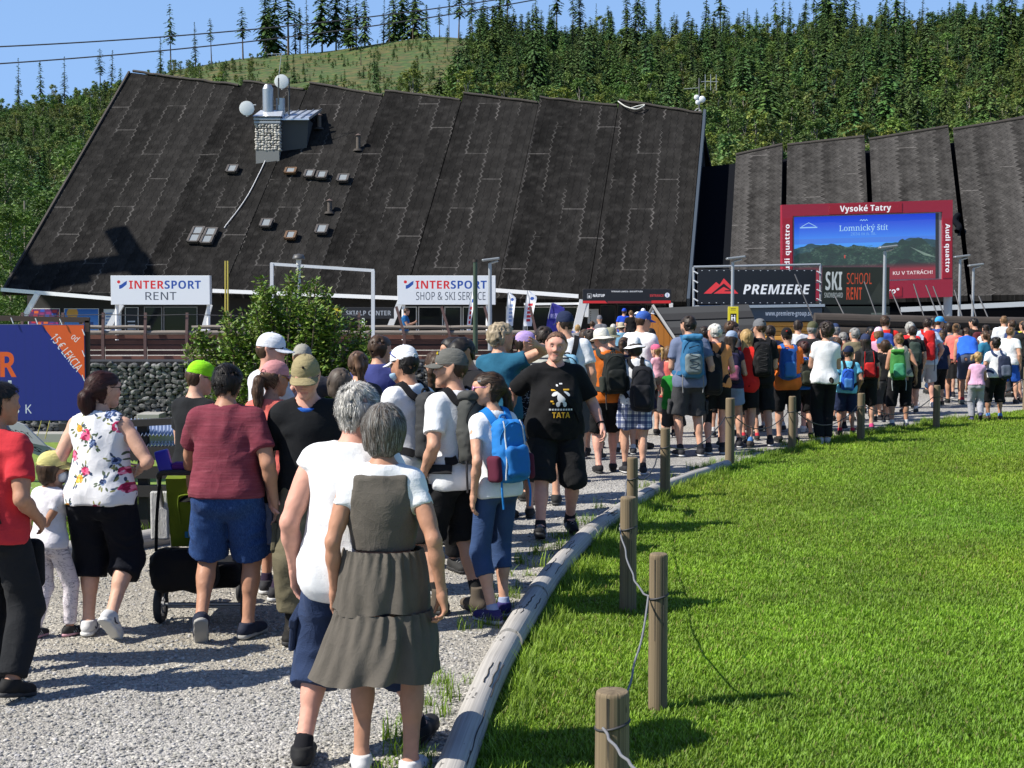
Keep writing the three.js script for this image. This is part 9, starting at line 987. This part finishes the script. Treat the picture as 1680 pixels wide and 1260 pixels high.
person({ label: 'man in pale blue T-shirt and light grey shorts with red rucksack', x: 1517, y: 668, top: 522, yaw: 180, g: 1.15, skin: 'pink', hair: { s: 'thick', c: 'dark' }, topw: { c: [0.4, 0.5, 0.66], sleeve: 0.6, hem: -0.12 }, bot: { c: [0.36, 0.37, 0.4], len: 0.98, loose: 0.9 }, shoe: { c: [0.66, 0.66, 0.66], sole: [0.6, 0.6, 0.6] }, armL: [0.26, -0.05, 0.02], armR: [0.24, 0.0, 0.05], footL: [0.14, 0, 0.04], footR: [-0.16, 0, 0], pack: { label: 'red rucksack with grey net sides on the man in pale blue', c: [0.6, 0.02, 0.02], c2: [0.52, 0.02, 0.025], h: 0.58, w: 0.25, d: 0.2, mesh: [0.22, 0.24, 0.26], strap: [0.5, 0.02, 0.02], cords: [0.3, 0.3, 0.32], tails: [0.05, 0.06, 0.1] } });
person({ label: 'person with sky-blue cap behind the man with the red rucksack', x: 1538, d: 30.5, top: 521, yaw: 120, hair: { s: 'short', c: 'brown' }, hat: { c: [0.05, 0.32, 0.66] }, topw: { c: [0.03, 0.06, 0.22] }, bot: { c: C.denim, len: 1.9 } });
person({ label: 'dark-haired woman with fringe beside the sky-blue cap', x: 1525, d: 31.5, top: 519, yaw: 60, sex: 'f', hair: { s: 'bob', c: 'dark' }, topw: { c: C.navy }, bot: { c: C.denim, len: 1.9 } });
person({ label: 'woman in coral top and black skirt with blond bun', x: 1566, y: 662, top: 531, yaw: 165, sex: 'f', g: 1.05, skin: 'tan', hair: { s: 'bun', c: 'light' }, topw: { c: [0.72, 0.18, 0.15], sleeve: 0.25, hem: -0.06 }, bot: { c: C.black, skirt: 0.4, flare: 0.22 }, shoe: shoes.black, armL: 'front', armR: 'front' });
person({ label: 'man in bright blue sleeveless shirt bending down with dark shorts', x: 1588, y: 664, H: 1.7, yaw: 165, lean: 42, nod: 20, g: 1.18, skin: 'tan', pelZ: -0.06, hair: { s: 'short', c: 'brown' }, topw: { c: [0.03, 0.13, 0.6], sleeve: 0, tank: 1, hem: -0.02 }, bot: { c: [0.06, 0.075, 0.12], len: 0.9 }, shoe: { ...shoes.sockr, c: [0.2, 0.22, 0.2] }, armL: [0.22, -0.02, 0.36], armR: [0.2, 0.02, 0.34] });
person({ label: 'little girl in pink blouse and grey jogging trousers with fair pigtail', x: 1602, y: 692, top: 577, yaw: 172, sex: 'f', look: -25, skin: 'tan', hs: 1.2, hair: { s: 'tied', c: 'blond', pony: [[0.06, 0.03, -0.1, 0.02], [0.09, 0.0, -0.12, 0.03], [0.1, -0.06, -0.12, 0.028], [0.1, -0.1, -0.12, 0.01]] }, topw: { c: [0.66, 0.38, 0.55], sleeve: 0.25, loose: 0.6, hem: -0.02, name: 'blouse' }, bot: { c: [0.32, 0.32, 0.36], len: 1.9, loose: 0.6 }, shoe: { c: [0.06, 0.06, 0.12], sock: [0.05, 0.05, 0.25] }, footL: [0.08, 0, 0.08], footR: [-0.08, 0.02, -0.2], liftR: 45, armR: 'hold' });
person({ label: 'woman in white T-shirt and black capri trousers with dark bun and navy rucksack', x: 1634, y: 690, top: 553, yaw: 182, sex: 'f', g: 1.2, skin: 'tan', hair: { s: 'bun', c: 'black' }, topw: { c: C.white, sleeve: 0.55, loose: 0.7, hem: -0.04 }, bot: { c: [0.012, 0.012, 0.014], len: 1.3, loose: 0.7 }, shoe: { ...shoes.sockb, c: [0.08, 0.06, 0.05] }, armL: [0.25, -0.04, 0.04], armR: 'front', pack: { label: 'navy rucksack with silver pocket on the rightmost woman in white', c: [0.02, 0.028, 0.06], c2: [0.1, 0.12, 0.17], h: 0.5, w: 0.3, x: -0.12, y: 0.17, strap: [0.03, 0.05, 0.12] } });
person({ label: 'dark-haired woman in white top right of the bending man', x: 1617, d: 30.5, top: 533, yaw: 180, sex: 'f', hair: { s: 'bun', c: 'dark' }, topw: { c: C.white }, bot: { c: C.dgrey, len: 1.9 } });
person({ label: 'short-haired man in white T-shirt standing tallest at the right', x: 1643, d: 31.5, top: 518, yaw: 175, look: -20, hair: { s: 'buzz', c: 'light' }, topw: { c: C.white, sleeve: 0.6 }, bot: { c: C.dgrey, len: 0.95 } });
person({ label: 'man with brown hair in dark shirt right of the tall man in white', x: 1659, d: 30.5, top: 525, yaw: 210, hair: { s: 'short', c: 'brown' }, topw: { c: [0.03, 0.05, 0.13] }, bot: { c: C.dgrey, len: 1.9 } });
person({ label: 'fair boy in white T-shirt with blue bag near the right edge', x: 1655, d: 28.5, top: 537, yaw: 150, hair: { s: 'short', c: 'light' }, topw: { c: C.white }, bot: { c: C.blue, len: 0.95 } });
person({ label: 'man in black T-shirt cut off by the right edge', x: 1682, d: 29, top: 528, yaw: 185, g: 1.15, hair: { s: 'short', c: 'dark' }, topw: { c: [0.018, 0.02, 0.02], sleeve: 0.6 }, bot: { c: C.dgrey, len: 0.95 }, pack: { label: 'olive rucksack at the right edge of the picture', c: [0.03, 0.035, 0.025], h: 0.5, w: 0.3 } });
person({ label: 'person in bright yellow top behind the man at the right edge', x: 1676, d: 32, top: 527, yaw: 185, hair: { s: 'short', c: 'light' }, topw: { c: [0.6, 0.6, 0.05] }, bot: { c: C.dgrey, len: 1.9 } });
person({ label: 'woman in dark clothes with red bag hidden left of the coral top', x: 1549, d: 29, top: 540, yaw: 180, sex: 'f', hair: { s: 'long', c: 'dark', len: 0.15 }, topw: { c: C.black }, bot: { c: C.navy, len: 1.9 }, pack: { label: 'dark red rucksack left of the woman in coral', c: [0.3, 0.02, 0.03], h: 0.45, w: 0.27 } });
// --- people half hidden in the queue
[['dark-haired man in charcoal shirt hidden behind the man in orange with sun hat', 972, 18.6, 1.72, 'dgrey', 'dark', 0], ['woman in navy behind the child in white sun hat', 1022, 19.2, 1.6, 'navy', 'brown', 1], ['man in black behind the toddler carried by the tall man', 1070, 22, 1.66, 'black', 'black', 0], ['girl in coral half hidden behind the green T-shirt', 1096, 21.5, 1.4, 'coral', 'light', 1], ['man in grey shirt left of the woman with white hair', 1156, 21.6, 1.7, 'grey', 'dark', 0], ['woman in dark red behind the girl with pale blue cap', 1210, 22.6, 1.62, 'maroon', 'auburn', 1], ['boy in black right of the blond woman in red', 1234, 22.4, 1.5, 'black', 'brown', 0], ['man in navy shirt between grey cap and black-red cap', 1268, 22.6, 1.7, 'navy', 'dark', 0], ['woman in black left of the woman in long black trousers', 1338, 23.2, 1.6, 'black', 'dark', 1], ['teenager in charcoal right of the woman in long black trousers', 1373, 22.8, 1.5, 'dgrey', 'brown', 0], ['man in olive shirt behind the boy in pale blue', 1402, 24.2, 1.62, 'khaki', 'grey', 0], ['woman in red shirt behind the girl with dark cap', 1430, 26, 1.6, 'red', 'black', 1], ['girl in black left of the woman with green rucksack', 1455, 24.2, 1.42, 'black', 'brown', 1], ['man in black right of the woman with green rucksack', 1497, 26, 1.62, 'black', 'dark', 0], ['boy in navy right of the man with red rucksack', 1541, 28, 1.45, 'navy', 'light', 0], ['woman in grey left of the bright blue bending man', 1556, 30, 1.62, 'grey', 'dark', 1], ['woman in dark green between the girl in pink and the bun', 1617, 27.5, 1.5, 'teal', 'brown', 1], ['man in black behind the pushing crowd near the right edge', 1600, 31, 1.7, 'black', 'black', 0]].forEach(([label, x, d, H, c, h, f], i) => person({ label, x, d, H, sex: f ? 'f' : 'm', yaw: 165 + (i * 53) % 34, hair: { s: f ? ['bob', 'tied', 'long'][i % 3] : ['thick', 'short'][i % 2], c: h }, topw: { c: C[c], sleeve: 0.55 }, bot: { c: i % 3 ? C.black : C.dgrey, len: i % 2 ? 0.95 : 1.3 }, shoe: [shoes.run, shoes.sockw, shoes.black][i % 3], armL: i % 2 ? 'front' : 'down', armR: i % 3 ? 'down' : 'strap', ...(i % 4 === 1 ? { pack: { label: 'rucksack worn by the ' + label, c: [[0.03, 0.035, 0.04], [0.02, 0.04, 0.12], [0.1, 0.02, 0.03], [0.04, 0.06, 0.05]][i % 5 % 4], h: 0.46 } } : {}) }));
// --- far people near the entrance
const far = (label, x, d, top, H, c, extra = {}) => person({ label, x, d, top, h0: at(x, top, d).y - H, H, yaw: 180, lod: 3, hair: { s: 'short', c: 'brown' }, topw: { c }, bot: { c: C.dgrey, len: 1.9 }, ...extra });
far('person in grey hood standing near the entrance', 984, 46, 519, 1.72, [0.16, 0.16, 0.18], { hair: { s: 'none' }, hat: { s: 'beanie', c: [0.16, 0.16, 0.18], h: 0.13 } });
far('child in pink beside the grey hood near the entrance', 971, 46, 527, 1.45, [0.7, 0.2, 0.25]);
far('person in bright blue jacket at the entrance doors', 1022, 55, 507, 1.85, [0.02, 0.07, 0.5], { hat: { s: 'beanie', c: [0.02, 0.07, 0.5], h: 0.12 } });
far('bald person in black at the entrance doors', 1036, 54, 509, 1.8, C.black, { hair: { s: 'buzz', c: 'light' } });
far('person with white cap at the entrance doors', 1056, 54, 507, 1.82, [0.4, 0.05, 0.08], { hat: { c: C.white } });
far('person with pale hat right of the white cap at the doors', 1068, 54, 510, 1.8, [0.5, 0.1, 0.1], { hat: { s: 'bucket', c: C.white } });
far('person with sand-coloured sun hat left of the tall man with toddler', 1020, 36, 530, 1.7, [0.15, 0.3, 0.42], { hat: { s: 'bucket', c: [0.42, 0.38, 0.28] } });
far('person with white hair in front of the entrance steps', 1006, 42, 532, 1.6, C.white, { hair: { s: 'bob', c: 'white' } });
far('person in dark blue left of the entrance', 936, 46, 532, 1.62, [0.02, 0.06, 0.3]);
far('fair-haired person left of the entrance strut', 948, 44, 533, 1.62, C.grey, { hair: { s: 'bob', c: 'blond' } });
far('person in blue with raised camera on the terrace under the shop sign', 664, 50, 506, 1.7, [0.02, 0.12, 0.3], { armL: 'phone', armR: 'phone', yaw: 90 });
far('person in yellow at the posters behind the blue banner', 134, 55, 525, 1.6, [0.6, 0.5, 0.02], { hair: { s: 'short', c: 'black' } });
// --- pushchair
{
  const d = 9.15, cx = at(335, 1000, d).x, t = thing('pushchair', 'black and green pushchair with a black bag hanging on its back', 'pushchair', [cx, 0, -d], Math.PI), al = std([0.35, 0.36, 0.37], 0.4, { metalness: 0.7 }), bl = fab([0.012, 0.012, 0.013], { rough: 0.8 }), gr = fab([0.14, 0.19, 0.016], { rough: 0.8 }), W = 0.285;
  const wheel = (x, z, r, w) => { const g = new THREE.TorusGeometry(r - 0.022, 0.024, 10, 28).rotateY(Math.PI / 2).scale(w / 0.05, 1, 1).translate(x, r, z), m = part('wheel', g, rubberMat, t); part('rim', [new THREE.CylinderGeometry(r * 0.66, r * 0.66, 0.02, 20, 1, true).rotateZ(Math.PI / 2).translate(x, r, z), ...[0, 1, 2, 3, 4].map((k) => bar(V(x, r, z), V(x, r + Math.cos(k * 1.257) * r * 0.66, z + Math.sin(k * 1.257) * r * 0.66), 0.008)), new THREE.CylinderGeometry(0.02, 0.02, 0.05, 10).rotateZ(Math.PI / 2).translate(x, r, z)], std([0.25, 0.25, 0.26], 0.5), m); };
  wheel(-W, 0, 0.125, 0.055); wheel(W, 0, 0.125, 0.055); wheel(-0.12, 0.62, 0.085, 0.045); wheel(0.12, 0.62, 0.085, 0.045);
  part('axle', bar(V(-W, 0.125, 0), V(W, 0.125, 0), 0.012), al, t); part('axle', bar(V(-W + 0.04, 0.1, 0.03), V(W - 0.04, 0.1, 0.03), 0.009), al, t);
  for (const s of [-1, 1]) { part('frame', tube([V(s * 0.1, 0.1, 0.62), V(s * 0.2, 0.35, 0.35), V(s * 0.25, 0.62, 0.08), V(s * 0.24, 0.92, -0.16), V(s * 0.235, 1.0, -0.22)], 0.014, 40, 8), s > 0 ? al : std([0.03, 0.03, 0.03], 0.5), t); part('leg', tube([V(s * W * 0.9, 0.14, 0), V(s * 0.24, 0.4, 0.14), V(s * 0.24, 0.55, 0.15)], 0.014, 20, 8), std([0.04, 0.04, 0.045], 0.5), t); }
  part('handle', tube([V(-0.235, 0.985, -0.21), V(-0.2, 1.02, -0.235), V(0, 1.025, -0.24), V(0.2, 1.02, -0.235), V(0.235, 0.985, -0.21)], 0.018, 30, 8), std([0.02, 0.02, 0.02], 0.7), t);
  const pad = (pts, th, mat, name) => part(name, hexa([...pts, ...pts.map((p) => p.clone().add(V(0, 0.3 * th, th)))]), mat, t);
  pad([V(0.22, 0.5, 0.04), V(-0.22, 0.5, 0.04), V(-0.21, 0.97, -0.13), V(0.21, 0.97, -0.13)], 0.05, gr, 'seat_back'); part('seam', tube([V(-0.14, 0.66, -0.03), V(-0.14, 0.82, -0.085), V(-0.1, 0.86, -0.1), V(0.1, 0.86, -0.1), V(0.14, 0.82, -0.085), V(0.14, 0.66, -0.03)], 0.006, 40, 5), fab([0.16, 0.22, 0.02]), t);
  part('badge', rbox(0.07, 0.055, 0.008, 0.003, 0.06, 0.6, -0.005), fab([0.5, 0.45, 0.03]), t); part('badge', rbox(0.04, 0.04, 0.008, 0.003, 0.1, 0.585, 0.0), fab([0.05, 0.25, 0.45]), t);
  part('hood', new THREE.SphereGeometry(0.27, 24, 12, 0, 6.283, 0, 1.4).scale(0.95, 0.75, 0.95).translate(0, 0.78, 0.13), bl, t);
  part('basket', rbox(0.46, 0.16, 0.42, 0.05, 0, 0.3, 0.22, 4), bl, t);
  const wob = (x, y, z) => 0.03 * (vnoise(x * 9, y * 9, z * 9) - 0.5) + 0.012 * (1 - Math.abs(2 * vnoise(x * 22, y * 22, z * 22) - 1)), bag = surf((x, y, z) => { const X = Math.max(0, Math.abs(x - 0.1) - 0.13), Y = Math.max(0, Math.abs(y - 0.37) - 0.06), Z = Math.max(0, Math.abs(z + 0.1) - 0.03); return Math.hypot(X, Y, Z) - 0.09 + wob(x, y, z); }, [V(-0.22, 0.15, -0.3), V(0.42, 0.62, 0.12)], 0.014);
  const b = thing('bag', 'black shoulder bag hanging on the back of the pushchair', 'bag', [cx, 0, -d], Math.PI); part('bag', bag, bl, b); part('strap', [tube([V(0.28, 0.5, -0.12), V(0.26, 0.75, -0.16), V(0.22, 1.0, -0.22)], 0.011, 20, 6), tube([V(-0.08, 0.5, -0.12), V(-0.14, 0.75, -0.16), V(-0.2, 1.0, -0.22)], 0.011, 20, 6)], bl, b); part('zip', tube([V(-0.05, 0.5, -0.14), V(0.1, 0.515, -0.15), V(0.26, 0.49, -0.14)], 0.006, 20, 5), fab([0.05, 0.05, 0.05]), b);
  single('blanket', rbox(0.26, 0.05, 0.1, 0.02, cx - 0.02, 1.06, -d + 0.18, 4), fab([0.1, 0.03, 0.2]), 'folded violet blanket lying on top of the pushchair', 'blanket'); single('bottle_cooler', rbox(0.09, 0.15, 0.05, 0.012).rotateZ(0.25).translate(cx - 0.2, 1.09, -d + 0.2), std([0.015, 0.02, 0.38], 0.4), 'small bright blue case on top of the pushchair', 'case');
  single('muslin_cloth', rbox(0.12, 0.32, 0.03, 0.015, cx - 0.27, 0.72, -d + 0.05, 3), fab([0.5, 0.5, 0.5]), 'pale cloth hanging at the left side of the pushchair', 'cloth');
  single('carrier_bag', rbox(0.11, 0.26, 0.04, 0.012, at(434, 880, 8.75).x, 0.72, -8.75, 3), fab([0.11, 0.12, 0.17]), 'small grey-blue bag held by the man in maroon', 'bag');
}
renderer.render(scene, camera);
